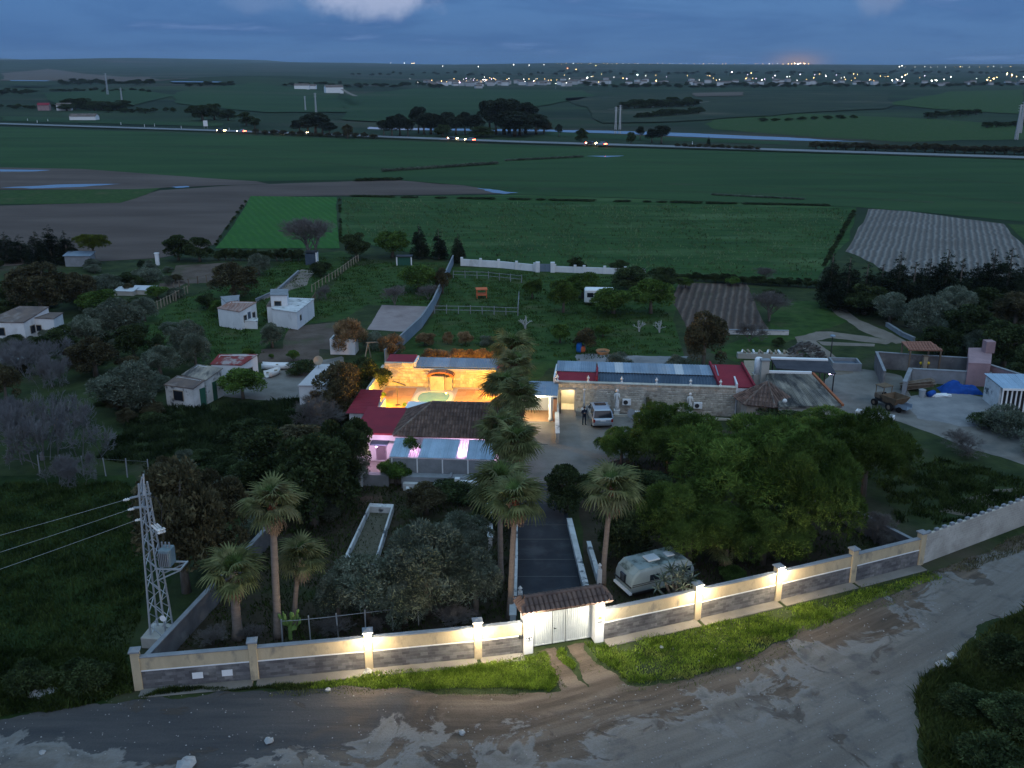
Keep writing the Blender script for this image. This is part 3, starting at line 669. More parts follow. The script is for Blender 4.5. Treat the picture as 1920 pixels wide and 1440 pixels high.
def wall_lamp(p, d, label, power=34):
    n = Vector((d.y, -d.x, 0)); q = p + n * .24
    l = thing('wall_lamp', label, 'lamp', (q.x, q.y, 2.12), math.atan2(d.y, d.x), 'lamps on the boundary wall pillars')
    mb = MB(); mb.bx(-.05, .05, .0, .10, -.03, .10); mb.bar((0, -.02, .06), (0, -.16, .10), .03); mb.build('bracket', M['darksteel'], l)
    mb = MB(); mb.ball((0, -.26, .14), .19, 10); mb.build('globe', lamp_mat('lamp_globe', (1.0, .86, .60), 90), l, True)
    mb = MB(); mb.lathe([(.07, .25), (.02, .30)], 8, (0, -.24, .02)); mb.build('hood', M['darksteel'], l)
    lampshine(l, (0, -.72, .05), power * 1.75, WARM, .14)
wall_lamp(PL[2], dl, 'lit globe lamp on the third wall pillar from the left corner', 180)
wall_lamp(PL[3], dl, 'lit globe lamp on the pillar just left of the gate', 210)
wall_lamp(PR[0], dr, 'lit globe lamp on the pillar beside the caravan', 210)
wall_lamp(PR[1], dr, 'lit globe lamp on the second pillar right of the gate', 180)
# bare block wall continuing on the right
t = thing('block_wall', 'bare pale block wall with toothed top at the right edge', 'wall')
A, B = PR[3] + dr * .3, Vector((47, 71.6, 0)); d = (B - A).normalized(); n = Vector((d.y, -d.x, 0)); Ln = (B - A).length
mb = MB(); mb.prism([(q.x, q.y) for q in (A + n * .09, B + n * .09, B - n * .09, A - n * .09)], 0, 2.25); mb.build('wall_core', M['mortar'], t)
mb = MB()
for r in range(11):
    for k in range(int(Ln / .42)):
        u = k * .42 + (.21 if r % 2 else 0); o = .09 + random.uniform(.004, .014); q = [A + d * u + n * .08, A + d * (u + .41) + n * .08, A + d * (u + .41) + n * o, A + d * u + n * o]
        mb.prism([(p.x, p.y) for p in q], .01 + r * .2, .2 + r * .2 - .009)
mb.build('blocks', M['blockwall'], t, kind='stuff')
me = MB().bx(-.17, .17, -.10, .10, 0, .18).mesh('merlon'); me.materials.append(M['coping'])
for k in range(int(Ln / .84)):
    p = A + d * (.3 + k * .84); link('merlon', me, t, (p.x, p.y, 2.252), (0, 0, math.atan2(d.y, d.x)))
# side walls
t = thing('side_wall', 'plain grey wall running back behind the power tower', 'wall')
for a, b in (((-20.55,46.8),(-18.2,59.5)), ((-18.2,59.5),(-17.4,64))):
    a, b = Vector((*a, 0)), Vector((*b, 0)); dd = (b - a).normalized(); nn = Vector((dd.y, -dd.x, 0)) * .1
    mb = MB(); mb.prism([(q.x, q.y) for q in (a + nn, b - dd * .02 + nn, b - dd * .02 - nn, a - nn)], 0, 1.5); mb.build('wall_panel', M['greyblock'], t)
    mb = MB(); nn = nn * 1.5; mb.prism([(q.x, q.y) for q in (a + nn, b - dd * .02 + nn, b - dd * .02 - nn, a - nn)], 1.502, 1.58); mb.build('coping', M['coping'], t)
t = thing('side_wall', 'dark side wall behind the pines at the right corner', 'wall')
for a, b, c in (((27.9,61.3),(25.2,66.5),1.5), ((25.2,66.5),(24.3,70.5),1.9)):
    a, b = Vector((*a, 0)), Vector((*b, 0)); dd = (b - a).normalized(); nn = Vector((dd.y, -dd.x, 0)) * .1
    mb = MB(); mb.prism([(q.x, q.y) for q in (a + nn, b - dd * .02 + nn, b - dd * .02 - nn, a - nn)], 0, c); mb.build('wall_panel', M['greyblock'], t)
    mb = MB(); nn = nn * 1.4; mb.prism([(q.x, q.y) for q in (a + nn, b - dd * .02 + nn, b - dd * .02 - nn, a - nn)], c + .002, c + .06); mb.build('coping', M['coping'], t)

# ------------------------------------------------------------------ gatehouse
gd = (GR - GL).normalized(); grz = math.atan2(gd.y, gd.x); GW = (GR - GL).length
t = thing('gatehouse', 'white gate pillars under a small brown barrel tile roof', 'gateway', GL, grz)
for x in (0, GW):
    mb = MB(); mb.bx(x - .28, x + .28, -.3, .5, 0, 3.0); po = mb.build('pillar', M['cleanwhite'], t, bevel=.02)
    if x == 0:
        mb = MB(); mb.bx(-.10, .00, -.33, -.305, 1.62, 1.75); mb.bx(.03, .12, -.33, -.305, 1.63, 1.75); mb.build('emblem', M['mud'], po)
        mb = MB(); mb.bx(-.22, .22, -.335, -.305, .98, 1.22); pq = mb.build('house_sign', M['cleanwhite'], po)
        mb = MB()
        for k in range(4): mb.bx(-.18 + k * .10, -.11 + k * .10, -.345, -.337, 1.10, 1.17)
        mb.ball((.02, -.345, 1.07), .045); mb.build('sign_marks', M['darksteel'], pq)
        mb = MB(); mb.bx(-.55, -.285, -.16, .05, 1.0, 1.28); mb.build('letter_box', M['darksteel'], po, bevel=.03)
    else:
        mb = MB(); mb.bx(x - .12, x + .12, -.33, -.305, 1.62, 1.80); mb.build('red_plaque', M['orange'], po)
        mb = MB(); mb.bx(x - .17, x + .17, -.335, -.305, 1.38, 1.53); pq = mb.build('name_plate', M['coping'], po)
        mb = MB()
        for k in range(5): mb.bx(x - .13 + k * .05, x - .10 + k * .05, -.345, -.337, 1.43, 1.48)
        mb.build('plate_marks', M['darksteel'], pq)
E0, RZ, DEP = 3.04, 3.56, .95
mb = MB(); xa, xb, cy0 = -.62, GW + .62, .10
under(mb, [(xa + .05, cy0 - DEP + .05, E0), (xb - .05, cy0 - DEP + .05, E0), (xb - .5, cy0, RZ), (xa + .5, cy0, RZ)], .07)
under(mb, [(xb - .05, cy0 + DEP - .05, E0), (xa + .05, cy0 + DEP - .05, E0), (xa + .5, cy0, RZ), (xb - .5, cy0, RZ)], .07)
mb.bx(xa + .2, xb - .2, cy0 - .5, cy0 + .5, E0 - .03, E0 + .05)
roof = mb.build('roof', M['tile'], t)
def one_tile(L=.52):
    mb = MB(); vs = []
    for y, rr, dz in ((0, .135, .03), (L, .120, 0)):
        for ang in (0, 36, 72, 108, 144, 180): vs.append((rr * math.cos(R(ang)), y, rr * math.sin(R(ang)) * .9 + dz))
    mb.add(vs, [(j, j + 1, j + 7, j + 6) for j in range(5)] + [(5, 4, 3, 2, 1, 0)]); me = mb.mesh('roof_tile'); me.materials.append(M['tile']); return me
TILE = one_tile()
sl = math.atan2(RZ - E0, DEP); slen = math.hypot(RZ - E0, DEP); nt_ = 19
for side in (-1, 1):
    for i in range(nt_):
        x = xa + (i + .5) * (xb - xa) / nt_
        for k in range(2):
            edge = min(x - xa, xb - x)
            if k == 1 and edge < .42: continue
            yy = k * .46; y = cy0 + side * (DEP - yy * math.cos(sl)); z = E0 + yy * math.sin(sl) + random.uniform(0, .012)
            link('roof_tile', TILE, roof, (x, y, z + .01), (sl, 0, 0 if side < 0 else math.pi) if side < 0 else (sl, 0, math.pi), (1, 1, 1))
for i in range(11):
    link('ridge_tile', TILE, roof, (xa + .45 + i * (xb - xa - .9) / 11., cy0, RZ + .015), (0, 0, -math.pi / 2), (1, .95, 1))
for sx, x0, ang in ((1, xa, 0), (-1, xb, math.pi)):
    for k, yy in enumerate((-.55, -.3, -.05, .2, .45)):
        link('roof_tile', TILE, roof, (x0 + sx * .02, cy0 + yy + .05, E0 + .02), (R(42), 0, -sx * math.pi / 2), (1, 1, 1))
# gate leaves
def leaf(parent, name, x0, x1, z0, z1, y, n):
    mb = MB(); ribbed(mb, (x0, y, z0), (x1, y, z0), (x1, y, z1), (x0, y, z1), n, .03, flat=.6)
    o = mb.build(name, M['gatewhite'], parent); s = o.modifiers.new('solid', 'SOLIDIFY'); s.thickness = .03
    mb = MB()
    for a, b, c, e in ((x0, x1, z0 - .0, z0 + .07), (x0, x1, z1 - .07, z1)): mb.bx(a, b, y - .045, y - .002, c, e)
    for a in (x0, x1 - .05): mb.bx(a, a + .05, y - .047, y - .004, z0 + .071, z1 - .071)
    mb.build('leaf_frame', M['gatewhite'], o); return o
M['gatewhite'] = mat('gate_white_paint', (.50,.53,.54), (.43,.46,.47), 1.5, c3=(.40,.42,.42), s3=.7, c3lo=.6, c3hi=.8, rough=.55)
g2 = thing('metal_gate', 'white ribbed sheet metal gate with a wicket door', 'gate', GL, grz)
leaf(g2, 'gate_leaf', .30, 1.60, .12, 2.95, .28, 11)
w = leaf(g2, 'wicket_door', 1.66, 2.42, .12, 2.95, .28, 7)
mb = MB(); mb.bx(1.72, 1.86, .20, .235, 1.10, 1.14); mb.bx(1.72, 1.76, .235, .28, 1.06, 1.18); mb.build('handle', M['darksteel'], w)
leaf(g2, 'gate_leaf', 2.48, GW - .30, .12, 2.95, .28, 13)
for x, lab in ((0, 'lit lamp under the tile roof on the left gate pillar'), (GW, 'lit lamp under the tile roof on the right gate pillar')):
    q = GL + gd * x; nn = Vector((gd.y, -gd.x, 0)); q = q + nn * .33
    l = thing('gate_lamp', lab, 'lamp', (q.x, q.y, 2.62), grz, 'lamps on the gate pillars')
    mb = MB(); mb.bx(-.06, .06, -.02, .02, .02, .16); mb.build('bracket', M['darksteel'], l)
    mb = MB(); mb.lathe([(.05, -.06), (.075, 0), (.05, .10)], 8, (0, -.09, .05)); mb.build('bulb', lamp_mat('gate_bulb', (1.0, .90, .70), 30), l, True)
    lampshine(l, (0, -.60, -.1), 440, (1.0, .90, .70), .10)

# ------------------------------------------------------------------ low walls along the driveway
def rail_wall(label, pts, h, w=.32, posts=()):
    t = thing('drive_wall', label, 'low wall')
    for i in range(len(pts) - 1):
        a, b = Vector((*pts[i], 0)), Vector((*pts[i + 1], 0)); dd = (b - a).normalized(); nn = Vector((dd.y, -dd.x, 0))
        mb = MB(); q = nn * w / 2; mb.prism([(k.x, k.y) for k in (a + q, b + q, b - q, a - q)], 0, h); mb.build('wall_panel', M['dirtywhite'], t)
        mb = MB(); q = nn * (w / 2 + .05); mb.prism([(k.x, k.y) for k in (a + q, b + q, b - q, a - q)], h + .002, h + .06); mb.build('coping', M['dirtywhite'], t)
    for x, y, z in posts:
        mb = MB(); mb.bx(x - .15, x + .15, y - .15, y + .15, 0, z); mb.lathe([(.06, z), (.10, z + .08), (.05, z + .12), (.15, z + .25), (.02, z + .42)], 10, (x, y, 0)); mb.build('post', M['dirtywhite'], t, bevel=.01)
rail_wall('white stained low wall on the left side of the driveway', [(.05,52.2),(.18,60),(.22,72.5)], 1.0, .34, [(-.02,54.9,1.15),(.52,54.8,1.15)])
rail_wall('white low kerb wall on the right side of the driveway', [(5.0,54.3),(4.75,58),(4.30,66.5)], .55, .30, [(5.05,54.1,.8)])
rail_wall('outer white low wall with round topped post beside the palm', [(5.75,57.8),(5.45,62.5)], .7, .2, [(5.8,57.5,1.3)])
rail_wall('narrow stained white wall among the olive trees by the palms', [(-1.55,62.5),(-1.75,70)], 1.0, .3)
# stone basin in the garden
t = thing('garden_basin', 'long empty rectangular basin with stained white rim', 'basin', (0, 0, 0))
q = [G(645,1062), G(694,957), G(739,959), G(702,1078)]
a, b, c, e = [Vector((p.x, p.y, 0)) for p in q]; cen = (a + b + c + e) / 4
ins = [p + (cen - p).normalized() * .62 for p in (a, b, c, e)]
for i in range(4):
    p0, p1 = (a, b, c, e)[i], (a, b, c, e)[(i + 1) % 4]; r0, r1 = ins[i], ins[(i + 1) % 4]
    mb = MB(); mb.prism([(k.x, k.y) for k in ((p0, p1, r1, r0))], 0, .62); mb.build('rim', M['dirtywhite'], t)
mb = MB(); mb.prism([(p.x, p.y) for p in ins], 0, .12); mb.build('floor', mat('basin_silt', (.09,.085,.06), (.13,.12,.09), 1.0), t)

# ------------------------------------------------------------------ main house
HZR = R(-4.5)
def white_wall(parent, x0, x1, y0, y1, z0, z1, name='wall', m=None): 
    mb = MB(); mb.bx(x0, x1, y0, y1, z0, z1); return mb.build(name, m or M['white'], parent)
t = HOUSE = thing('house', 'white house with brown hipped barrel tile roof beside the palm row', 'house', (-10.1, 77.45, 0), HZR)
white_wall(t, .35, 9.0, .45, 6.2, 0, 2.95)
mb = MB(); EZ, RZ = 3.0, 4.95
c = dict(fl=(0, 0, EZ), fr=(9.3, 0, EZ), br=(9.3, 6.6, EZ), bl=(0, 6.6, EZ), rl=(2.9, 3.3, RZ), rr=(9.3, 3.3, RZ))
under(mb, [c['fl'], c['fr'], c['rr'], c['rl']], .1); under(mb, [c['bl'], c['fl'], c['rl']], .1); under(mb, [c['br'], c['bl'], c['rl'], c['rr']], .1)
mb.add([(9.25, .1, EZ), (9.25, 6.5, EZ), (9.25, 3.3, RZ - .05)], [(0, 1, 2)])
roof = mb.build('roof', M['tile'], t)
up = Vector((0, 0, .02)); mb = MB()
for a in (('fl','fr','rr','rl'), ('bl','fl','rl','rl'), ('br','bl','rl','rr')): barrel_tiles(mb, *[Vector(c[k]) + up for k in a], w=.27, row=.45, r=.095)
mb.build('roof_tiles', M['tile'], roof, kind='stuff')
mb = MB(); mb.tube([c['rl'], c['rr']], .12, 8); mb.tube([c['fl'], c['rl']], .11, 8); mb.tube([c['bl'], c['rl']], .11, 8); mb.build('ridge_tiles', M['oldtile'], roof)
for x in (1.3, 4.1, 6.9):
    mb = MB(); mb.bx(x, x + 1.0, .40, .447, 1.0, 2.1); w = mb.build('window', M['glassd'], t)
    mb = MB(); mb.bx(x - .06, x + 1.06, .37, .442, .93, 1.0); mb.bx(x - .06, x + 1.06, .37, .442, 2.1, 2.16); mb.bx(x + .47, x + .53, .37, .442, 1.0, 2.1); mb.build('window_frame', M['cleanwhite'], w)
mb = MB(); mb.bx(5.6, 6.5, .39, .447, 0.5, 2.5); mb.build('door', M['wood'], t)
# porch
p = thing('porch', 'pale blue sheet roofed porch along the front of the house', 'porch', (-10.1, 77.45, 0), HZR)
x0, xs = .25, .395
sky_i = {4, 5, 14, 15}
M['clearsheet'] = mat('translucent_roof_sheet', (.74,.66,.72), (.66,.58,.65), 1.2, rough=.4, transl=.8)
for i in range(22):
    a = x0 + i * xs; sheet_part(p, 'roof_sheet', (a - .01, -3.05, 2.32 + .012 * (i % 2)), (a + xs + .01, -3.05, 2.32 + .012 * (i % 2)), (a + xs + .01, -.12, 2.86 + .012 * (i % 2)), (a - .01, -.12, 2.86 + .012 * (i % 2)), 2, .03, M['clearsheet'] if i in sky_i else M['porch'], 0 if i in sky_i else .012)
for i in range(5):
    mb = MB(); x = .4 + i * 2.1; mb.bx(x, x + .1, -3.10, -3.03, .45, 2.19); mb.build('post', M['cleanwhite'], p)
mb = MB(); mb.bx(.25, 8.9, -2.98, -2.86, 2.2, 2.27); mb.build('beam', M['cleanwhite'], p)
mb = MB(); mb.bx(-3.4, 9.0, -3.2, .44, 0, .45); mb.build('floor', M['concrete'], p)
white_wall(p, .25, 9.0, -3.02, -2.9, .451, 2.18, 'front_wall', M['coping'])
# terrace walls
t = thing('terrace_wall', 'grey painted terrace wall below the porch', 'wall', (-10.1, 77.45, 0), HZR)
white_wall(t, 1.4, 9.0, -4.1, -3.25, 0, 1.05, 'ledge', M['coping']); white_wall(t, 1.6, 9.0, -4.55, -4.12, 0, .62, 'bench', M['dirtywhite'])
white_wall(t, 5.35, 5.5, -4.3, -3.24, 1.052, 1.2, 'kerb', M['coping'])
t = thing('garden_block', 'white painted block wall at the corner below the porch', 'wall', (-10.1, 77.45, 0), HZR)
white_wall(t, 5.9, 8.4, -5.0, -4.6, 0, 1.15, 'wall_panel', M['white']); white_wall(t, 5.9, 6.3, -5.0, -4.6, 1.152, 1.38, 'step', M['white'])
t = thing('planter_wall', 'low white planter wall in the front garden', 'wall', (-10.1, 77.45, 0), HZR)
white_wall(t, 1.9, 4.9, -4.98, -4.8, 0, .4, 'wall_panel', M['white']); white_wall(t, 1.9, 2.1, -4.79, -4.58, 0, .4, 'return_wall', M['white'])
# annex with red roof
t = thing('house_annex', 'white annex with flat red roof left of the tiled house', 'annex', (-10.1, 77.45, 0), HZR)
white_wall(t, -3.3, .33, .75, 6.3, 0, 2.75); mb = MB(); under(mb, [(-3.6, .55, 2.95), (.0, .55, 2.95), (.0, 6.5, 3.2), (-3.6, 6.5, 3.2)], .16); mb.build('roof', M['redroof'], t)
mb = MB(); mb.bx(-2.0, -.5, -.3, .745, 2.15, 2.25); mb.build('awning', M['tindark'], t)
mb = MB(); mb.bx(-1.7, -.8, .70, .747, .45, 2.05); d = mb.build('door', M['clearsheet'], t); mb = MB(); mb.bx(-.92, -.86, .66, .70, 1.1, 1.3); mb.build('handle', M['steel'], d)
white_wall(t, -3.4, -2.6, -.6, .74, 0, 2.5, 'side_wall')
sp = thing('side_passage', 'small white walled passage with sheet roof left of the porch', 'lean-to', (-10.1, 77.45, 0), HZR)
white_wall(sp, -3.5, -3.3, -4.4, -.65, 0, 1.5); white_wall(sp, -2.0, -1.85, -4.4, -3.25, 0, 1.2, 'wall'); 
for k in range(4): sheet_part(sp, 'roof_sheet', (-3.28 + k * .32, -4.3, 1.25), (-2.97 + k * .32, -4.3, 1.25), (-2.97 + k * .32, -2.9, 1.45), (-3.28 + k * .32, -2.9, 1.45), 2, .03, M['porch'])
mb = MB(); mb.bx(-3.28, -2.02, -4.40, -4.33, 0, 1.2); mb.build('door', M['tin'], sp)
white_wall(sp, -1.8, .3, -3.9, -3.25, 0, 1.0, 'planter', M['coping'])
for (x, y, z), pw, lab in (((2.2, -1.6, 1.9), 420, 'lavender light under the porch roof near the left clear sheet'), ((6.2, -1.6, 1.9), 380, 'lavender light under the porch roof near the right clear sheet'), ((-1.2, -1.3, 2.5), 190, 'lavender light above the annex door')):
    w = HOUSE.matrix_basis @ Vector((x, y, z)); l = thing('porch_lamp', lab, 'lamp', w, HZR, 'lavender porch lamps')
    mb = MB(); mb.lathe([(.10, 0), (.10, .04)], 10); mb.build('base', M['cleanwhite'], l); mb = MB(); mb.lathe([(.02, -.09), (.09, -.05), (.09, -.002)], 10); mb.build('bulb', lamp_mat('lavender_bulb', (1.0, .62, .95), 14), l, True)
    lampshine(l, (0, 0, -.15), pw, (1.0, .60, .95), .12)
# flat white room behind the hip
t = thing('roof_room', 'flat roofed white room behind the tiled hip roof', 'building', (-10.1, 77.45, 0), HZR)
white_wall(t, -.1, 2.1, 6.85, 8.4, 0, 2.95); mb = MB(); mb.bx(-.22, 2.22, 6.72, 8.5, 2.952, 3.12); mb.build('roof', M['cleanwhite'], t)

# ------------------------------------------------------------------ courtyard with pool
CT = (-14.6, 86.4, 0); CZR = R(-4.0); FZ = .35
mb = MB(); mb.bx(.2, 14.0, .5, 12.6, .004, FZ); o = mb.build('courtyard_floor', M['mortar']); o.location = CT; o.rotation_euler = (0, 0, CZR); o['kind'] = 'structure'
def slab_part(x0, x1, y0, y1, step, m):
    nx_, ny_ = max(1, round((x1 - x0) / step)), max(1, round((y1 - y0) / step)); dx, dy = (x1 - x0) / nx_, (y1 - y0) / ny_
    me = MB().bx(.01, dx - .01, .01, dy - .01, 0, .03).mesh('paving_slab'); me.materials.append(m)
    for i in range(nx_):
        for j in range(ny_): link('paving_slab', me, o, (x0 + i * dx, y0 + j * dy, FZ + .001 + random.uniform(0, .006)))
slab_part(.4, 3.7, .7, 12.0, .95, M['terracotta']); slab_part(8.1, 13.6, 5.0, 12.0, .95, M['terracotta'])
t = thing('swimming_pool', 'small oval swimming pool with pale rim in the lit courtyard', 'pool', CT, CZR)
def superell(cx, cyy, a, b, n=40, e=3.2):
    return [(cx + a * math.copysign(abs(math.cos(k * 2 * math.pi / n)) ** (2 / e), math.cos(k * 2 * math.pi / n)), cyy + b * math.copysign(abs(math.sin(k * 2 * math.pi / n)) ** (2 / e), math.sin(k * 2 * math.pi / n))) for k in range(n)]
pi_, po_ = superell(5.9, 9.2, 1.6, 1.7), superell(5.9, 9.2, 2.0, 2.1)
mb = MB(); n_ = len(pi_)
mb.add([(x, y, FZ + .05) for x, y in po_] + [(x, y, FZ + .05) for x, y in pi_] + [(x, y, FZ + .002) for x, y in po_] + [(x, y, FZ - .02) for x, y in pi_], [f for i in range(n_) for f in ((i, (i+1)%n_, n_+(i+1)%n_, n_+i), (i, 2*n_+i, 2*n_+(i+1)%n_, (i+1)%n_), (n_+i, n_+(i+1)%n_, 3*n_+(i+1)%n_, 3*n_+i))])
mb.build('rim', mat('pool_rim', (.62,.60,.54), (.55,.53,.48), 3.0), t)
mb = MB(); mb.add([(x, y, FZ + .01) for x, y in pi_], [tuple(range(n_))]); mb.build('water', M['poolwater'], t)
mb = MB(); mb.tube([(4.9, 10.9, FZ), (4.9, 10.9, FZ + .8), (4.9, 10.6, FZ + .9), (4.9, 10.4, FZ + .6)], .025, 6); mb.tube([(5.3, 10.9, FZ), (5.3, 10.9, FZ + .8), (5.3, 10.6, FZ + .9), (5.3, 10.4, FZ + .6)], .025, 6); mb.build('ladder', M['steel'], t)
t = thing('courtyard_wall', 'stone faced wall at the back of the lit courtyard', 'wall', CT, CZR)
mb = MB(); mb.bx(.2, 13.9, 12.62, 12.95, 0, 2.35); mb.bx(.2, 3.3, 12.6, 12.97, 2.351, 2.95); mb.bx(-.1, .19, .5, 12.97, 0, 2.6); mb.build('wall_core', M['mortar'], t)
mb = MB(); stones(mb, .25, 13.8, 12.60, FZ + .05, 2.33, .45, .3, .06); stones(mb, .25, 3.25, 12.58, 2.36, 2.93, .45, .28, .05); mb.build('stones', M['stone'], t, kind='stuff')
t = thing('courtyard_shed', 'low shed with blue grey sheet roof behind the courtyard wall', 'shed', CT, CZR)
mb = MB(); mb.bx(3.4, 14.0, 13.0, 15.3, 0, 2.3); mb.build('wall', M['white'], t)
for k in range(11): sheet_part(t, 'roof_sheet', (3.5 + k * .86, 12.98, 2.44), (4.35 + k * .86, 12.98, 2.44), (4.35 + k * .86, 15.4, 2.78), (3.5 + k * .86, 15.4, 2.78), 5, .04, M['tin'])
mb = MB(); mb.bx(3.30, 3.46, 12.98, 15.5, 2.4, 2.95); mb.build('parapet', M['cleanwhite'], t)
mb = MB(); under(mb, [(.3, 13.0, 2.98), (3.28, 13.0, 2.98), (3.28, 15.3, 3.1), (.3, 15.3, 3.1)], .1); mb.build('side_roof', M['redroof'], t)
t = thing('changing_room', 'small white room with red roof at the right end of the courtyard', 'building', CT, CZR)
white_wall(t, 12.4, 14.6, 9.4, 12.5, FZ, 2.4); mb = MB(); under(mb, [(12.2, 9.2, 2.42), (14.9, 9.2, 2.42), (14.9, 15.4, 3.0), (12.2 + .9, 15.4, 3.0), (12.2, 12.5, 2.7)], .1); mb.build('roof', M['redroof'], t)
mb = MB(); mb.bx(12.7, 13.5, 9.34, 9.397, 1.1, 2.0); w = mb.build('window', M['glassd'], t)
t = thing('barbecue', 'stone barbecue with curved brick hood beside the pool', 'barbecue', CT, CZR)
mb = MB(); mb.bx(5.2, 6.7, 11.4, 12.5, FZ, 1.9); mb.build('body', M['stone'], t)
mb = MB()
for k in range(11):
    a = R(180 - k * 18); mb.bar((6.3 + 1.2 * math.cos(a), 11.5 - .1, 1.9 + .42 * math.sin(a)), (6.3 + 1.2 * math.cos(a), 12.5, 1.9 + .42 * math.sin(a)), .42, .12)
mb.build('brick_hood', mat('orange_brick', (.40,.16,.07), (.32,.12,.06), 4.0, island=.2), t)
mb = MB(); mb.bx(6.72, 7.5, 11.7, 12.5, FZ, 1.75); mb.build('side_block', M['stone'], t)
t = thing('sunshade_lamp', 'thin dark pole with a tilted bar standing on the courtyard', 'floor lamp', tuple(Vector(CT) + Vector((3.1, 6.3, FZ + .03))), CZR)
mb = MB(); mb.tube([(0, 0, 0), (0, 0, 2.2)], .03, 6); mb.lathe([(.25, 0), (.25, .05)], 10); mb.build('pole', M['darksteel'], t); mb = MB(); mb.bar((-.5, .3, 2.4), (.9, -.3, 2.2), .22, .08); mb.build('head', M['darksteel'], t)
for k, (x, y) in enumerate(((3.6, 5.2), (12.2, 5.6), (13.0, 8.4), (.9, 8.2))):
    t = thing('plant_pot', ('round pot by the left courtyard paving', 'dark round pot at the right courtyard paving', 'clay pot by the changing room wall', 'pot in the left corner of the lit courtyard')[k], 'pot', tuple(Matrix.Translation(CT) @ Matrix.Rotation(CZR, 4, 'Z') @ Vector((x, y, FZ + .04))), 0)
    mb = MB(); mb.lathe([(.16, 0), (.24, .32), (.27, .36), (.22, .37)], 10); mb.build('pot', M['terracotta'], t); mb = MB(); mb.ball((0, 0, .5), .25, 7); mb.build('plant', LM['green'], t)
ORANGE = (1.0, .45, .018)
for (x, y, z), pw, lab in (((.45, 4.6, 2.2), 3000, 'orange flood lamp on the left courtyard wall'), ((7.9, 4.2, 2.6), 4200, 'orange flood lamp on the rear wall of the house'), ((12.2, 10.2, 2.2), 800, 'orange lamp on the changing room wall'), ((9.0, 15.75, 2.2), 1500, 'orange lamp on the back of the courtyard shed')):
    wv = Matrix.Translation(CT) @ Matrix.Rotation(CZR, 4, 'Z') @ Vector((x, y, z)); l = thing('flood_lamp', lab, 'lamp', wv, CZR, 'orange courtyard lamps')
    mb = MB(); mb.bx(-.08, .08, -.05, .05, 0, .12); mb.build('housing', M['darksteel'], l); mb = MB(); mb.lathe([(.06, -.08), (.07, -.002)], 8); mb.build('bulb', lamp_mat('orange_bulb', (1.0, .55, .15), 60), l)
    lampshine(l, (0, -.0, -.22), pw, ORANGE, .12)
# rear wall of the house yard, lit
t = thing('yard_wall', 'white yard wall between the annex roof and the courtyard', 'wall', CT, CZR)
white_wall(t, 1.9, 2.1, -1.5, 3.4, 0, 2.2, 'wall_panel'); white_wall(t, 4.6, 13.8, .1, .35, 0, 2.4, 'wall_panel')
t = thing('red_roof_shed', 'lean-to with ribbed dark red sheet roof beside the courtyard', 'shed', (0, 0, 0))
c = [Vector((-15.3, 84.4, 2.5)), Vector((-12.55, 84.2, 2.5)), Vector((-12.6, 90.4, 2.75)), Vector((-14.75, 90.6, 2.75))]
mb = MB(); mb.prism([(-15.0, 84.6), (-12.8, 84.5), (-12.8, 90.2), (-14.6, 90.4)], 0, 2.45); mb.build('wall', M['white'], t)
for k in range(8):
    a0, a1 = c[0].lerp(c[3], k / 8), c[0].lerp(c[3], (k + 1) / 8); b0, b1 = c[1].lerp(c[2], k / 8), c[1].lerp(c[2], (k + 1) / 8)
    sheet_part(t, 'roof_sheet', a1, a0, b0, b1, 2, .05, M['redroof'])

# ------------------------------------------------------------------ stable range with stone wall
SO, SRZ, SL = Vector((4.25, 92.1, 0)), R(-5.9), 17.7
SM = Matrix.Translation(SO) @ Matrix.Rotation(SRZ, 4, 'Z')
t = ST = thing('stable_block', 'long low stone fronted stable with blue sheet and red roofs', 'building', SO, SRZ)
mb = MB(); mb.bx(0, .55, 0, .4, 0, 3.0); mb.bx(.551, 1.95, .0, .4, 2.25, 3.0); mb.bx(1.951, SL, 0, .4, 0, 3.0); mb.build('wall', M['mortar'], t)
mb = MB(); stones(mb, .02, SL, -.002, .05, 2.98, .36, .25, .06, skip=lambda a, b, z0, z1: b > .5 and a < 2.0 and z0 < 2.3); mb.build('stones', M['stone'], t, kind='stuff')
mb = MB(); mb.bx(-.15, 0, 0, 4.6, 0, 3.5); mb.bx(-.1, SL, 4.4, 4.65, 0, 3.2); mb.bx(SL, SL + .15, 0, 4.6, 0, 3.4); mb.build('side_wall', M['white'], t)
mb = MB(); mb.bx(-.02, SL, -.12, .45, 3.002, 3.07); mb.build('coping', M['stone'], t)
mb = MB(); under(mb, [(.12, .5, 2.9), (4.0, .5, 2.9), (4.0, 2.5, 3.35), (.12, 2.5, 3.35)], .08); mb.build('red_roof', M['redroof'], t)
mb = MB(); mb.bx(4.02, 4.22, .46, 4.5, 2.7, 3.62); mb.build('parapet', M['redroof'], t)
for k in range(5): sheet_part(t, 'roof_sheet', (.0 + k * .8, 2.45, 3.42), (.795 + k * .8, 2.45, 3.42), (.795 + k * .8, 4.6, 3.85), (k * .8, 4.6, 3.85), 4, .03, M['tin'])
for k in range(13): sheet_part(t, 'dark_roof_sheet', (4.25 + k * .9, .5, 2.80), (5.14 + k * .9, .5, 2.80), (5.14 + k * .9, 2.7, 3.30), (4.25 + k * .9, 2.7, 3.30), 3, .06, M['tindark'])
for k in range(14): sheet_part(t, 'roof_sheet', (4.25 + k * .86, 2.55, 3.40), (5.10 + k * .86, 2.55, 3.40), (5.10 + k * .86 - .15, 4.6, 3.85), (4.25 + k * .86 - .15, 4.6, 3.85), 3, .03, M['tinlight'] if k in (2, 9) else M['tin'])
mb = MB(); under(mb, [(16.2, .46, 2.95), (19.4, .46, 2.95), (18.6, 4.8, 3.9), (15.6, 4.8, 3.9)], .1); r2 = mb.build('red_roof', M['redroof'], t)
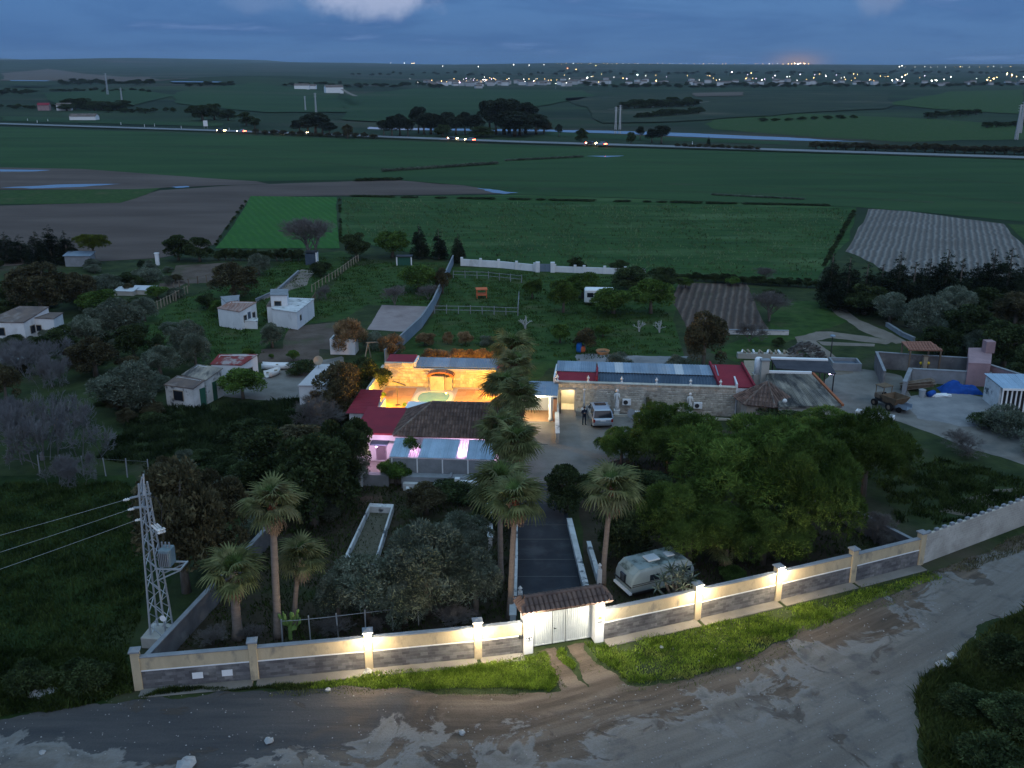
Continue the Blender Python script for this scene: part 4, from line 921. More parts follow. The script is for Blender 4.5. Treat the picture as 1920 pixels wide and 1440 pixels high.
mb = MB(); mb.bar((16.15, .46, 3.0), (15.5, 4.8, 4.0), .18, .5); mb.bar((19.5, .46, 3.0), (18.7, 4.8, 4.0), .18, .5); mb.build('roof_parapet', M['redroof'], t)
mb = MB(); mb.bx(16.3, 19.3, .47, 4.7, 0, 2.8); mb.build('end_room', M['white'], t)
# doorway: lit room behind the opening
mb = MB(); mb.bx(.35, 2.15, -.12, -.065, 2.26, 2.5); mb.build('lintel', M['coping'], t)
mb = MB(); mb.bx(.6, .66, -.9, -.02, .02, 2.2); d = mb.build('door', M['wood'], t); mb = MB(); mb.bx(.56, .60, -.8, -.7, 1.0, 1.1); mb.build('handle', M['steel'], d)
mb = MB(); mb.bx(.5, 2.0, 2.2, 2.3, 0, 2.6); mb.bx(.56, 1.94, .41, 2.19, .0, .03); mb.bx(.45, .55, .41, 2.19, 0, 2.6); mb.bx(1.96, 2.06, .41, 2.19, 0, 2.6); mb.build('entrance_room', mat('entrance_plaster', (.62,.55,.42), (.56,.50,.38), 2.0), t)
l = thing('entrance_lamp', 'lit ceiling lamp inside the stable doorway', 'lamp', SM @ Vector((1.5, 1.3, 2.3)), SRZ)
mb = MB(); mb.lathe([(.08, 0), (.08, .05)], 8); mb.build('base', M['cleanwhite'], l); mb = MB(); mb.lathe([(.03, -.1), (.09, -.05), (.08, -.002)], 8); mb.build('bulb', lamp_mat('door_bulb', (1, .82, .5), 25), l, True); lampshine(l, (0, 0, -.2), 200, (1, .82, .5), .1)
# finials
fin = MB(); fin.lathe([(.10, 0), (.10, .08), (.05, .14), (.09, .24), (.15, .38), (.06, .5), (.02, .62)], 10); fme = fin.mesh('finial'); fme.materials.append(M['statue'])
fb = MB(); fb.bx(-.14, .14, -.14, .14, 0, .08); fbm = fb.mesh('base'); fbm.materials.append(M['statue'])
for k, x in enumerate((.25, 3.3, 6.6, 10.0, 13.3, 16.2)):
    f = thing('wall_finial', ('first', 'second', 'third', 'fourth', 'fifth', 'sixth')[k] + ' white urn finial from the left on the stone wall', 'finial', SM @ Vector((x, .15, 3.07)), SRZ, 'urn finials on the stone wall')
    link('base', fbm, f); link('urn', fme, f, (0, 0, .08))
def statue(name, label, x, y, h, cls='statue', zb=0.0):
    f = thing(name, label, cls, SM @ Vector((x, y, zb)), SRZ)
    mb = MB(); mb.bx(-.26, .26, -.26, .26, 0, .55); mb.bx(-.3, .3, -.3, .3, .552, .62); mb.build('pedestal', M['statue'], f, bevel=.02)
    s = (h - .62)
    mb = MB(); z = .622
    mb.tube([(0, 0, z), (.02, 0, z + s * .2), (.03, 0, z + s * .45), (-.02, 0, z + s * .62), (-.03, 0, z + s * .78), (-.02, 0, z + s * .83), (-.02, 0, z + s * .86)], [.22, .20, .17, .14, .20, .10, .06], 10)
    mb.tube([(.16, 0, z + s * .80), (.24, -.08, z + s * .62), (.12, -.18, z + s * .55)], [.065, .055, .04], 7); mb.tube([(-.20, 0, z + s * .80), (-.27, -.02, z + s * .66), (-.22, -.12, z + s * .50)], [.065, .055, .04], 7)
    mb.ball((-.02, -.01, z + s * .93), s * .075, 9, sz=1.25); mb.build('figure', M['statue'], f, True)
    return f
statue('statue', 'white draped garden statue on a pedestal beside the silver car', 6.2, -.75, 2.7)
statue('statue', 'white garden statue partly behind the pine crowns', 13.3, -.55, 2.5)
f = thing('white_column', 'slim white column on a round base by the doorway', 'column', SM @ Vector((2.95, -.9, 0)), SRZ)
mb = MB(); mb.lathe([(.30, .5), (.30, .62), (.22, .72), (.12, .8)], 12); mb.build('base', M['statue'], f); mb = MB(); mb.lathe([(.12, .802), (.09, 1.6), (.08, 2.5), (.13, 2.6), (.13, 2.66)], 12); mb.build('shaft', M['statue'], f, True)
mb = MB(); mb.bx(-.75, .75, -.5, .55, 0, .5); mb.build('planter', M['stone'], f)
def ac_unit(label, x, y, z, s=1.0, grp='air conditioner units on the stone wall'):
    f = thing('air_conditioner', label, 'air conditioner', SM @ Vector((x, y, z)), SRZ, grp)
    mb = MB(); mb.bx(-.42 * s, .42 * s, -.18, .14, 0, .6 * s); mb.build('casing', M['cleanwhite'], f, bevel=.02)
    mb = MB(); mb.tube([(-.1 * s, -.19, .3 * s), (-.1 * s, -.20, .3 * s)], .23 * s, 14); mb.build('fan_grille', M['darksteel'], f)
    mb = MB(); mb.bx(-.3 * s, -.25 * s, -.15, .55, -.06, -.002); mb.bx(.25 * s, .3 * s, -.15, .55, -.06, -.002); mb.build('bracket', M['steel'], f)
ac_unit('white air conditioner unit beside the draped statue', 7.15, -.22, .95)
ac_unit('white air conditioner unit beside the statue behind the pines', 14.1, -.22, .85)
ac_unit('larger white air conditioner unit standing on the ground by the pines', 8.3, -1.9, .10, 1.35)
f = thing('tall_planter', 'dark wooden tall planter against the stone wall', 'planter', SM @ Vector((9.3, -.45, 0)), SRZ)
mb = MB(); mb.bx(-.3, .3, -.25, .25, 0, .9); mb.build('box', M['wood'], f); mb = MB(); mb.tube([(-.1, 0, .9), (-.12, 0, 1.9)], .16, 7); mb.tube([(.12, 0, .9), (.15, .02, 1.7)], .13, 7); mb.build('plant', LM['brownish'], f)
f = thing('low_kerb', 'low stone kerb along the foot of the stable wall', 'kerb', SO, SRZ)
mb = MB(); mb.bx(3.8, SL, -1.15, -1.0, 0, .22); mb.build('kerb', M['stone'], f)
f = thing('dish_stand', 'dark round dish standing before the large air conditioner', 'dish', SM @ Vector((7.55, -2.5, 0)), SRZ)
mb = MB(); mb.tube([(0, 0, 0), (0, 0, .8)], .05, 7); mb.build('stand', M['steel'], f); mb = MB(); mb.lathe([(.05, 0), (.30, .05), (.45, .16), (.43, .18)], 14); dd = mb.build('dish', M['coping'], f); dd.location = (0, 0, .85); dd.rotation_euler = (R(70), 0, R(20))
# carport left of the stable
t = CPT = thing('carport', 'carport with grey sheet roof and white column between palms and stable', 'carport', (1.0, 89.2, 0), R(-4))
for k in range(6): sheet_part(t, 'roof_sheet', (-.3 + k * .62, 0, 2.62), (.315 + k * .62, 0, 2.62), (.315 + k * .62, 3.6, 2.9), (-.3 + k * .62, 3.6, 2.9), 3, .03, M['tin'])
white_wall(t, -.3, 3.4, 3.0, 3.2, 0, 2.5); white_wall(t, -.4, -.2, -.5, 3.2, 0, 2.4, 'wall')
mb = MB(); mb.bx(-.3, 3.4, .02, .14, 2.45, 2.60); mb.build('beam', M['cleanwhite'], t)
mb = MB(); mb.lathe([(.24, .0), (.24, .3), (.19, .36), (.19, 2.2), (.24, 2.3), (.24, 2.44)], 14, (2.75, .1, 0)); mb.build('column', M['statue'], t, True)
mb = MB(); mb.bx(3.0, 3.35, -.1, .5, 0, 2.3); mb.build('brick_pier', mat('brick_pier', (.34,.17,.10), (.28,.14,.09), 3.0), t)
mb = MB(); mb.bx(-.2, 3.0, -.2, 2.99, .012, .05); mb.build('floor', M['terracotta'], t)
mb = MB(); mb.bx(.1, 2.7, -6.2, -.25, .012, .045); mb.build('apron', M['concrete'], t)
l = thing('carport_lamp', 'warm lit lamp under the carport roof', 'lamp', Matrix.Translation((1.0, 89.2, 0)) @ Vector((1.3, 1.0, 2.35)), 0)
mb = MB(); mb.lathe([(.09, 0), (.09, .05)], 8); mb.build('base', M['cleanwhite'], l); mb = MB(); mb.lathe([(.03, -.12), (.1, -.06), (.09, -.002)], 8); mb.build('bulb', lamp_mat('carport_bulb', (1, .85, .55), 25), l, True); lampshine(l, (0, -1.6, -.2), 330, (1, .84, .50), .1)
t = thing('court_wall', 'low stone wall edging the court below the carport', 'wall', (4.15, 83.2, 0), R(-2))
mb = MB(); mb.bx(-.16, .16, 0, 8.4, 0, .95); mb.build('wall_panel', M['stone'], t); mb = MB(); mb.bx(-.2, .2, -.05, 8.4, .952, 1.02); mb.build('coping', M['dirtywhite'], t)

# ------------------------------------------------------------------ farm buildings on the right
def PB(px, z): return [G(a, b, z) for a, b in px]
def tilted(px, zs): return [G(a, b, z) for (a, b), z in zip(px, zs)]
t = thing('tiled_pavilion', 'six sided pavilion with brown tile roof at the end of the stone wall', 'pavilion')
c0 = G(1424, 752, 2.3); rad = 3.0; apex = Vector((c0.x + .8, c0.y + .6, 4.1))
hexp = [Vector((c0.x + .6 + rad * math.cos(R(60 * k - 90 + 8)), c0.y + .5 + rad * .85 * math.sin(R(60 * k - 90 + 8)), 2.35)) for k in range(6)]
mb = MB()
for k in range(6): under(mb, [hexp[k], hexp[(k + 1) % 6], apex], .08)
roof = mb.build('roof', M['tile'], t); mb = MB()
for k in range(6): barrel_tiles(mb, hexp[k], hexp[(k + 1) % 6], apex, apex, w=.3, row=.5, r=.11)
mb.build('roof_tiles', M['tile'], roof, kind='stuff')
mb = MB()
for k in range(6): mb.tube([hexp[k], apex], .10, 6)
mb.build('hip_tiles', M['oldtile'], roof)
mb = MB(); cc = sum(hexp, Vector()) / 6; mb.prism([((p.x - cc.x) * .85 + cc.x, (p.y - cc.y) * .85 + cc.y) for p in hexp], 0, 2.3); mb.build('wall', M['stone'], t)
t = thing('barn', 'barn with flat weathered fibre cement roof and orange tiled edge', 'barn')
bc = tilted([(1437,700),(1522,702),(1578,762),(1462,764)], [3.0, 3.0, 2.6, 2.6])
poly_block(t, bc, M['blockwall'], M['fibre'], .1, .1)
a, b, c_, d_ = [v + Vector((0, 0, .012)) for v in bc]                  # a back-left b back-right c front-right d front-left
for k in range(11):
    f0, f1 = k / 11 + .004, (k + 1) / 11 - .004
    for g0, g1 in ((.0, .52), (.48, 1.0)):
        lo0, lo1 = d_.lerp(c_, f0), d_.lerp(c_, f1); hi0, hi1 = a.lerp(b, f0), a.lerp(b, f1); lift = Vector((0, 0, .02 + (.04 if g0 == 0 else 0)))
        sheet_part(t, 'roof_sheet', lo0.lerp(hi0, g0) + lift, lo1.lerp(hi1, g0) + lift, lo1.lerp(hi1, g1) + lift * .5, lo0.lerp(hi0, g1) + lift * .5, 3, .04, M['fibre'])
mb = MB(); mb.bar(b + Vector((.12, 0, .1)), c_ + Vector((.12, 0, .1)), .22, .2); mb.build('edge_tiles', mat('orange_edge_tile', (.38,.13,.06), (.30,.11,.06), 2.0), t)
mb = MB(); mb.bar(a + Vector((0, .12, .1)), b + Vector((0, .12, .1)), .25, .3); mb.build('ridge_parapet', M['cleanwhite'], t)
t = thing('pergola', 'open shelter with white edged dark roof behind the barn', 'shelter')
pc = tilted([(1446,673),(1552,676),(1568,700),(1456,690)], [3.1, 3.1, 2.8, 2.8])
mb = MB(); under(mb, pc[::-1], .12); mb.build('roof', mat('dark_felt', (.05,.05,.06), (.07,.07,.08), 1.0), t)
mb = MB(); mb.bar(pc[0] + Vector((0, .05, .08)), pc[1] + Vector((0, .05, .08)), .5, .16); mb.build('fascia', M['cleanwhite'], t)
for q in (pc[1], pc[2], pc[2].lerp(pc[3], .25), pc[3], pc[0]): 
    mb = MB(); s = q.lerp(sum(pc, Vector()) / 4, .06); mb.tube([(s.x, s.y, 0), (s.x, s.y, s.z - .13)], .07, 6); mb.build('post', M['darksteel'], t)
q = G(1556, 699, 2.55); l = thing('shelter_lamp', 'small lilac lamp at the corner of the open shelter', 'lamp', q)
mb = MB(); mb.bx(-.06, .06, -.06, .06, 0, .1); mb.build('base', M['darksteel'], l); mb = MB(); mb.ball((0, -.05, -.08), .09, 8); mb.build('bulb', lamp_mat('lilac_bulb', (.85, .65, 1.0), 30), l, True); lampshine(l, (0, -.2, -.15), 14, (.8, .65, 1.0), .08)
t = thing('chimney_stack', 'square rendered chimney beside a white water tank on the barn', 'chimney', G(1432, 706, 2.6))
mb = MB(); mb.bx(-.4, .4, -.35, .35, -2.6, 1.75); mb.build('shaft', M['blockwall'], t); mb = MB(); mb.bx(-.48, .48, -.42, .42, 1.752, 1.85); mb.build('cap', M['coping'], t)
t = thing('roof_tank', 'white water tank standing beside the chimney', 'tank', G(1421, 700, 2.75))
mb = MB(); mb.lathe([(.42, 0), (.42, 1.55), (.3, 1.7)], 14); mb.build('tank', M['cleanwhite'], t, True); mb = MB(); mb.bx(-.5, .5, -.5, .5, -2.75, -.01); mb.build('stand', M['blockwall'], t)
t = thing('back_room', 'sandy walled room behind the red roof end of the stable', 'building')
poly_block(t, tilted([(1395,676),(1428,676),(1424,702),(1400,704)], [2.8, 2.8, 2.6, 2.6]), M['blockwall'], M['palewood'], .05, .08)
t = thing('water_container', 'white caged water container on the barn edge', 'container', G(1475, 765, 0) + Vector((0, .4, 0)), R(-8))
mb = MB(); mb.bx(-.55, .55, -.45, .45, 1.2, 2.55); mb.build('tank', M['tinlight'], t, bevel=.05)
mb = MB()
for k in range(6): x = -.58 + k * .232; mb.bar((x, -.48, 1.2), (x, -.48, 2.58), .025); mb.bar((x, .48, 1.2), (x, .48, 2.58), .025)
for k in range(5): z = 1.22 + k * .34; mb.bar((-.58, -.48, z), (.58, -.48, z), .025); mb.bar((.58, -.48, z), (.58, .48, z), .025); mb.bar((-.58, -.48, z), (-.58, .48, z), .025)
mb.build('cage', M['steel'], t); mb = MB(); mb.bx(-.6, .6, -.5, .5, 0, 1.19); mb.build('stand', M['blockwall'], t)
for k, (px, py) in enumerate(((1372, 722), (1471, 752))):
    f = thing('ball_finial', ('white ball finial on the right end of the stone wall', 'white ball finial in front of the tiled pavilion')[k], 'finial', G(px, py + 6, 2.5)); mb = MB(); mb.bx(-.2, .2, -.2, .2, -2.5, .1); mb.build('post', M['stone'], f); mb = MB(); mb.ball((0, 0, .33), .22, 10); mb.build('ball', M['statue'], f, True)
# walled yard
def block_run(name, label, px, h, m, w=.2, cat='wall', cop='coping'):
    t = thing(name, label, cat); P = [Vector((p.x, p.y, 0)) for p in GP(px)]
    for i in range(len(P) - 1):
        a, b = P[i], P[i + 1]; dd = (b - a).normalized(); nn = Vector((dd.y, -dd.x, 0)); hh = h if not isinstance(h, (list, tuple)) else h[i]
        mb = MB(); q = nn * w / 2; e = dd * (w / 2 if i else 0)
        mb.prism([(k.x, k.y) for k in (a + q + e, b + q + dd * w / 2, b - q + dd * w / 2, a - q + e)], 0, hh); mb.build('wall_panel', m, t)
        mb = MB(); q = nn * (w / 2 + .05); mb.prism([(k.x, k.y) for k in (a + q + e, b + q + dd * w / 2, b - q + dd * w / 2, a - q + e)], hh + .002, hh + .07); mb.build('coping', M[cop], t)
    return t
block_run('yard_wall', 'grey block wall enclosing the back of the farmyard', [(1655,728),(1640,690),(1730,697),(1812,702)], 1.9, M['greyblock'])
block_run('yard_wall', 'mossy grey wall behind the blue tarpaulin', [(1693,742),(1704,716),(1852,724)], 1.5, M['coping'], .35)
block_run('yard_wall', 'pink rendered stepped wall at the right edge of the farmyard', [(1845,715),(1920,740),(1990,765)], [2.0, 1.6], M['pinkwall'], .3)
t = thing('ruined_oven', 'pink rendered block with a square chimney by the farm wall', 'oven')
poly_block(t, tilted([(1816,652),(1842,652),(1860,662),(1858,682),(1816,680)], [2.6]*5), M['pinkwall'], M['pinkwall'], .02, .1)
mb = MB(); q = G(1852, 660, 2.6); mb.bx(q.x - .5, q.x + .5, q.y - .5, q.y + .5, 2.6, 3.9); mb.build('chimney', M['pinkwall'], t)
t = thing('tile_shelter', 'open shelter with terracotta tile roof at the back of the farmyard', 'shelter')
rc = tilted([(1690,640),(1745,640),(1768,657),(1706,656)], [3.3, 3.3, 2.8, 2.8])
mb = MB(); under(mb, rc[::-1], .1); roof = mb.build('roof', mat('pink_tile', (.30,.15,.11), (.24,.12,.09), 2.0), t); mb = MB(); barrel_tiles(mb, rc[3], rc[2], rc[1], rc[0], w=.3, row=.5, r=.1); mb.build('roof_tiles', mat('pink_tile'  , (.3,.15,.11)), roof, kind='stuff')
for q in rc: s = q.lerp(sum(rc, Vector()) / 4, .08); mb = MB(); mb.bx(s.x - .08, s.x + .08, s.y - .08, s.y + .08, 0, s.z - .1); mb.build('post', M['wood'], t)
t = thing('farm_shed', 'shed with pale blue sheet roof and white slatted front at the right edge', 'shed')
sc_ = tilted([(1845,700),(1960,702),(1975,730),(1880,728)], [2.7, 2.7, 2.5, 2.5]); b0, b1, f1, f0 = sc_
for k in range(8): sheet_part(t, 'roof_sheet', f0.lerp(f1, k / 8 + .003), f0.lerp(f1, (k + 1) / 8 - .003), b0.lerp(b1, (k + 1) / 8 - .003), b0.lerp(b1, k / 8 + .003), 4, .03, M['porch'])
mb = MB(); mb.bar(f0 + Vector((0, -.05, -.1)), f1 + Vector((0, -.05, -.1)), .05, .22); mb.build('fascia', M['cleanwhite'], t)
mb = MB(); mb.prism([(p.x, p.y) for p in (f0.lerp(b0, .1) , f0.lerp(b0, .1) + Vector((.2, 0, 0)), b0 + Vector((.3, -.3, 0)), b0 + Vector((.1, -.3, 0)))], 0, 2.45); mb.build('side_wall', M['dirtywhite'], t)
mb = MB(); mb.prism([(p.x, p.y) for p in (f0 + Vector((.1, .7, 0)), f1 + Vector((0, .7, 0)), f1 + Vector((0, .8, 0)), f0 + Vector((.1, .8, 0)))], 0, 2.4); mb.build('front_wall', M['darksteel'], t)
for k in range(11): q = f0.lerp(f1, (k + .2) / 11); mb = MB(); mb.bx(q.x, q.x + .14, q.y + .05, q.y + .12, 0, q.z - .15); mb.build('slat', M['cleanwhite'], t)

# ------------------------------------------------------------------ farmyard things
def lumpy(name, m, parent, cx, cyy, lx, ly, h, seed=0, n=14):
    rnd = random.Random(seed); mb = MB(); vs = []
    for j in range(n + 1):
        for i in range(n + 1):
            u, v = i / n * 2 - 1, j / n * 2 - 1; e = max(0, 1 - max(abs(u), abs(v)) ** 3)
            vs.append((cx + u * lx / 2 + rnd.uniform(-.08, .08), cyy + v * ly / 2 + rnd.uniform(-.08, .08), .01 + e * h * (.55 + .45 * math.sin(u * 3 + seed) * math.cos(v * 2.5)) + rnd.uniform(0, .12) * e))
    mb.add(vs, [(j * (n + 1) + i, j * (n + 1) + i + 1, (j + 1) * (n + 1) + i + 1, (j + 1) * (n + 1) + i) for j in range(n) for i in range(n)]); return mb.build(name, m, parent, True)
q = G(1800, 734); t = thing('tarpaulin_heap', 'bright blue tarpaulin over a heap against the farmyard wall', 'tarpaulin', q, R(-8))
lumpy('tarpaulin', M['bluetarp'], t, 0, 0, 4.2, 1.9, 1.25, 3, 20)
def plank_heap(label, px, py, n, L, seed, m, lean=0.0):
    rnd = random.Random(seed); t = thing('timber_pile', label, 'timber pile', G(px, py), rnd.uniform(-.4, .2))
    for k in range(n):
        mb = MB(); a = rnd.uniform(-.25, .25); z = .05 + .11 * (k // 3); y = (k % 3) * .35 - .35 + rnd.uniform(-.1, .1)
        mb.bar((-L / 2 + rnd.uniform(-.3, .3), y - a, z), (L / 2 + rnd.uniform(-.3, .3), y + a, z + lean), .28, .09); mb.build('plank', m, t)
plank_heap('dark leaning timber pile in the corner of the farmyard', 1718, 732, 18, 3.0, 3, M['wood'], .7)
plank_heap('white boards lying beside the blue tarpaulin', 1762, 742, 5, 1.9, 5, M['cleanwhite'])
t = thing('plastic_drum', 'dark blue drum lying beside the timber pile', 'drum', G(1745, 743), R(40)); mb = MB(); mb.tube([(-.5, 0, .3), (.5, 0, .3)], .3, 12); mb.build('barrel', M['bluetarp'], t, True); mb = MB(); mb.tube([(.5, .1, .42), (.54, .1, .42)], .05, 8); mb.build('bung', M['black'], t)
t = thing('metal_bin', 'grey metal bin by the timber pile', 'bin', G(1728, 744)); mb = MB(); mb.lathe([(.28, 0), (.36, .75), (.38, .78)], 12); mb.build('body', M['steel'], t); mb = MB(); mb.lathe([(.39, .782), (.1, .9)], 12); mb.build('lid', M['coping'], t)
# small dumper
t = thing('dumper', 'small brown dumper truck parked in the farmyard', 'dumper', G(1668, 765), R(25))
mb = MB(); mb.add([(-.75,-1.2,.75),(.75,-1.2,.75),(.75,.3,.75),(-.75,.3,.75),(-.95,-1.6,1.5),(.95,-1.6,1.5),(.95,.45,1.45),(-.95,.45,1.45)], [(0,3,2,1),(0,1,5,4),(1,2,6,5),(2,3,7,6),(3,0,4,7)]); sk = mb.build('skip', mat('rusty_brown', (.12,.085,.055), (.17,.12,.08), 2.0), t); sk.modifiers.new('s', 'SOLIDIFY').thickness = .05
mb = MB(); mb.bx(-.4, .4, -1.0, 1.7, .45, .74); mb.build('chassis', M['darksteel'], t); mb = MB(); mb.bx(-.5, .5, 1.0, 1.75, .75, 1.2); mb.build('engine_cover', M['wood'], t, bevel=.04)
mb = MB(); mb.bx(-.25, .25, .55, .95, .75, 1.0); mb.bx(-.25, .25, .88, .97, 1.0, 1.4); mb.build('seat', M['black'], t)
mb = MB()
for x in (-.55, .55):
    mb.tube([(x, .5, .75), (x, .5, 2.1)], .04, 6); mb.tube([(x, 1.5, 1.2), (x, 1.5, 2.1)], .04, 6)
mb.bx(-.65, .65, .4, 1.6, 2.1, 2.16); mb.build('roll_bar', mat('rusty_brown', (.1,.1,.1)), t)
for x in (-.8, .8):
    for y, r in ((-.7, .45), (1.3, .36)):
        mb = MB(); mb.tube([(x - .14, y, r), (x + .14, y, r)], r, 14); w = mb.build('wheel', M['black'], t); mb = MB(); mb.tube([(x - .15, y, r), (x + .15, y, r)], r * .5, 10); mb.build('rim', M['wood'], w)
t = thing('cart', 'small grey cart beside the dumper', 'cart', G(1690, 772), R(40)); mb = MB(); mb.bx(-.5, .5, -.8, .8, .45, .55); mb.bx(-.5, -.45, -.8, .8, .55, .9); mb.bx(.45, .5, -.8, .8, .55, .9); mb.build('tray', M['tin'], t); mb = MB(); mb.tube([(-.6, 0, .3), (-.5, 0, .3)], .3, 10); mb.tube([(.5, 0, .3), (.6, 0, .3)], .3, 10); mb.build('wheel', M['black'], t)
t = thing('feed_trough', 'long white trough on the farmyard edge above the pines', 'trough', G(1640, 783), R(-32)); mb = MB(); mb.bx(-1.8, 1.8, -.35, .35, 0, .08); mb.bx(-1.8, 1.8, -.35, -.25, .08, .5); mb.bx(-1.8, 1.8, .25, .35, .08, .5); mb.bx(-1.8, -1.7, -.25, .25, .08, .5); mb.bx(1.7, 1.8, -.25, .25, .08, .5); mb.build('trough', M['white'], t)
t = thing('stone_trough', 'blue grey square trough behind the open shelter', 'trough', G(1583, 690), R(-6)); mb = MB(); mb.bx(-1.6, 1.6, -1.2, -1.0, 0, .9); mb.bx(-1.6, 1.6, 1.0, 1.2, 0, .9); mb.bx(-1.6, -1.4, -1, 1, 0, .9); mb.bx(1.4, 1.6, -1, 1, 0, .9); mb.build('trough', M['coping'], t); mb = MB(); mb.bx(-1.4, 1.4, -1, 1, .4, .55); mb.build('water', M['water'], t)
for k, (px, py, lab) in enumerate(((1701, 690, 'yellow topped post by the farmyard back wall'), (1724, 700, 'left yellow post beside the brown door post'), (1738, 700, 'right yellow post beside the brown door post'))):
    t = thing('yellow_post', lab, 'post', G(px, py)); mb = MB(); mb.tube([(0, 0, 0), (0, 0, 2.1 if k == 0 else 1.1)], .07, 7); mb.build('shaft', M['wood'], t); mb = MB(); mb.ball((0, 0, 2.2 if k == 0 else 1.2), .18, 8); mb.build('head', M['yellow'], t)
t = thing('brown_post', 'thick brown post between the two yellow posts', 'post', G(1731, 702)); mb = MB(); mb.bx(-.22, .22, -.2, .2, 0, 2.1); mb.build('shaft', M['palewood'], t); mb = MB(); mb.bx(-.3, .3, -.26, .26, 2.1, 2.2); mb.build('cap', M['wood'], t)
t = thing('yard_lamp_post', 'dark unlit lamp post with flat head by the dirt track', 'lamp post', G(1556, 682)); mb = MB(); mb.tube([(0, 0, 0), (0, 0, 3.2)], [.08, .05], 8); mb.build('pole', M['darksteel'], t); mb = MB(); mb.lathe([(.08, 3.2), (.32, 3.3), (.3, 3.42), (.05, 3.5)], 10); mb.build('head', M['tin'], t)
t = thing('stone_heap', 'round heap of dark stones and cut branches by the track', 'heap', G(1508, 672)); rnd = random.Random(4); mb = MB()
for k in range(170):
    a, r = rnd.uniform(0, 6.28), math.sqrt(rnd.random()) * 2.4; z = max(0, 1.8 * (1 - (r / 2.5) ** 2)); s = rnd.uniform(.12, .3)
    mb.bar((r * math.cos(a) - s, r * math.sin(a) * .8, z + rnd.uniform(-.1, .1)), (r * math.cos(a) + s, r * math.sin(a) * .8 + rnd.uniform(-s, s), z + rnd.uniform(0, .3)), s * .8, s * .7)
mb.build('stones', mat('dark_stone', (.07,.065,.06), (.12,.11,.10), 2.0, island=.4), t, kind='stuff')
t = thing('log_row', 'pale stacked logs and tins on a low wall behind the barn', 'log stack', G(1440, 672), R(-4)); rnd = random.Random(8)
for k in range(14):
    mb = MB(); x = -3.2 + k * .5; mb.tube([(x, -.3 + rnd.uniform(-.1, .1), .75), (x + rnd.uniform(-.3, .3), .5, .85)], rnd.uniform(.09, .16), 7); mb.build('log', M['palewood'] if k % 3 else M['cleanwhite'], t)
mb = MB(); mb.bx(-3.6, 3.9, -.35, .45, 0, .62); mb.build('low_wall', M['blockwall'], t)

# ------------------------------------------------------------------ white farm houses on the left
def cottage(name, label, roof_px, zs, rm, wm=None, windows=(), door=None):
    t = thing(name, label, 'house'); top = tilted(roof_px, zs); poly_block(t, top, wm or M['white'], rm, .12, .10)
    # roof_px order: back-left, back-right, front-right, front-left -> front wall d->c, right wall c->b
    a, b, c, d = top
    for side, u0, u1, z0, z1 in windows:
        p, q = (d, c) if side == 'f' else (c, b)
        wo = wall_rect(t, 'window', p, q, u0, u1, z0, z1, M['glassd'], .045); wall_rect(t, 'window_frame', p, q, u0 - .09, u1 + .09, z0 - .0, z1 + .09, M['palewood'], .02); wall_rect(t, 'window_sill', p, q, u0 - .06, u1 + .06, z0 - .08, z0 - .004, M['coping'], .06)
    if door:
        side, u0, u1, m = door; p, q = (d, c) if side == 'f' else (c, b); wall_rect(t, 'door', p, q, u0, u1, 0, 2.0, m, .03)
    return t, top
M['brownroof'] = mat('brown_fibre_roof', (.17,.125,.105), (.11,.09,.085), .8, c3=(.24,.20,.18), s3=.5, bump=.01, bscale=4)
M['pinkroof'] = mat('rust_stripe_roof', (.24,.12,.09), (.34,.26,.23), 1.2, c3=(.14,.09,.08), s3=.9, stretch=(3,.3,1))
cottage('farmhouse', 'long white farmhouse with sloping brown roof at the left edge', [(36,574),(90,575),(44,604),(-30,603)], [3.6,3.6,2.7,2.7], M['brownroof'], None, [('r', 1.0, 1.7, 1.0, 1.9), ('f', 1.5, 2.4, 1, 1.9)])
cottage('farmhouse_wing', 'boxy white wing on the right of the long farmhouse', [(68,585),(117,586),(100,597),(58,595)], [2.8]*4, M['brownroof'], None, [('f', .6, 1.2, 1.1, 1.8)])
cottage('cottage', 'small white cottage with brown roof facing the scrub, nearest of the left houses', [(333,704),(382,712),(361,728),(309,721)], [2.8,2.8,2.3,2.3], M['brownroof'], M['dirtywhite'], [('f', 1.0, 2.1, .8, 1.8)], ('r', .8, 1.5, M['greenhut']))
cottage('cottage', 'white cottage with grey ridge roof joined behind the nearest small cottage', [(370,683),(416,690),(385,712),(342,702)], [3.3,3.0,2.6,2.9], M['fibre'], M['dirtywhite'], [('r', 2.6, 3.2, .9, 1.7)], ('r', 1.0, 1.7, M['greenhut']))
cottage('cottage', 'white shed with patchy red sheet roof behind the green orchard tree', [(412,664),(482,664),(452,684),(396,682)], [3.0,3.0,2.4,2.4], M['redrust'], None, [('r', 1.0, 1.5, 1.2, 1.7)])
cottage('cottage', 'white cottage with rusty striped roof in the middle plots', [(434,565),(480,566),(449,584),(408,577)], [3.0,3.0,2.5,2.5], M['pinkroof'], None, [('r', .8, 1.3, .9, 1.7), ('r', 2.6, 3.1, .9, 1.7)], ('r', 1.6, 2.2, M['tindark']))
cottage('cottage', 'white outbuilding with grey lean roof behind the rusty striped cottage', [(414,556),(448,553),(446,562),(424,566)], [3.0,3.1,2.8,2.7], M['coping'])
t, _ = cottage('terrace_shed', 'low white wall and shed below the rusty striped cottage', [(440,594),(482,596),(482,602),(440,600)], [1.1]*4, M['dirtywhite'])
cottage('long_shed', 'long white shed with pale flat roof beside the fenced lawn', [(540,558),(588,560),(556,585),(510,578)], [2.5,2.5,2.4,2.4], M['dirtywhite'], None, [('r', 1.2, 1.7, 1.0, 1.6)])
cottage('long_shed', 'low shed with brown felt roof in front of the tall white box room', [(508,561),(540,560),(545,574),(500,573)], [2.4]*4, M['brownroof'], None, [('f', .8, 1.3, .9, 1.6)])
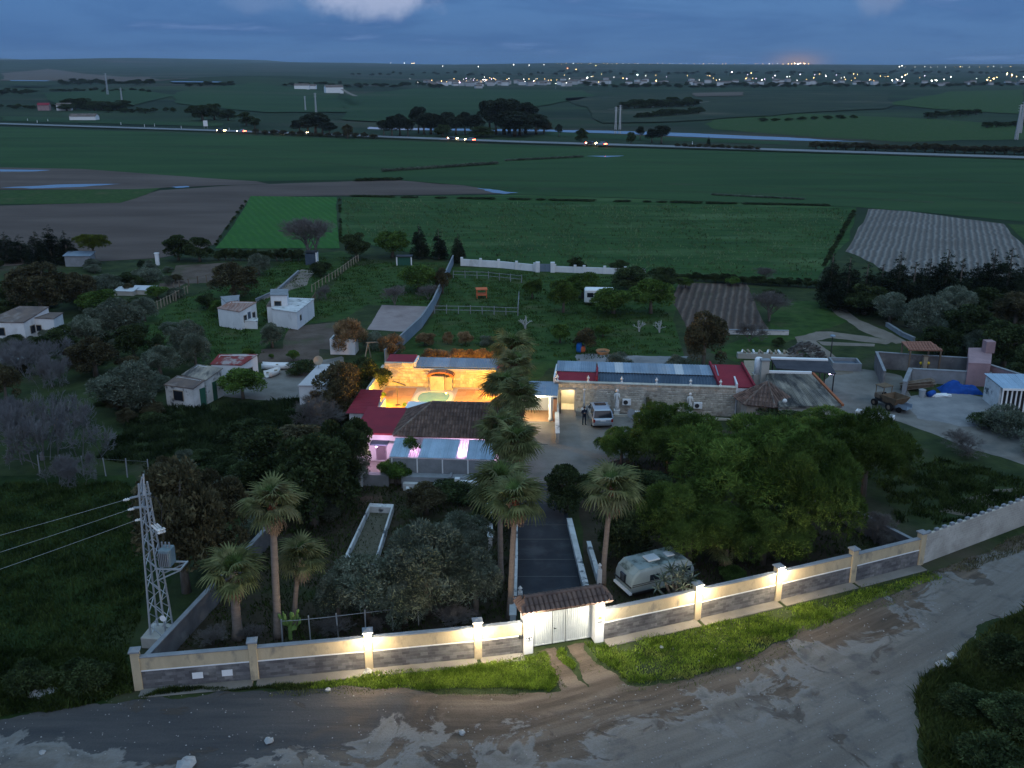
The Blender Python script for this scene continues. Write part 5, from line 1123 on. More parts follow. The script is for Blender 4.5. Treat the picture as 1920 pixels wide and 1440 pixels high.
cottage('box_room', 'tall white box room rising behind the long sheds', [(508,542),(540,542),(538,553),(507,553)], [3.9]*4, M['coping'], None, [('f', .5, 1.3, 2.0, 3.0)])
t, top = cottage('flat_roof_house', 'white flat roofed house with an antenna dish left of the courtyard', [(598,683),(650,684),(636,722),(560,722)], [2.9]*4, mat('pale_roof', (.52,.50,.50), (.46,.43,.43), .5), None, [('f', 1.2, 1.9, .9, 1.9)])
q = top[0].lerp(top[3], .18) + Vector((.35, 0, 0)); f = thing('antenna_dish', 'orange backed antenna dish on the flat white roof', 'antenna', q)
mb = MB(); mb.tube([(0, 0, 0), (0, 0, .7)], .04, 6); mb.build('mast', M['steel'], f); mb = MB(); mb.lathe([(.05, 0), (.3, .06), (.5, .18), (.48, .2)], 16); dsh = mb.build('dish', M['palewood'], f); dsh.location = (0, -.1, .8); dsh.rotation_euler = (R(65), 0, R(12))
f = thing('paddling_pool', 'small blue lined raised pool behind the flat roofed house', 'pool', G(633, 681, .0) + Vector((0, 4.5, 0)), R(-4)); mb = MB(); mb.bx(-1.4, 1.6, -1, -.85, 0, 1.9); mb.bx(-1.4, 1.6, .85, 1, 0, 1.9); mb.bx(-1.4, -1.25, -.85, .85, 0, 1.9); mb.bx(1.45, 1.6, -.85, .85, 0, 1.9); mb.build('wall', M['white'], f); mb = MB(); mb.bx(-1.25, 1.45, -.85, .85, 1.4, 1.78); mb.build('water', mat('blue_liner', (.05,.35,.55), rough=.15), f)
# boat hulls / covered things in the yard
def rowboat(label, px, py, L, rz, m):
    t = thing('rowing_boat', label, 'boat', G(px, py), rz); mb = MB(); n = 8; vs = []
    for i in range(n + 1):
        u = i / n; w = .62 * math.sin(math.pi * min(1, .18 + u * .85)) ** .6; sh = .62 + .18 * (2 * u - 1) ** 2; x = (u - .5) * L
        vs += [(x, -w, sh), (x, -w * .8, .15), (x, 0, .02), (x, w * .8, .15), (x, w, sh)]
    mb.add(vs, [(i * 5 + k, i * 5 + k + 1, (i + 1) * 5 + k + 1, (i + 1) * 5 + k) for i in range(n) for k in range(4)]); h = mb.build('hull', m, t, True); h.modifiers.new('s', 'SOLIDIFY').thickness = .05
    for x in (-.6, .5): mb = MB(); mb.bx(x, x + .25, -.5, .5, .42, .47); mb.build('thwart', M['palewood'], t)
rowboat('white and blue rowing boat lying behind the orchard tree', 527, 692, 4.2, R(4), M['cleanwhite'])
rowboat('small white dinghy standing on the yard track', 513, 704, 2.2, R(60), M['statue'])
for k, (px, py, w, lab) in enumerate(((238, 552, 3.0, 'pale sheet covered frame among the left orchard trees'), (270, 550, 3.4, 'second pale sheet covered frame right of the first'), (140, 560, 2.4, 'pale tarpaulin on the ground by the long farmhouse'), (18, 682, 4.0, 'white low roof showing at the left edge below the farmhouse'))):
    t = thing('cold_frame', lab, 'frame', G(px, py), R(-6)); mb = MB(); mb.bx(-w / 2, w / 2, -.9, .9, 0, .7); mb.build('base', M['blockwall'], t); mb = MB(); under(mb, [(-w / 2 - .1, -1, .72), (w / 2 + .1, -1, .72), (w / 2 + .1, 1, 1.0), (-w / 2 - .1, 1, 1.0)], .05); mb.build('cover', M['tinlight'], t)
t = thing('green_hut', 'small dark green hut with white posts by the far fence', 'hut', G(758, 498)); mb = MB(); mb.bx(-1.2, 1.2, 0, 1.4, 0, 1.5); mb.build('wall', M['greenhut'], t); mb = MB(); mb.bx(-1.4, 1.4, -.2, 1.6, 1.502, 1.62); mb.build('roof', M['darksteel'], t)
for x in (-1.35, 1.15): mb = MB(); mb.bx(x, x + .2, -.15, -.02, 0, 1.5); mb.build('post', M['cleanwhite'], t)
t = thing('white_kiosk', 'small white kiosk at the far end of the farm track', 'kiosk', G(583, 497)); mb = MB(); mb.bx(-.9, .9, 0, 1.4, 0, 1.9); mb.build('wall', M['tindark'], t); mb = MB(); mb.bx(.9, 1.1, -.05, 1.4, 0, 2.2); mb.build('side_panel', M['cleanwhite'], t); mb = MB(); mb.bx(-1, 1.2, -.1, 1.5, 2.202, 2.3); mb.build('roof', M['darksteel'], t)
t = thing('white_marker', 'white upright pillar beside the dark round trees', 'pillar', G(296, 497)); mb = MB(); mb.bx(-.3, .3, -.2, .2, 0, 2.0); mb.build('shaft', M['cleanwhite'], t); mb = MB(); mb.bx(-.38, .38, -.28, .28, 2.0, 2.12); mb.build('cap', M['cleanwhite'], t)
t = thing('stone_shed', 'grey low shed below the left umbrella pine', 'shed', G(145, 500)); mb = MB(); mb.bx(-2, 2.4, 0, 2, 0, 1.9); mb.build('wall', M['coping'], t); mb = MB(); under(mb, [(-2.2, -.2, 1.92), (2.6, -.2, 1.92), (2.6, 2.2, 2.3), (-2.2, 2.2, 2.3)], .1); mb.build('roof', M['tin'], t)

# ------------------------------------------------------------------ fences
def post_fence(name, label, px, n, h, m, rails=1, w=.10, rail_w=.06, rail_m=None, group=None):
    t = thing(name, label, 'fence', group=group); P = [Vector((p.x, p.y, 0)) for p in GP(px)]
    seg = [(P[i + 1] - P[i]).length for i in range(len(P) - 1)]; tot = sum(seg)
    pm = MB().bx(-w / 2, w / 2, -w / 2, w / 2, 0, h).mesh('post'); pm.materials.append(m)
    for k in range(n + 1):
        s = tot * k / n; i = 0
        while i < len(seg) - 1 and s > seg[i]: s -= seg[i]; i += 1
        p = P[i].lerp(P[i + 1], min(1, s / seg[i])); link('post', pm, t, p, (random.uniform(-.03, .03), random.uniform(-.03, .03), random.uniform(-.2, .2)), (1, 1, random.uniform(.92, 1.08)))
    for r in range(rails):
        z = h * (r + 1) / rails * .92; mb = MB()
        for i in range(len(P) - 1): mb.bar(P[i] + Vector((0, 0, z)), P[i + 1] + Vector((0, 0, z)), rail_w)
        mb.build('rail', rail_m or m, t)
    return t
post_fence('paddock_fence', 'white two rail fence across the far end of the paddock', [(850,521),(910,523),(978,530)], 6, 1.2, M['coping'], 2, .10, .06)
post_fence('paddock_fence', 'white two rail fence across the near end of the paddock', [(815,588),(890,589),(971,592)], 7, 1.2, M['coping'], 2, .10, .06)
post_fence('paddock_fence', 'short white fence at the right side of the paddock', [(971,592),(973,562)], 3, 1.3, M['coping'], 1, .10, .06)
t = block_run('plot_wall', 'long thin blue grey wall between the sand arena and the paddock', [(722,680),(790,615),(812,582),(850,495)], 1.5, M['tin'], .12)
post_fence('wire_fence', 'row of pale posts beside the left olive orchard', [(185,628),(240,605),(300,578),(352,550)], 24, 1.2, M['palewood'], 1, .12, .04)
post_fence('wire_fence', 'post fence running up behind the olive orchard', [(330,565),(327,543),(420,520)], 10, 1.2, M['wood'], 1, .15, .05)
post_fence('wire_fence', 'pale post fence beside the far lawn', [(585,548),(630,520),(672,490)], 16, 1.2, M['palewood'], 1, .12, .04)
post_fence('wire_fence', 'thin wire fence across the scrub behind the left field', [(75,888),(130,890),(200,893),(280,898)], 5, 1.7, M['coping'], 1, .08, .012)
post_fence('wire_fence', 'thin pale post fence inside the front wall', [(530,1205),(562,1203),(610,1198),(740,1182),(785,1172)], 5, 1.6, M['steel'], 1, .07, .03)
post_fence('wire_fence', 'low stakes beside the long white shed', [(592,560),(572,590),(540,606)], 12, 1.0, M['wood'], 1, .14, .05)
t = block_run('plot_wall', 'long pale concrete strip beside the dirt track', [(1662,612),(1690,630),(1712,640)], .5, M['coping'], .3)
t = block_run('plot_wall', 'low white wall beside the ploughed garden plot', [(1352,626),(1400,627),(1476,628)], .55, M['dirtywhite'], .3)
t = block_run('track_wall', 'pale track edge running past the far sheds', [(480,566),(520,548),(560,512)], .4, M['coping'], .2)

# back white wall with gate
t = thing('white_field_wall', 'white wall with small pillars along the far side of the paddock', 'wall')
def wrun(px, h, step=3.4):
    P = [Vector((p.x, p.y, 0)) for p in GP(px)]
    for i in range(len(P) - 1):
        a, b = P[i], P[i + 1]; dd = (b - a).normalized(); nn = Vector((dd.y, -dd.x, 0)) * .12; mb = MB(); mb.prism([(k.x, k.y) for k in (a + nn, b + nn, b - nn, a - nn)], 0, h); mb.build('wall_panel', M['white'], t)
        for k in range(int((b - a).length / step) + 1):
            p = a + dd * k * step; mb = MB(); mb.bx(p.x - .22, p.x + .22, p.y - .22, p.y + .22, 0, h + .3); mb.build('pillar', M['white'], t)
wrun([(866,498),(935,502),(1004,509)], 1.15); wrun([(1040,510),(1095,512),(1210,516)], 1.0)
t = thing('field_gate', 'grey double leaf gate between white pillars in the far wall', 'gate'); a, b = G(1008, 510), G(1036, 510.5)
for p in (a, b): mb = MB(); mb.bx(p.x - .35, p.x + .35, p.y - .35, p.y + .35, 0, 1.7); mb.build('pillar', M['white'], t)
mid = (a + b) / 2
for p0, p1 in ((a + Vector((.36, 0, 0)), mid - Vector((.02, 0, 0))), (mid + Vector((.02, 0, 0)), b - Vector((.36, 0, 0)))):
    mb = MB(); ribbed(mb, p0 + Vector((0, 0, .1)), p1 + Vector((0, 0, .1)), p1 + Vector((0, 0, 1.4)), p0 + Vector((0, 0, 1.4)), 8, .05); mb.build('gate_leaf', M['tin'], t)
# paddock feeder, barrels, white gate thing
t = thing('hay_feeder', 'orange hay feeder standing in the middle of the paddock', 'feeder', G(903, 558), R(6)); mb = MB()
for x in (-.7, .7):
    for y in (-.6, .6): mb.bar((x, y, 0), (x, y, 1.3), .1)
mb.build('frame', M['orange'], t); mb = MB(); mb.bx(-.78, .78, -.68, .68, .45, .62); mb.build('tray', M['orange'], t); mb = MB(); mb.bx(-.85, .85, -.75, .75, 1.302, 1.4); mb.build('roof', M['orange'], t)
for k, (px, m, lab, h) in enumerate(((1086, 'blueplastic', 'blue plastic barrel by the square brown shrub', 1.1), (1092, 'orange', 'orange clay jar beside the blue barrel', .7))):
    t = thing('barrel', lab, 'barrel', G(px, 660)); mb = MB(); mb.lathe([(.3, 0), (.36, .2 * h), (.38, .5 * h), (.36, .8 * h), (.3, h)], 12); mb.build('body', M[m], t, True); mb = MB(); mb.lathe([(.31, h), (.31, h + .05)], 12); mb.build('lid', M[m], t)
t = thing('clay_trough', 'rounded clay coloured trough on the gravel path', 'trough', G(1130, 663)); mb = MB(); mb.lathe([(.7, 0), (.85, .4), (.8, .42), (.65, .15)], 14); mb.build('bowl', M['terracotta'], t); mb = MB(); mb.lathe([(.64, .16), (.64, .2)], 14); mb.build('soil', M['mud'], t)
t = thing('swing_frame', 'wooden frame standing among the bushes behind the courtyard', 'frame', G(712, 672), R(10))
mb = MB()
for x in (-1.3, 1.3): mb.bar((x - .5, -.6, 0), (x, 0, 2.0), .1); mb.bar((x + .3, .6, 0), (x, 0, 2.0), .1)
mb.build('legs', M['palewood'], t); mb = MB(); mb.bar((-1.5, 0, 2.0), (1.5, 0, 2.0), .1); mb.build('beam', M['palewood'], t)

# ------------------------------------------------------------------ power tower
tb = G(306, 1203); t = thing('power_tower', 'grey steel lattice power tower with transformer behind the wall corner', 'pylon', tb, R(-6))
Ht = 10.4
def wd(z): return .50 - .33 * z / Ht
for sx in (-1, 1):
    for sy in (-1, 1):
        mb = MB(); mb.bar((sx * wd(0), sy * wd(0), .3), (sx * wd(Ht), sy * wd(Ht), Ht), .085); mb.build('leg', M['steel'], t)
zz_ = .5; k = 0; mbs = MB()
while zz_ < Ht - .6:
    st = .85 - .03 * k; z2 = zz_ + st; s = 1 if k % 2 else -1
    for a, b in (((-1, -1), (1, -1)), ((1, -1), (1, 1)), ((1, 1), (-1, 1)), ((-1, 1), (-1, -1))):
        if s < 0: a, b = b, a
        p = (a[0] * wd(zz_), a[1] * wd(zz_), zz_); q = (b[0] * wd(z2), b[1] * wd(z2), z2); m2 = MB(); m2.bar(p, q, .042); m2.build('brace', M['steel'], t)
    zz_ = z2; k += 1
mb = MB(); mb.bx(-.95, .95, -.85, .85, 0, .75); mb.build('plinth', M['blockwall'], t, bevel=.05)
mb = MB(); mb.bar((-.9, 0, 9.4), (.4, 0, 9.75), .09); mb.bar((-.75, 0, 8.8), (.3, 0, 8.9), .09); mb.bar((.1, -.2, 9.7), (.05, .1, 10.9), .08); mb.bar((-.3, -.2, 9.6), (.05, -.1, 10.8), .07); mb.build('crossarm', M['steel'], t)
for k, (x, z) in enumerate(((-.9, 9.35), (-.7, 8.75), (-.35, 8.1))):
    mb = MB(); mb.tube([(x, -.02, z), (x - .35, -.10, z - .06)], .055, 7); mb.tube([(x - .08, -.03, z - .01), (x - .12, -.04, z - .02)], .09, 8); mb.tube([(x - .2, -.06, z - .03), (x - .24, -.07, z - .04)], .09, 8); mb.build('insulator', M['statue'], t)
tr = MB(); tr.bx(.55, 1.25, -.4, .4, 5.25, 6.35); tro = tr.build('transformer', mat('transformer_grey', (.20,.26,.28), (.16,.21,.23), 2.0), t, bevel=.05)
mb = MB()
for k in range(6): mb.bx(.60 + k * .11, .64 + k * .11, -.52, -.402, 5.35, 6.2)
for k in range(3): mb.tube([(.68 + k * .22, 0, 6.36), (.68 + k * .22, 0, 6.7)], .05, 6)
mb.build('cooling_fins', M['coping'], tro)
mb = MB(); mb.bar((.3, -.45, 5.18), (1.9, -.45, 5.22), .09); mb.bar((.3, .45, 5.18), (1.9, .45, 5.22), .09); mb.bar((.35, -.45, 4.4), (1.85, -.45, 5.18), .07); mb.bar((.35, .45, 4.4), (1.85, .45, 5.18), .07); mb.bar((1.88, -.5, 5.24), (1.88, .5, 5.24), .08); mb.build('platform', M['steel'], t)
for k in range(3):
    mb = MB(); mb.bar((.35, -.3 + k * .3, 7.9 - .1 * k), (.75, -.3 + k * .3, 7.5 - .1 * k), .08); mb.lathe([(.05, 0), (.11, .08), (.05, .16), (.11, .24), (.05, .32)], 8, (.75, -.3 + k * .3, 7.35 - .1 * k)); mb.build('fuse_cutout', M['statue'], t)
mb = MB(); mb.tube([(.2, 0, 9.6), (.7, 0, 9.5), (.95, 0, 8.9), (.85, 0, 8.2), (.8, 0, 7.6), (.85, 0, 6.8)], .02, 5); mb.build('jumper_cable', M['darksteel'], t)
mb = MB(); mb.tube([(.5, -.62, 2.0), (.5, -.64, 2.0)], .19, 14); mb.build('round_sign', M['cleanwhite'], t)
TM = Matrix.Translation(tb) @ Matrix.Rotation(R(-6), 4, 'Z')
for k, (x, z, e) in enumerate(((-1.25, 9.29, (-46, 33, 9.9)), (-1.05, 8.69, (-46, 31, 8.6)), (-.7, 8.04, (-46, 29.4, 7.6)))):
    a = TM @ Vector((x, -.1, z)); e = Vector(e); wv = thing('power_line', ('topmost', 'middle', 'lowest')[k] + ' power line running left from the tower head', 'cable')
    mb = MB(); mb.tube([a.lerp(e, s / 14) - Vector((0, 0, .55 * 4 * (s / 14) * (1 - s / 14))) for s in range(15)], .008, 5); mb.build('wire', M['steel'], wv)

# ------------------------------------------------------------------ vehicles
def loft(mb, secs, m=0, caps=True):
    n = len(secs[0]); b = [p for s in secs for p in s]
    fs = [(i * n + k, i * n + (k + 1) % n, (i + 1) * n + (k + 1) % n, (i + 1) * n + k) for i in range(len(secs) - 1) for k in range(n)]
    if caps: fs += [tuple(range(n))[::-1], tuple(range((len(secs) - 1) * n, len(secs) * n))]
    mb.add(b, fs, m)
def make_car(name, label, loc, rz, paint, L=4.9, W=1.98, H=1.82, cat='car', lights=None, parts=True):
    t = thing(name, label, cat, loc, rz)                              # front towards +y, rear towards -y
    def sec(y, zb, zt, w, wt): return [(-w, y, zb), (w, y, zb), (w, y, (zb + zt) * .55), (wt, y, zt), (-wt, y, zt), (-w, y, (zb + zt) * .55)]
    h = W / 2; mb = MB(); bl = 1.08
    loft(mb, [sec(-L / 2, .45, .95, h * .90, h * .84), sec(-L / 2 + .12, .32, bl, h * .98, h * .92), sec(-L / 2 + 1.2, .30, bl, h, h * .95), sec(.9, .30, bl, h, h * .95), sec(L / 2 - .5, .32, 1.0, h * .98, h * .88), sec(L / 2 - .05, .45, .85, h * .9, h * .8)])
    body = mb.build('body', paint, t, bevel=.04)
    def cs(y, z, w): return [(-w, y, z), (w, y, z)]
    g = MB(); zr = H - .08                                            # glasshouse
    base = [(-h * .94, -L / 2 + .16, bl - .02), (h * .94, -L / 2 + .16, bl - .02), (h * .94, .98, bl - .02), (-h * .94, .98, bl - .02)]
    top = [(-h * .80, -L / 2 + .42, zr), (h * .80, -L / 2 + .42, zr), (h * .80, .25, zr), (-h * .80, .25, zr)]
    g.add(base + top, [(0, 1, 5, 4), (1, 2, 6, 5), (2, 3, 7, 6), (3, 0, 4, 7)]); g.build('windows', M['glassd'], t)
    r = MB(); r.add([(x * 1.03, y - .06 if y < 0 else y + .04, zr + .005) for x, y, z in top] + [(x * .90, y * .96, H) for x, y, z in top], [(0, 3, 2, 1), (4, 5, 6, 7), (0, 1, 5, 4), (1, 2, 6, 5), (2, 3, 7, 6), (3, 0, 4, 7)]); ro = r.build('roof', paint, t, bevel=.02)
    if parts:
        mb = MB(); mb.bx(-.55, .55, -.75, .05, H + .002, H + .015); mb.build('sunroof', M['glassd'], ro)
        pm = MB()
        for sx in (-1, 1):
            for (y0, y1) in ((-L / 2 + .16, -L / 2 + .42), (.98, .25)): pm.bar((sx * h * .945, y0, bl), (sx * h * .81, y1, zr), .09)
            pm.bar((sx * h * .945, -.55, bl), (sx * h * .81, -.5, zr), .07)
        pm.build('pillars', paint, t)
        mb = MB(); mb.bx(-h * .88, h * .88, -L / 2 - .10, -L / 2 + .05, .42, .68); mb.build('rear_bumper', M['coping'], t, bevel=.03)
        mb = MB(); mb.bx(-.26, .26, -L / 2 - .02, -L / 2 + .02, .80, .91); mb.build('number_plate', M['cleanwhite'], t)
        for sx in (-1, 1):
            mb = MB(); mb.bx(sx * h * .86 - .09, sx * h * .86 + .09, -L / 2 - .015, -L / 2 + .1, .70, 1.0); mb.build('tail_light', mat('red_lens', (.25,.02,.02), rough=.2), t)
            mb = MB(); mb.bx(sx * h * .78 - .16, sx * h * .78 + .16, L / 2 - .12, L / 2 - .03, .66, .82); mb.build('headlight', M['tinlight'], t)
            mb = MB(); mb.bx(sx * (h + .10) - .10, sx * (h + .10) + .10, .72, .86, 1.06, 1.24); mb.build('mirror', paint, t, bevel=.02)
    for sx in (-1, 1):
        for y in (-L / 2 + .95, L / 2 - .95):
            mb = MB(); mb.tube([(sx * (h - .22), y, .36), (sx * (h + .01), y, .36)], .36, 14); w = mb.build('wheel', M['black'], t); mb = MB(); mb.tube([(sx * (h - .2), y, .36), (sx * (h + .02), y, .36)], .23, 10); mb.build('rim', M['steel'], w)
    return t
cpos = SM @ Vector((4.55, -2.95, 0)); make_car('parked_car', 'silver off-road car parked nose to the stone wall', (cpos.x, cpos.y + .55, 0), R(4), M['carpaint'])
# caravan
ca, cb = Vector((7.75, 55.55, 0)), Vector((12.0, 57.5, 0)); cd = (cb - ca).normalized(); crz = math.atan2(cd.y, cd.x); CL, CW, CH = 4.75, 2.15, 2.05
t = thing('caravan', 'old pale blue touring caravan parked behind the front wall', 'caravan', ca, crz)
prof = [(0, .45), (-.08, .8), (-.05, 1.35), (.10, 1.70), (.55, CH), (CL - .6, CH + .05), (CL - .15, 1.70), (CL + .05, 1.3), (CL + .02, .8), (CL - .1, .45)]
mb = MB(); n_ = len(prof); lp = [(x, 0.0, z) for x, z in prof] + [(x, CW, z) for x, z in prof]
mb.add(lp, [tuple(range(n_)), tuple(range(2 * n_ - 1, n_ - 1, -1))] + [(i, n_ + i, n_ + (i + 1) % n_, (i + 1) % n_) for i in range(n_)], 0)
body = mb.build('body', M['caravan'], t, True, bevel=.16); body.modifiers['bevel'].segments = 3
mb = MB(); rp = [prof[3], prof[4], prof[5], prof[6]]
vs = [(x, .10, z + .03) for x, z in rp] + [(x, CW - .10, z + .03) for x, z in rp]; mb.add(vs, [(i, i + 1, 5 + i, 4 + i) for i in range(3)]); ro = mb.build('roof', M['caravanroof'], t); sm = ro.modifiers.new('s', 'SOLIDIFY'); sm.thickness = .05
mb = MB(); mb.bx(1.6, 2.5, .7, 1.5, CH + .06, CH + .18); mb.bx(3.1, 3.7, .8, 1.4, CH + .06, CH + .16); mb.build('roof_vent', M['tinlight'], ro, bevel=.03)
for x0_, x1_ in ((3.45, 4.45),): mb = MB(); mb.bx(x0_, x1_, -.03, .02, 1.20, 1.62); w = mb.build('window', M['glassd'], t, bevel=.02)
mb = MB(); mb.bx(1.3, 2.0, -.03, .02, 1.20, 1.60); mb.build('window', M['glassd'], t)
mb = MB(); mb.bx(-.13, -.04, .75, 1.35, 1.0, 1.55); mb.build('window', M['glassd'], t)
mb = MB()
for z in (.55, 1.0, 1.12): mb.bx(-.02, CL - .05, -.035, -.002, z, z + .03)
mb.bx(-.16, -.06, .02, CW - .02, .96, .99); mb.build('trim', M['darksteel'], t)
mb = MB(); mb.bx(-.16, .02, .05, CW - .05, .42, .58); mb.build('bumper', M['cleanwhite'], t)
mb = MB(); mb.bx(2.1, 2.75, -.03, .0, .55, 1.75); d = mb.build('door', M['caravan'], t); mb = MB(); mb.bx(2.62, 2.7, -.06, -.03, 1.15, 1.25); mb.build('handle', M['darksteel'], d)
for y in (.02, CW - .2): mb = MB(); mb.tube([(2.4, y, .33), (2.4, y + .18, .33)], .33, 14); mb.build('wheel', M['black'], t)
mb = MB(); mb.bar((CL, CW / 2, .45), (CL + 1.1, CW / 2, .42), .1); mb.build('drawbar', M['darksteel'], t)
mb = MB(); mb.bx(.3, CL - .3, .15, CW - .15, .3, .45); mb.build('chassis', M['darksteel'], t)
# pale old caravan far in the orchard
q = G(1103, 574); t = thing('caravan', 'small white caravan half hidden by the orchard trees', 'caravan', q, R(-4))
mb = MB(); mb.bx(-.6, 3.6, 0, 2.0, .45, 2.4); mb.build('body', M['cleanwhite'], t, bevel=.15); mb = MB(); mb.bx(-.2, .7, -.03, -.002, 1.3, 1.95); mb.build('window', M['glassd'], t); mb = MB(); mb.tube([(1.6, -.02, .32), (1.6, .2, .32)], .32, 12); mb.build('wheel', M['black'], t)

# ------------------------------------------------------------------ the person in the court
def person(loc, rz, label):
    t = thing('person', label, 'person', loc, rz)                      # faces -y
    def skin_mesh(name, pts, edges, mt, sub=2):
        me = bpy.data.meshes.new(name); me.from_pydata([p[:3] for p in pts], edges, []); o = bpy.data.objects.new(name, me); COL.objects.link(o); o.parent = t
        sk = o.modifiers.new('skin', 'SKIN'); sk.use_smooth_shade = True
        for i, p in enumerate(pts): o.data.skin_vertices[0].data[i].radius = (p[3], p[4] if len(p) > 4 else p[3]); 
        o.data.skin_vertices[0].data[0].use_root = True
        s = o.modifiers.new('sub', 'SUBSURF'); s.levels = sub; s.render_levels = sub; me.materials.append(mt); return o
    P = [(0, 0, .95, .17, .12), (0, 0, 1.15, .16, .11), (0, 0, 1.38, .19, .12), (0, 0, 1.50, .06), (0, -.01, 1.58, .055), (0, -.02, 1.68, .095), (0, -.02, 1.78, .07),
         (-.10, 0, .86, .095), (-.12, -.02, .48, .065), (-.13, .02, .10, .048), (-.14, -.14, .05, .045), (.10, 0, .86, .095), (.12, -.02, .48, .065), (.13, .02, .10, .048), (.15, -.14, .05, .045),
         (-.21, 0, 1.42, .065), (-.27, -.02, 1.17, .048), (-.10, -.24, 1.20, .036), (-.04, -.31, 1.26, .035), (.21, 0, 1.42, .065), (.27, -.02, 1.17, .048), (.12, -.24, 1.22, .036), (.05, -.31, 1.28, .035)]
    Ed = [(0,1),(1,2),(2,3),(3,4),(4,5),(5,6),(0,7),(7,8),(8,9),(9,10),(0,11),(11,12),(12,13),(13,14),(2,15),(15,16),(16,17),(17,18),(2,19),(19,20),(20,21),(21,22)]
    b = skin_mesh('body', P, Ed, M['skin'])
    m2 = b.data; m2.materials.clear(); m2.materials.append(M['navy'])
    # bare head, hands: own skin-coloured pieces over the clothed body
    mb = MB(); mb.ball((0, -.02, 1.69), .105, 12, sz=1.2); mb.ball((0, -.125, 1.68), .022, 6); mb.ball((-.105, -.01, 1.69), .025, 6); mb.ball((.105, -.01, 1.69), .025, 6); hd = mb.build('head', M['skin'], t, True)
    mb = MB(); mb.ball((-.04, -.118, 1.71), .014, 6); mb.ball((.04, -.118, 1.71), .014, 6); mb.bx(-.035, .035, -.128, -.118, 1.622, 1.632); mb.build('face', M['hair'], hd)
    mb = MB(); mb.lathe([(.112, .0), (.117, .06), (.10, .11), (.05, .145)], 12, (0, .0, 1.68)); mb.build('hair', M['hair'], hd, True)
    for sx in (-1, 1):
        mb = MB(); hx = sx * .045; mb.tube([(sx * .08, -.27, 1.225), (hx, -.34, 1.28)], [.032, .04], 7)
        for k in range(4): mb.tube([(hx + (k - 1.5) * .018, -.35, 1.285), (hx + (k - 1.5) * .018, -.40 + abs(k - 1.5) * .01, 1.31), (hx + (k - 1.5) * .016 - sx * .01, -.40, 1.34)], .009, 5)
        mb.tube([(hx - sx * .03, -.33, 1.285), (hx - sx * .055, -.36, 1.325)], .01, 5); mb.build('hand', M['skin'], t, True)
    for sx in (-1, 1): mb = MB(); mb.tube([(sx * .13, .05, .05), (sx * .14, -.06, .055), (sx * .15, -.20, .035)], [.055, .055, .04], 8); mb.build('shoe', M['black'], t, True)
    return t
pp = G(1095, 796); person((pp.x, pp.y, .016), R(8), 'standing person in dark clothes with hands raised to the chest in the court')
q = person; c = thing('drone_controller', 'small grey remote controller held by the person', 'controller', (pp.x, pp.y, .016), R(8)); mb = MB(); mb.bx(-.1, .1, -.42, -.33, 1.335, 1.37); mb.build('case', M['tinlight'], c, bevel=.01); mb = MB(); mb.bx(-.07, .07, -.46, -.42, 1.36, 1.46); mb.build('screen', M['glassd'], c)

# ------------------------------------------------------------------ vegetation kit
rng = np.random.default_rng(11)
def unit(v): return v / np.maximum(np.linalg.norm(v, axis=-1, keepdims=True), 1e-9)
def leaf_quads(P, D, L, W, jit=.5):
    """one pointed quad per point P: axis D (unit), length L, width W"""
    n = len(P); D = unit(D + rng.normal(0, jit, (n, 3))); S = unit(np.cross(D, unit(rng.normal(0, 1, (n, 3)))))
    L = L * rng.uniform(.7, 1.3, (n, 1)); W = W * rng.uniform(.7, 1.3, (n, 1))
    Nn = np.cross(D, S) * W * .25
    V = np.stack([P - D * L * .5, P + S * W * .5 + Nn, P + D * L * .5, P - S * W * .5 + Nn], 1).reshape(-1, 3)
    F = np.arange(4 * n).reshape(n, 4); return V, F
def blob_points(blobs, n, shell=.55, up=.15):
    """points spread near the surface of ellipsoid blobs: returns positions and outward directions"""
    B = np.array(blobs, float); c, r = B[:, :3], B[:, 3:6]
    w = r.prod(1) ** (2 / 3.); k = rng.choice(len(B), n, p=w / w.sum())
    d = unit(rng.normal(0, 1, (n, 3))); d[:, 2] = np.where(rng.random(n) < .62, np.abs(d[:, 2]), d[:, 2]); d = unit(d)
    rad = shell + (1.04 - shell) * rng.random((n, 1)) ** .6
    return c[k] + d * r[k] * rad, unit(d * np.array([1, 1, .8]) + np.array([0, 0, up]))
def make_crown(name, blobs, n, L, W, m, jit=.55, shell=.5, up=.2, tuft=0):
    P, D = blob_points(blobs, n, shell, up)
    if tuft:
        P = np.repeat(P, tuft, 0) ; D = np.repeat(D, tuft, 0); D = unit(D + rng.normal(0, .75, D.shape)); P = P + D * L * .45
        V, F = leaf_quads(P, D, L, W, .05)
    else: V, F = leaf_quads(P, D, L, W, jit)
    return mesh_np(name, V, F, m)
def crown_blobs(W, z0, z1, n, seed, rmin=.16, rmax=.28, dome=True, flat=.8):
    rnd = random.Random(seed); out = []
    for i in range(n):
        a = i * 2.39996 + rnd.uniform(-.4, .4); u = (i + .5) / n; rr = rnd.uniform(rmin, rmax) * W
        rad = (W / 2 - rr * .85) * math.sqrt(u) * rnd.uniform(.8, 1.05)
        h = (1 - (rad / (W / 2)) ** 2 * (.75 if dome else .2)); z = z0 + (z1 - z0 - rr * flat) * max(.05, rnd.uniform(.35, 1.0) * h)
        out.append((rad * math.cos(a), rad * math.sin(a), max(z, z0 + rr * flat * .6), rr, rr, rr * flat))
    return out
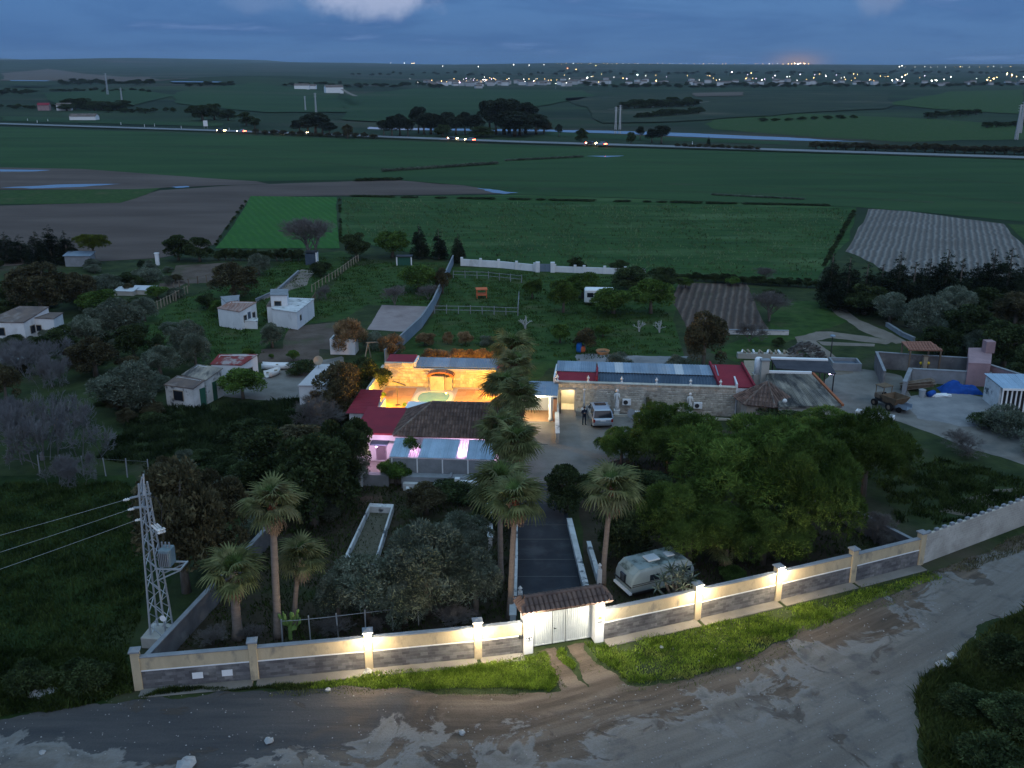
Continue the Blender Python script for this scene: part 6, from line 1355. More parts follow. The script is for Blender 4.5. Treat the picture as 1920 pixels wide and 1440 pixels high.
def trunk_mesh(name, H, r, blobs, m, seed, limbs=5, lean=.1):
    rnd = random.Random(seed); mb = MB(); fork = (rnd.uniform(-lean, lean), rnd.uniform(-lean, lean), H * .45)
    mb.tube([(0, 0, -.05), (fork[0] * .4, fork[1] * .4, H * .2), fork], [r * 1.25, r, r * .8], 8)
    for b in rnd.sample(blobs, min(limbs, len(blobs))):
        e = Vector(b[:3]); f = Vector(fork); mid = f.lerp(e, .5) + Vector((rnd.uniform(-.1, .1), rnd.uniform(-.1, .1), .12 * H * .3))
        mb.tube([f, mid, e], [r * .6, r * .4, r * .15], 6)
    me = mb.mesh(name); me.materials.append(m); me.polygons.foreach_set('use_smooth', [True] * len(me.polygons)); return me
def branch_mesh(name, H, Wd, r, m, seed, depth=5, spread=.55, nb=3, stems=3, minr=.012):
    rnd = random.Random(seed); Vv = []; Ff = []
    def seg(a, b, ra, rb):
        d = (b - a).normalized(); u = Vector((0, 0, 1)) if abs(d.z) < .9 else Vector((1, 0, 0)); s = d.cross(u).normalized(); w = s.cross(d); base = len(Vv)
        for p, rr in ((a, ra), (b, rb)):
            for k in range(3): an = k * 2.0944; Vv.append(tuple(p + (s * math.cos(an) + w * math.sin(an)) * rr))
        for k in range(3): k2 = (k + 1) % 3; Ff.append((base + k, base + 3 + k, base + 3 + k2, base + k2))
    def grow(p, d, ln, rr, lv):
        q = p + d * ln; seg(p, q, rr, max(rr * .7, minr))
        if lv == 0: return
        for k in range(nb + (1 if rnd.random() < .4 else 0)):
            nd = (d + Vector((rnd.gauss(0, spread), rnd.gauss(0, spread), rnd.gauss(.06, spread * .6)))).normalized()
            grow(p.lerp(q, rnd.uniform(.55, 1.0)), nd, ln * rnd.uniform(.62, .86), max(rr * .62, minr), lv - 1)
    for k in range(stems): grow(Vector((rnd.gauss(0, .12 * stems - .36), rnd.gauss(0, .12 * stems - .36), 0)), Vector((rnd.gauss(0, .3 if stems < 4 else .6), rnd.gauss(0, .3 if stems < 4 else .6), 1)).normalized(), H * .3, r, depth)
    A = np.array(Vv); A[:, 2] = np.maximum(A[:, 2], 0.0)
    A[:, 0] *= Wd / max(1e-3, np.ptp(A[:, 0])); A[:, 1] *= Wd / max(1e-3, np.ptp(A[:, 1])); A[:, 2] *= H / A[:, 2].max()
    return mesh_np(name, A, np.array(Ff), m)
# each species: list of (parts {name: mesh}, width, height)
SPEC = {}
def species(key, W, H, variants, leafn, L, Wl, m, z0=.12, nb=14, tr=.16, tuft=0, limbs=5, rmin=.16, rmax=.28, flat=.8, dome=True, shell=.5, jit=.55, up=.2, bark=None):
    for s in range(variants):
        b = crown_blobs(W, H * z0, H, nb, hash(key) % 1000 * 0 + s * 17 + len(key), rmin, rmax, dome, flat)
        SPEC.setdefault(key, []).append(({'crown': make_crown('crown', b, leafn, L, Wl, m, jit, shell, up, tuft), 'trunk': trunk_mesh('trunk', H, tr, b, bark or M['trunk'], s + 3, limbs)}, W, H))
species('olive', 5, 4.4, 3, 11000, .24, .075, LM['olive'], .10, 18, .20, rmin=.13, rmax=.22)
species('evergreen', 5, 5, 3, 9000, .24, .13, LM['dark'], .06, 18, .2, rmin=.13, rmax=.22)
species('brown', 5, 5, 2, 9000, .24, .11, LM['brownish'], .05, 18, .2, rmin=.12, rmax=.22)
species('citrus', 4, 3.6, 2, 7000, .20, .10, LM['green'], .14, 14, .14, rmin=.14, rmax=.24)
species('pine', 11, 8, 3, 7500, .40, .055, LM['pine'], .20, 30, .28, tuft=7, rmin=.085, rmax=.17, flat=.8, limbs=9, shell=.62)
species('umbrella', 6, 6, 1, 2200, .4, .05, LM['yellow'], .5, 16, .18, tuft=6, rmin=.14, rmax=.2, flat=.5)
species('dry', 3, 2.6, 2, 5000, .34, .05, LM['dry'], .0, 12, .08, rmin=.16, rmax=.24, up=1.0, jit=.35)
species('gum', 9, 17, 2, 8000, .75, .34, LM['gum'], .22, 16, .4, rmin=.16, rmax=.26, flat=1.15)
species('shrub', 3, 2, 2, 4500, .17, .08, LM['dark'], .0, 12, .05, rmin=.16, rmax=.25)
species('greyshrub', 4, 2.6, 2, 6000, .22, .06, LM['olive'], .0, 14, .06, rmin=.15, rmax=.24, up=.6)
def conifer(seed, W=3.6, H=9):
    rnd = random.Random(seed); bl = []
    for k in range(26):
        u = k / 26; z = H * (.06 + .92 * u); w = W / 2 * (1 - u) ** .75 + .1
        for j in range(3 if u < .7 else 1): a = rnd.uniform(0, 6.28); rr = w * rnd.uniform(.35, .55); bl.append(((w - rr) * math.cos(a), (w - rr) * math.sin(a), z, rr, rr, rr * 1.1))
    mb = MB(); mb.tube([(0, 0, 0), (0, 0, H * .95)], [.18, .03], 7); tm = mb.mesh('trunk'); tm.materials.append(M['trunk'])
    return ({'crown': make_crown('crown', bl, 7000, .30, .09, LM['conifer'], .4, .4, .3), 'trunk': tm}, W, H)
SPEC['conifer'] = [conifer(1), conifer(2), conifer(5)]
def bare(seed, m, W=6, H=5, d=6, nb=3, stems=3, minr=.012): return ({'branches': branch_mesh('branches', H, W, .10 if stems < 4 else .05, m, seed, d, .5, nb, stems, minr), 'trunk': MB().tube([(0, 0, -.05), (.02, 0, .5)], [.16, .12], 8).mesh('trunk')}, W, H)
SPEC['bare'] = [bare(3, LM['bare'], minr=.008), bare(8, LM['bare'], minr=.008)]
SPEC['mauve'] = [bare(4, LM['mauve'], 8, 4.5, 5, 3, 20, .011), bare(9, LM['mauve'], 8, 4.5, 5, 3, 20, .011)]
SPEC['palebare'] = [bare(6, LM['palebare'], 3, 2.4, 3, 2)]
for k in ('bare', 'mauve', 'palebare'):
    for d_, _, _ in SPEC[k]: d_['trunk'].materials.append(d_['branches'].materials[0])
CNT = {}
NAMES = dict(olive='olive_tree', evergreen='evergreen_tree', brown='brown_leaved_tree', citrus='garden_tree', pine='pine_tree', umbrella='umbrella_pine', dry='dry_bush', gum='eucalyptus_tree', shrub='dark_shrub', greyshrub='grey_shrub', conifer='conifer_tree', bare='bare_tree', mauve='bare_thicket', palebare='pruned_tree')
CATS = dict(shrub='shrub', greyshrub='shrub', dry='bush', mauve='thicket')
def put(key, x, y, w, h, label, group=None, var=None, rz=None, z=0.0, name=None):
    i = CNT.get(key, 0); CNT[key] = i + 1; parts, W, H = SPEC[key][(i if var is None else var) % len(SPEC[key])]
    o = thing(name or NAMES[key], label, CATS.get(key, 'tree'), (x, y, z), (i * 2.4) if rz is None else rz, group); o.scale = (w / W, w / W, h / H)
    for nm, me in parts.items():
        if nm == 'crown' and H * (h / H) < .0: continue
        link(nm, me, o)
    return o
def tree(key, px, py, wpx, top, label, group=None, var=None, minh=.5):
    """tree whose foot the photograph shows at px, py, its crown wpx wide and reaching up to row top"""
    p = G(px, py); return put(key, p.x, p.y, wpx * mpp(px, py), max(minh, height_of(px, py, top)), label, group, var)

def _inside1(poly, x, y):
    c = False; j = len(poly) - 1
    for i in range(len(poly)):
        xi, yi = poly[i]; xj, yj = poly[j]
        if (yi > y) != (yj > y) and x < (xj - xi) * (y - yi) / (yj - yi) + xi: c = not c
        j = i
    return c
# ------------------------------------------------------------------ fan palms
def fan_mesh(name, m, pet=.85, fan=.95, nseg=18, droop=.5, seed=0):
    rnd = random.Random(seed); mb = MB()
    mb.tube([(0, 0, 0), (pet * .5, 0, .03), (pet, 0, 0)], [.03, .022, .018], 4)
    for k in range(nseg):
        a = R(-125 + 250 * k / (nseg - 1)); ln = fan * (1 - .28 * abs(a) / R(125)) * rnd.uniform(.9, 1.08); w = .058
        d = Vector((math.cos(a), math.sin(a), 0)); s = Vector((-d.y, d.x, 0)); b = Vector((pet, 0, 0)); pts = []
        for u in (.04, .45, .78, 1.0):
            dz = -droop * ln * max(0, u - .30) ** 1.7 + .05 * abs(math.sin(a)) * u; p = b + d * ln * u * (1 - .10 * max(0, u - .5)) + Vector((0, 0, dz)); ww = w * (.45 if u < .1 else 1.0 if u < .6 else .6 if u < .9 else .12)
            pts += [p + s * ww + Vector((0, 0, -.012)), p + Vector((0, 0, .010)), p - s * ww + Vector((0, 0, -.012))]
        mb.add(pts, [f for i in range(3) for f in ((3 * i, 3 * i + 1, 3 * i + 4, 3 * i + 3), (3 * i + 1, 3 * i + 2, 3 * i + 5, 3 * i + 4))])
    me = mb.mesh(name); me.materials.append(m); return me
FR = [fan_mesh('frond', LM['frond'], seed=k, droop=.75 + .25 * k) for k in range(3)] ; FRY = fan_mesh('young_frond', LM['frondlight'], .45, .8, 20, .15, 5); FRD = [fan_mesh('dead_frond', LM['deadfrond'], .35, .75, 14, 1.2, 7 + k) for k in range(2)]
def palm(label, x, y, h, crown=4.2, r=.22, lean=(0, 0), seed=0, skirt=8, n=30, red=0.0, group='fan palms'):
    """h: height of the crown's heart"""
    rnd = random.Random(seed); t = thing('fan_palm', label, 'palm', (x, y, 0), 0, group)
    top = Vector((lean[0], lean[1], h)); k_ = 16; pts = [Vector((lean[0] * u ** 1.5, lean[1] * u ** 1.5, h * u)) for u in [i / k_ for i in range(k_ + 1)]]
    mb = MB(); rad = [r * (1.35 - .35 * min(1, i / 3)) * (1 - .22 * i / k_) * (1 + .04 * (i % 2)) for i in range(k_ + 1)]; mb.tube(pts, rad, 10); mb.build('trunk', M['palmtrunk'], t, True)
    if red:
        mb = MB(); nn = int(red * 60)
        for k in range(nn):
            z = h - red * rnd.random(); a = rnd.uniform(0, 6.28); c = Vector((lean[0], lean[1], 0)) * (z / h) ** 1.5 + Vector((0, 0, z)); d = Vector((math.cos(a), math.sin(a), .9)).normalized()
            mb.bar(c + d * r * .7, c + d * (r * .7 + .22), .08, .04)
        mb.tube([top * ((h - red) / h), top], [r * .85, r * 1.1], 9); mb.build('leaf_boots', M['palmred'], t)
    s = crown / 3.5
    for k in range(n):
        u = (k + .5) / n; el = R(84 - 94 * u ** .85 + rnd.uniform(-12, 12)); az = k * 2.39996 + rnd.uniform(-.25, .25)
        young = u < .16; me = FRY if young else FR[k % 3]; sc = s * rnd.uniform(.86, 1.12) * (.85 if young else 1)
        link('frond', me, t, top + Vector((0, 0, -.25 * u)), (rnd.uniform(-.25, .25), -el, az), (sc, sc, sc))
    for k in range(skirt + 4):
        az = rnd.uniform(0, 6.28); sc = s * rnd.uniform(.8, 1.05); link('dead_frond', FRD[k % 2], t, top + Vector((0, 0, -.35 - .55 * rnd.random())), (rnd.uniform(-.3, .3), R(rnd.uniform(35, 72)), az), (sc, sc, sc))
    return t
def palm_px(label, bx, by, hx, hy, wpx, **k):
    b = G(bx, by); v = (720 - hy) / F_PX; dy = k.pop('dy', 0.0); Y = b.y + dy
    z = (v * Y * CP - Y * SP) / (CP + v * SP) + CAM_H; dep = Y * CP + (CAM_H - z) * SP; X = (hx - 960) / F_PX * dep
    return palm(label, b.x, b.y, z, wpx * dep / F_PX, lean=(X - b.x, dy), **k)
palm_px('tall fan palm with reddish upper trunk near the power tower', 523, 1196, 511, 945, 132, seed=1, red=1.7, skirt=7, r=.24)
palm_px('short thick fan palm left of the tall palm', 447, 1197, 437, 1072, 128, seed=2, skirt=12, r=.30)
palm_px('slender medium fan palm right of the tall palm', 553, 1172, 563, 1045, 108, seed=3, skirt=9, r=.17)
palm_px('fan palm nearest the gate on the left of the driveway', 957, 1158, 967, 935, 124, seed=4, red=.8, skirt=6, r=.20)
palm_px('lone fan palm with thin trunk right of the driveway', 1130, 1097, 1147, 915, 134, seed=5, red=.5, skirt=6, r=.19)
palm_px('very small fan palm against the wall below the pines', 1363, 1064, 1363, 1030, 84, seed=6, skirt=3, r=.18, n=18)
for k, (x, y, h, lab) in enumerate(((-.75, 57.9, 7.3, 'second'), (.1, 62.5, 8.3, 'third'), (-.7, 67.0, 7.4, 'fourth'), (.2, 71.5, 8.5, 'fifth'), (-.3, 75.8, 7.8, 'sixth'), (.5, 79.5, 8.7, 'seventh'), (.3, 83.6, 9.0, 'last'))):
    palm(lab + ' fan palm from the gate in the driveway row', x, y, h, (4.5, 3.9, 4.3, 4.0, 4.6, 3.9, 4.4)[k], .2, (random.uniform(-.4, .4), 0), 20 + k, 10, 42, .4)

# ------------------------------------------------------------------ trees of the garden
for a in (
 ('olive',690,1160,165,1040,'olive tree in front of the short left end of the basin'), ('olive',800,1150,190,975,'largest olive tree, right of the stone basin'),
 ('olive',872,1062,125,952,'olive tree behind, beside the stained narrow wall'), ('olive',893,1150,125,1025,'olive tree beside the nearest driveway palm'),
 ('olive',760,1172,115,1085,'low front olive tree behind the lit wall bay'), ('olive',635,1165,105,1065,'small olive tree right of the medium palm'),
 ('brown',350,1110,195,850,'tall dark brown tree directly behind the power tower'), ('brown',415,1060,140,880,'dark tree between power tower and tall palm'),
 ('evergreen',590,985,185,800,'broad dark tree behind the medium palm'), ('evergreen',500,930,150,800,'dark tree behind the tall palm crown'),
 ('evergreen',640,940,110,770,'dark tree touching the left side of the annex'), ('evergreen',668,885,80,775,'purple tinted tree beside the pink lit annex door'),
 ('brown',640,790,110,672,'spreading dark tree between flat roofed house and courtyard'), ('evergreen',690,745,90,668,'dark tree leaning over the courtyard corner'),
 ('citrus',772,886,64,812,'small garden tree standing before the porch roof'), ('citrus',742,908,72,852,'bushy garden tree before the annex planter'),
 ('shrub',855,935,110,905,'dark clipped hedge bush below the white garden block'), ('brown',800,965,90,905,'thin reddish shrub on the dim front lawn'),
 ('greyshrub',655,915,95,850,'grey shrub at the left corner of the small passage'), ('evergreen',905,1000,60,940,'dark shrub behind the second driveway palm'),
 ('pine',1255,880,200,755,'pine nearest the silver car'), ('pine',1400,985,320,772,'biggest rounded pine in the middle of the grove'),
 ('pine',1290,1050,230,890,'pine standing behind the caravan'), ('pine',1505,1030,235,805,'pine behind the second lamp right of the gate'),
 ('pine',1618,930,190,762,'dark pine at the right end of the grove'), ('pine',1430,1058,200,935,'low pine hanging over the wall by the small palm'),
 ('pine',1165,870,110,800,'small pine at the edge of the court'), ('pine',1560,860,180,765,'pine before the flat fibre roofed barn'),
 ('evergreen',1062,960,100,866,'dark shrub tree between the driveway and the lone palm'), ('evergreen',1175,1045,130,950,'bluish dark shrub tree behind the lone palm'),
 ('evergreen',1470,815,130,760,'dark tree below the tiled pavilion'), ('evergreen',1210,960,150,880,'dark undergrowth tree left of the big pine'),
 ('citrus',1372,1085,62,1063,'bright green bush spilling over the wall between two lamps'), ('bare',1640,1020,70,960,'bare tangle at the right corner of the grove'),
): tree(*a)
# ------------------------------------------------------------------ plots behind and to the sides
for a in (
 ('brown',1318,690,92,578,'dark reddish tree behind the stable red roof'), ('greyshrub',1160,692,62,660,'grey shrub behind the left part of the stable roof'),
 ('greyshrub',1268,694,58,664,'grey shrub behind the right part of the stable roof'), ('brown',1097,660,50,614,'square clipped brown shrub beside the blue barrel'),
 ('citrus',1050,643,46,600,'young tree on the lawn left of the blue barrel'), ('citrus',1056,586,66,518,'light green tree left of the small caravan'),
 ('citrus',998,560,42,512,'slim tree at the right side of the paddock'), ('citrus',1092,560,80,505,'tree behind the small caravan, left one'),
 ('citrus',1150,588,110,525,'broad tree in front of the small caravan'), ('evergreen',1180,545,90,498,'dark tree behind the small caravan, right one'),
 ('citrus',1220,588,92,515,'tree beside the ploughed garden plot'), ('evergreen',1245,545,70,495,'dark tree at the top left corner of the garden plot'),
 ('evergreen',1080,508,40,480,'round dark bush on the far white wall right of the gate'), ('evergreen',1162,512,44,486,'dark bush covering the right end of the far wall'),
 ('citrus',1130,632,38,605,'small thin lawn tree below the small caravan'), ('palebare',985,618,28,592,'pruned white fruit tree below the paddock fence'),
 ('palebare',1198,622,24,600,'pruned white fruit tree on the right lawn, left one'), ('palebare',1236,624,24,600,'pruned white fruit tree on the right lawn, right one'),
 ('dry',797,648,44,622,'rust coloured bush at the foot of the long thin wall'), ('dry',840,645,26,622,'first small round bush of the row behind the courtyard'),
 ('dry',873,646,34,619,'second round bush of the row behind the courtyard'), ('greyshrub',911,648,32,628,'third, grey bush of the row behind the courtyard'),
 ('greyshrub',955,650,36,630,'last, grey bush of the row behind the courtyard'),
 ('dry',655,660,80,596,'large tan bush above the flat roofed house'), ('dry',735,670,58,622,'tan bush beside the wooden frame'), ('greyshrub',700,655,50,620,'grey bush between the two tan bushes'),
 ('olive',511,652,58,604,'grey olive tree below the long white shed'), ('bare',612,562,36,534,'small bare tree on the far lawn'), ('bare',740,572,52,534,'bare tree left of the sand arena'),
 ('bare',803,562,44,533,'bare tree at the top of the sand arena'), ('citrus',785,545,92,492,'loose green shrubbery below the green hut'), ('brown',830,550,40,500,'shrub beside the long thin wall'),
 ('evergreen',668,485,62,430,'round dark tree by the bright green field corner'), ('citrus',736,482,84,421,'broad round tree behind the green hut'),
 ('conifer',787,484,42,416,'first dark conifer behind the green hut'), ('conifer',823,486,40,427,'middle dark conifer of the three by the far fence'), ('conifer',859,492,34,435,'last dark conifer at the corner of the far white wall'),
 ('bare',585,486,115,403,'large bare tree in front of the bright green field'), ('evergreen',335,488,62,436,'left of two round dark trees at the ploughed field'), ('evergreen',375,490,58,442,'right of two round dark trees at the ploughed field'),
 ('umbrella',178,492,74,438,'yellow green umbrella pine at the ploughed field'),
 ('conifer',15,492,58,432,'leftmost dark conifer at the ploughed field'), ('conifer',42,492,50,438,'second dark conifer at the ploughed field'), ('conifer',72,494,48,430,'third dark conifer at the ploughed field'), ('conifer',98,494,56,418,'tallest dark conifer left of the umbrella pine'), ('conifer',128,494,52,430,'dark conifer next to the umbrella pine'),
 ('brown',440,560,108,490,'big brown green tree above the rusty striped cottage'), ('olive',486,516,52,474,'grey olive at the corner of the far hedge'), ('shrub',602,517,50,490,'dark bush at the end of the farm track'),
 ('citrus',413,592,44,560,'dense tree touching the rusty striped cottage'), ('evergreen',390,578,52,548,'dark tree left of the rusty striped cottage'), ('citrus',506,600,34,574,'tree in front of the low felt roofed shed'),
 ('brown',82,592,135,488,'very large dark brown tree behind the left farmhouse'), ('brown',150,575,80,510,'dark tree right of the very large brown one'), ('evergreen',20,575,60,520,'dark tree behind the left farmhouse roof'),
 ('olive',228,640,112,548,'olive at the left end of the pale post row'), ('olive',165,652,84,588,'olive right of the boxy farmhouse wing'), ('olive',272,602,58,556,'olive in the middle of the pale post row'),
 ('citrus',185,588,90,540,'green tree behind the orchard olives'), ('citrus',296,560,54,528,'light green tree at the end of the pale post row'), ('evergreen',15,592,46,562,'green bush left of the farmhouse roof'),
 ('greyshrub',200,548,80,512,'grey shrub behind the orchard'), ('evergreen',240,535,50,508,'dark shrub behind the two cold frames'), ('greyshrub',280,528,66,500,'grey shrub before the small brown plot'), ('brown',150,545,60,515,'brown shrub at the pale tarpaulin'),
 ('evergreen',252,672,76,603,'black green tree below the pale post row'), ('olive',350,672,88,592,'tall olive on the slope behind the cottages'), ('olive',368,692,66,622,'dark olive just behind the grey ridge cottage'),
 ('olive',302,706,92,648,'silvery olive left of the grey ridge cottage'), ('brown',180,705,110,632,'brownish tree in the middle of the left thicket'), ('evergreen',120,665,70,608,'dark tree below the farmhouse wing'),
 ('mauve',52,700,140,632,'mauve leafless thicket below the left farmhouse'), ('olive',240,770,150,672,'big rounded olive left of the nearest cottage'), ('mauve',98,725,92,664,'grey leafless bush before the mauve thicket'),
 ('mauve',80,862,245,738,'huge mauve leafless thicket at the left edge'), ('brown',12,750,70,680,'dark tree at the left edge above the huge thicket'), ('mauve',130,905,110,850,'low mauve scrub below the huge thicket'), ('mauve',15,800,90,740,'mauve bush cut by the left edge'),
 ('citrus',456,748,94,684,'bright green orchard tree beside the nearest cottage'), ('citrus',467,672,26,648,'small lemon tree above the red sheet shed'), ('citrus',550,676,28,654,'small orchard tree on the brown garden plot'), ('citrus',509,672,14,662,'tiny sapling on the brown garden plot'),
 ('shrub',565,700,70,676,'low bush behind the rowing boat'), ('dry',600,770,70,725,'dry brush at the corner of the flat roofed house'), ('bare',580,820,120,740,'bare tangled brush below the flat roofed house'),
 ('brown',560,860,140,800,'dark brush at the edge of the scrub'), ('shrub',470,830,120,790,'dark scrub mound in the middle of the scrub'),
): tree(*a)
for k, x in enumerate((808, 832, 856, 880, 905, 930, 956, 980)):
    tree('dry', x, 686 + (k % 3) * 2, 40, 650 + (k % 2) * 5, 'dry feathery bush of the lit row behind the courtyard shed', 'lit dry bushes behind the courtyard')
CT_ = (('leftmost', 1553, 470), ('second', 1585, 478), ('third', 1618, 488), ('fourth', 1648, 492), ('fifth', 1678, 468), ('sixth', 1706, 486), ('seventh', 1735, 480), ('eighth', 1765, 462), ('ninth', 1792, 480), ('tenth', 1822, 488), ('eleventh', 1850, 462), ('twelfth', 1880, 460), ('last', 1910, 486))
for k, (nm, x, ty) in enumerate(CT_): tree('conifer', x, 575 + (k % 3) * 6, 62 + (k * 13) % 24, ty, nm + ' conifer from the left in the dark row below the furrowed field', 'dark conifer row')
for a in (
 ('greyshrub',1732,628,112,548,'large silver grey shrub in the right thicket'), ('olive',1668,606,80,545,'grey olive at the left of the right thicket'), ('evergreen',1620,590,90,525,'dark bush at the left end of the conifer row'),
 ('evergreen',1812,655,120,565,'large dark round tree in the right thicket'), ('evergreen',1880,690,120,598,'dark tree behind the pink wall'), ('brown',1900,620,100,545,'brown tree at the right edge of the thicket'),
 ('olive',1790,600,90,535,'dark olive behind the silver grey shrub'), ('evergreen',1850,590,110,530,'dark tree under the last conifers'), ('evergreen',1760,665,90,610,'dark shrub beside the terracotta shelter'),
 ('olive',1830,670,70,615,'grey bush above the ruined oven'), ('evergreen',1925,720,90,640,'dark tree behind the right end of the pink wall'), ('shrub',1700,580,70,552,'low dark bush on the thicket edge'), ('evergreen',1560,560,60,520,'dark bush at the far corner of the big meadow'),
 ('bare',1442,602,84,545,'bare grey tree at the corner of the ploughed garden plot'), ('bare',1405,640,60,600,'low bare bush by the low white wall'), ('evergreen',1448,560,50,540,'bush on the upper edge of the garden plot'), ('citrus',1285,540,34,518,'yellow green bush at the top of the garden plot'),
 ('citrus',1372,535,34,515,'second yellow green bush at the top of the garden plot'), ('bare',1432,530,40,500,'bare sapling on the meadow hedge'), ('shrub',1458,650,30,632,'small dark bush on the back lawn'),
 ('greyshrub',1890,815,110,760,'pale grey shrub below the slatted shed'), ('bare',1815,850,90,810,'bare bush on the edge of the lower yard'), ('shrub',1850,800,80,775,'dark weeds below the gravel yard'), ('greyshrub',1960,850,120,790,'grey shrub at the right frame edge'),
): tree(*a)
# hedges: rows of shrubs
def hedge(px0, py0, px1, py1, n, wpx, hpx, key, label, group, gap=0.0):
    for k in range(n):
        if random.random() < gap: continue
        u = k / max(1, n - 1); x, y = px0 + (px1 - px0) * u, py0 + (py1 - py0) * u; tree(key, x, y, wpx * random.uniform(.85, 1.2), y - hpx * random.uniform(.8, 1.2), label, group)
hedge(410, 488, 560, 490, 12, 24, 22, 'evergreen', 'dark bush of the hedge below the bright green field', 'hedge below the bright field')
hedge(405, 460, 466, 372, 22, 8, 6, 'shrub', 'low bush along the left edge of the bright green field', 'field edge bushes', .3)
hedge(637, 378, 639, 455, 16, 8, 6, 'shrub', 'low bush along the right edge of the bright green field', 'field edge bushes right', .3)
hedge(1255, 524, 1530, 540, 17, 26, 17, 'evergreen', 'dark bush of the hedge below the big meadow', 'hedge below the meadow')
hedge(1600, 400, 1545, 500, 24, 13, 7, 'shrub', 'scrubby bush between meadow and furrowed field', 'scrub beside the furrowed field')
hedge(720, 322, 930, 308, 46, 14, 6, 'greyshrub', 'reed like bush of the dark strip in the crop field', 'reed strip in the crop field')
hedge(950, 302, 1090, 295, 30, 13, 4, 'greyshrub', 'low bush of the far end of the reed strip', 'far reed strip')
hedge(670, 340, 750, 338, 16, 14, 6, 'shrub', 'low weed clump at the edge of the ploughed field', 'weeds at the ploughed field')
hedge(640, 368, 1560, 386, 70, 24, 2.2, 'shrub', 'low growth along the ditch above the big meadow', 'ditch weeds above the meadow', .35)
hedge(1340, 366, 1500, 374, 16, 20, 3, 'greyshrub', 'dark mound of weeds in the crop field', 'weed mounds in the crop field')
# trees along the highway and the river
FARG = 'trees along the highway'
for i, (x, y, w, tp, key) in enumerate(((945,252,70,178,'gum'),(985,250,56,190,'gum'),(918,250,46,182,'gum'),(965,256,80,214,'gum'),(1005,252,50,210,'gum'),(872,252,34,208,'gum'),(838,250,34,206,'gum'),(808,252,52,210,'gum'),(785,250,36,195,'gum'),(735,256,36,216,'gum'),(765,256,30,220,'gum'),(592,252,58,209,'gum'),(562,250,36,222,'gum'),(618,253,32,228,'gum'),(380,226,50,194,'evergreen'),(402,224,44,192,'evergreen'),(362,218,34,196,'evergreen'),(428,226,36,204,'evergreen'),(462,236,38,208,'evergreen'),(478,240,26,218,'evergreen'),(652,260,26,232,'brown'),(1090,268,28,238,'evergreen'),(1183,270,20,246,'evergreen'),(1240,270,34,232,'gum'),(1222,268,26,240,'gum'),(1200,262,18,234,'gum'),(1328,276,10,254,'conifer'),(1048,256,16,232,'gum'),(830,256,40,230,'evergreen'),(905,257,60,235,'evergreen'),(930,252,50,196,'gum'),(955,250,60,186,'gum'),(975,254,60,205,'gum'),(890,253,40,214,'gum'),(855,253,40,216,'gum'),(822,252,44,214,'gum'),(795,252,40,208,'gum'),(750,254,36,212,'gum'),(720,256,28,222,'gum'),(1020,250,40,222,'brown'),(605,252,40,214,'gum'),(578,251,40,214,'gum'))):
    tree(key, x, y, w, tp, ('tall tree of the clump', 'tree')[i > 4] + ' number %s from the left along the highway' % ('one two three four five six seven eight nine ten eleven twelve thirteen fourteen fifteen sixteen seventeen eighteen nineteen twenty'.split() + ['twenty-' + w_ for w_ in 'one two three four five six seven eight nine'.split()] + ['thirty'])[i] if False else 'dark tree standing beside the distant highway', FARG)
hedge(1270, 276, 1420, 282, 12, 16, 8, 'brown', 'brushy bush between highway and river', 'brush by the river')
hedge(1530, 280, 1920, 290, 22, 30, 16, 'brown', 'dark bush on the bank beyond the highway', 'bank bushes on the right')
hedge(480, 252, 700, 260, 14, 20, 10, 'brown', 'roadside bush below the highway trees', 'roadside bushes')
hedge(1170, 205, 1300, 200, 14, 30, 18, 'evergreen', 'dark tree of the low wood beyond the river', 'low wood beyond the river')
hedge(1200, 222, 1310, 214, 9, 26, 14, 'evergreen', 'dark tree of the nearer low wood beyond the river', 'nearer low wood')
hedge(1430, 228, 1600, 222, 8, 20, 7, 'shrub', 'dark thicket on the far green bank', 'thickets on the far bank')
hedge(1740, 222, 1830, 215, 7, 24, 12, 'evergreen', 'dark thicket mound on the far right meadow', 'thicket mounds on the right')
hedge(1850, 240, 1920, 236, 5, 24, 12, 'evergreen', 'dark bush on the slope at the far right', 'slope bushes far right')

# undergrowth that ties the left orchards together
ur = random.Random(77)
UG = [[(0,500),(330,500),(330,560),(180,620),(0,570)], [(0,630),(180,640),(330,600),(345,690),(300,740),(180,700),(0,700)], [(180,700),(310,760),(290,800),(200,800)], [(270,860),(560,860),(640,900),(640,980),(420,1010),(280,940)], [(1560,560),(1920,560),(1920,700),(1780,640),(1640,600)], [(590,700),(660,700),(660,860),(560,850)]]
for gi, poly in enumerate(UG):
    xs = [q[0] for q in poly]; ys = [q[1] for q in poly]; n = 0
    while n < (46, 46, 14, 40, 40, 22)[gi]:
        x, y = ur.uniform(min(xs), max(xs)), ur.uniform(min(ys), max(ys))
        if not bool(_inside1(poly, x, y)): continue
        n += 1; key = ur.choice(('shrub', 'shrub', 'evergreen', 'greyshrub', 'brown', 'olive')); sc = .6 + (y - 480) / 500.
        tree(key, x, y, ur.uniform(26, 58) * sc, y - ur.uniform(12, 30) * sc, ('low bush of the undergrowth around the left farmhouse', 'low bush of the undergrowth below the pale post row', 'low bush of the undergrowth left of the nearest cottage', 'low bush of the thicket behind the left palms', 'low bush of the thicket below the conifer row', 'low bush of the thicket beside the flat roofed house')[gi], 'undergrowth ' + ('by the farmhouse', 'below the posts', 'by the cottage', 'behind the palms', 'below the conifers', 'by the flat roof')[gi])

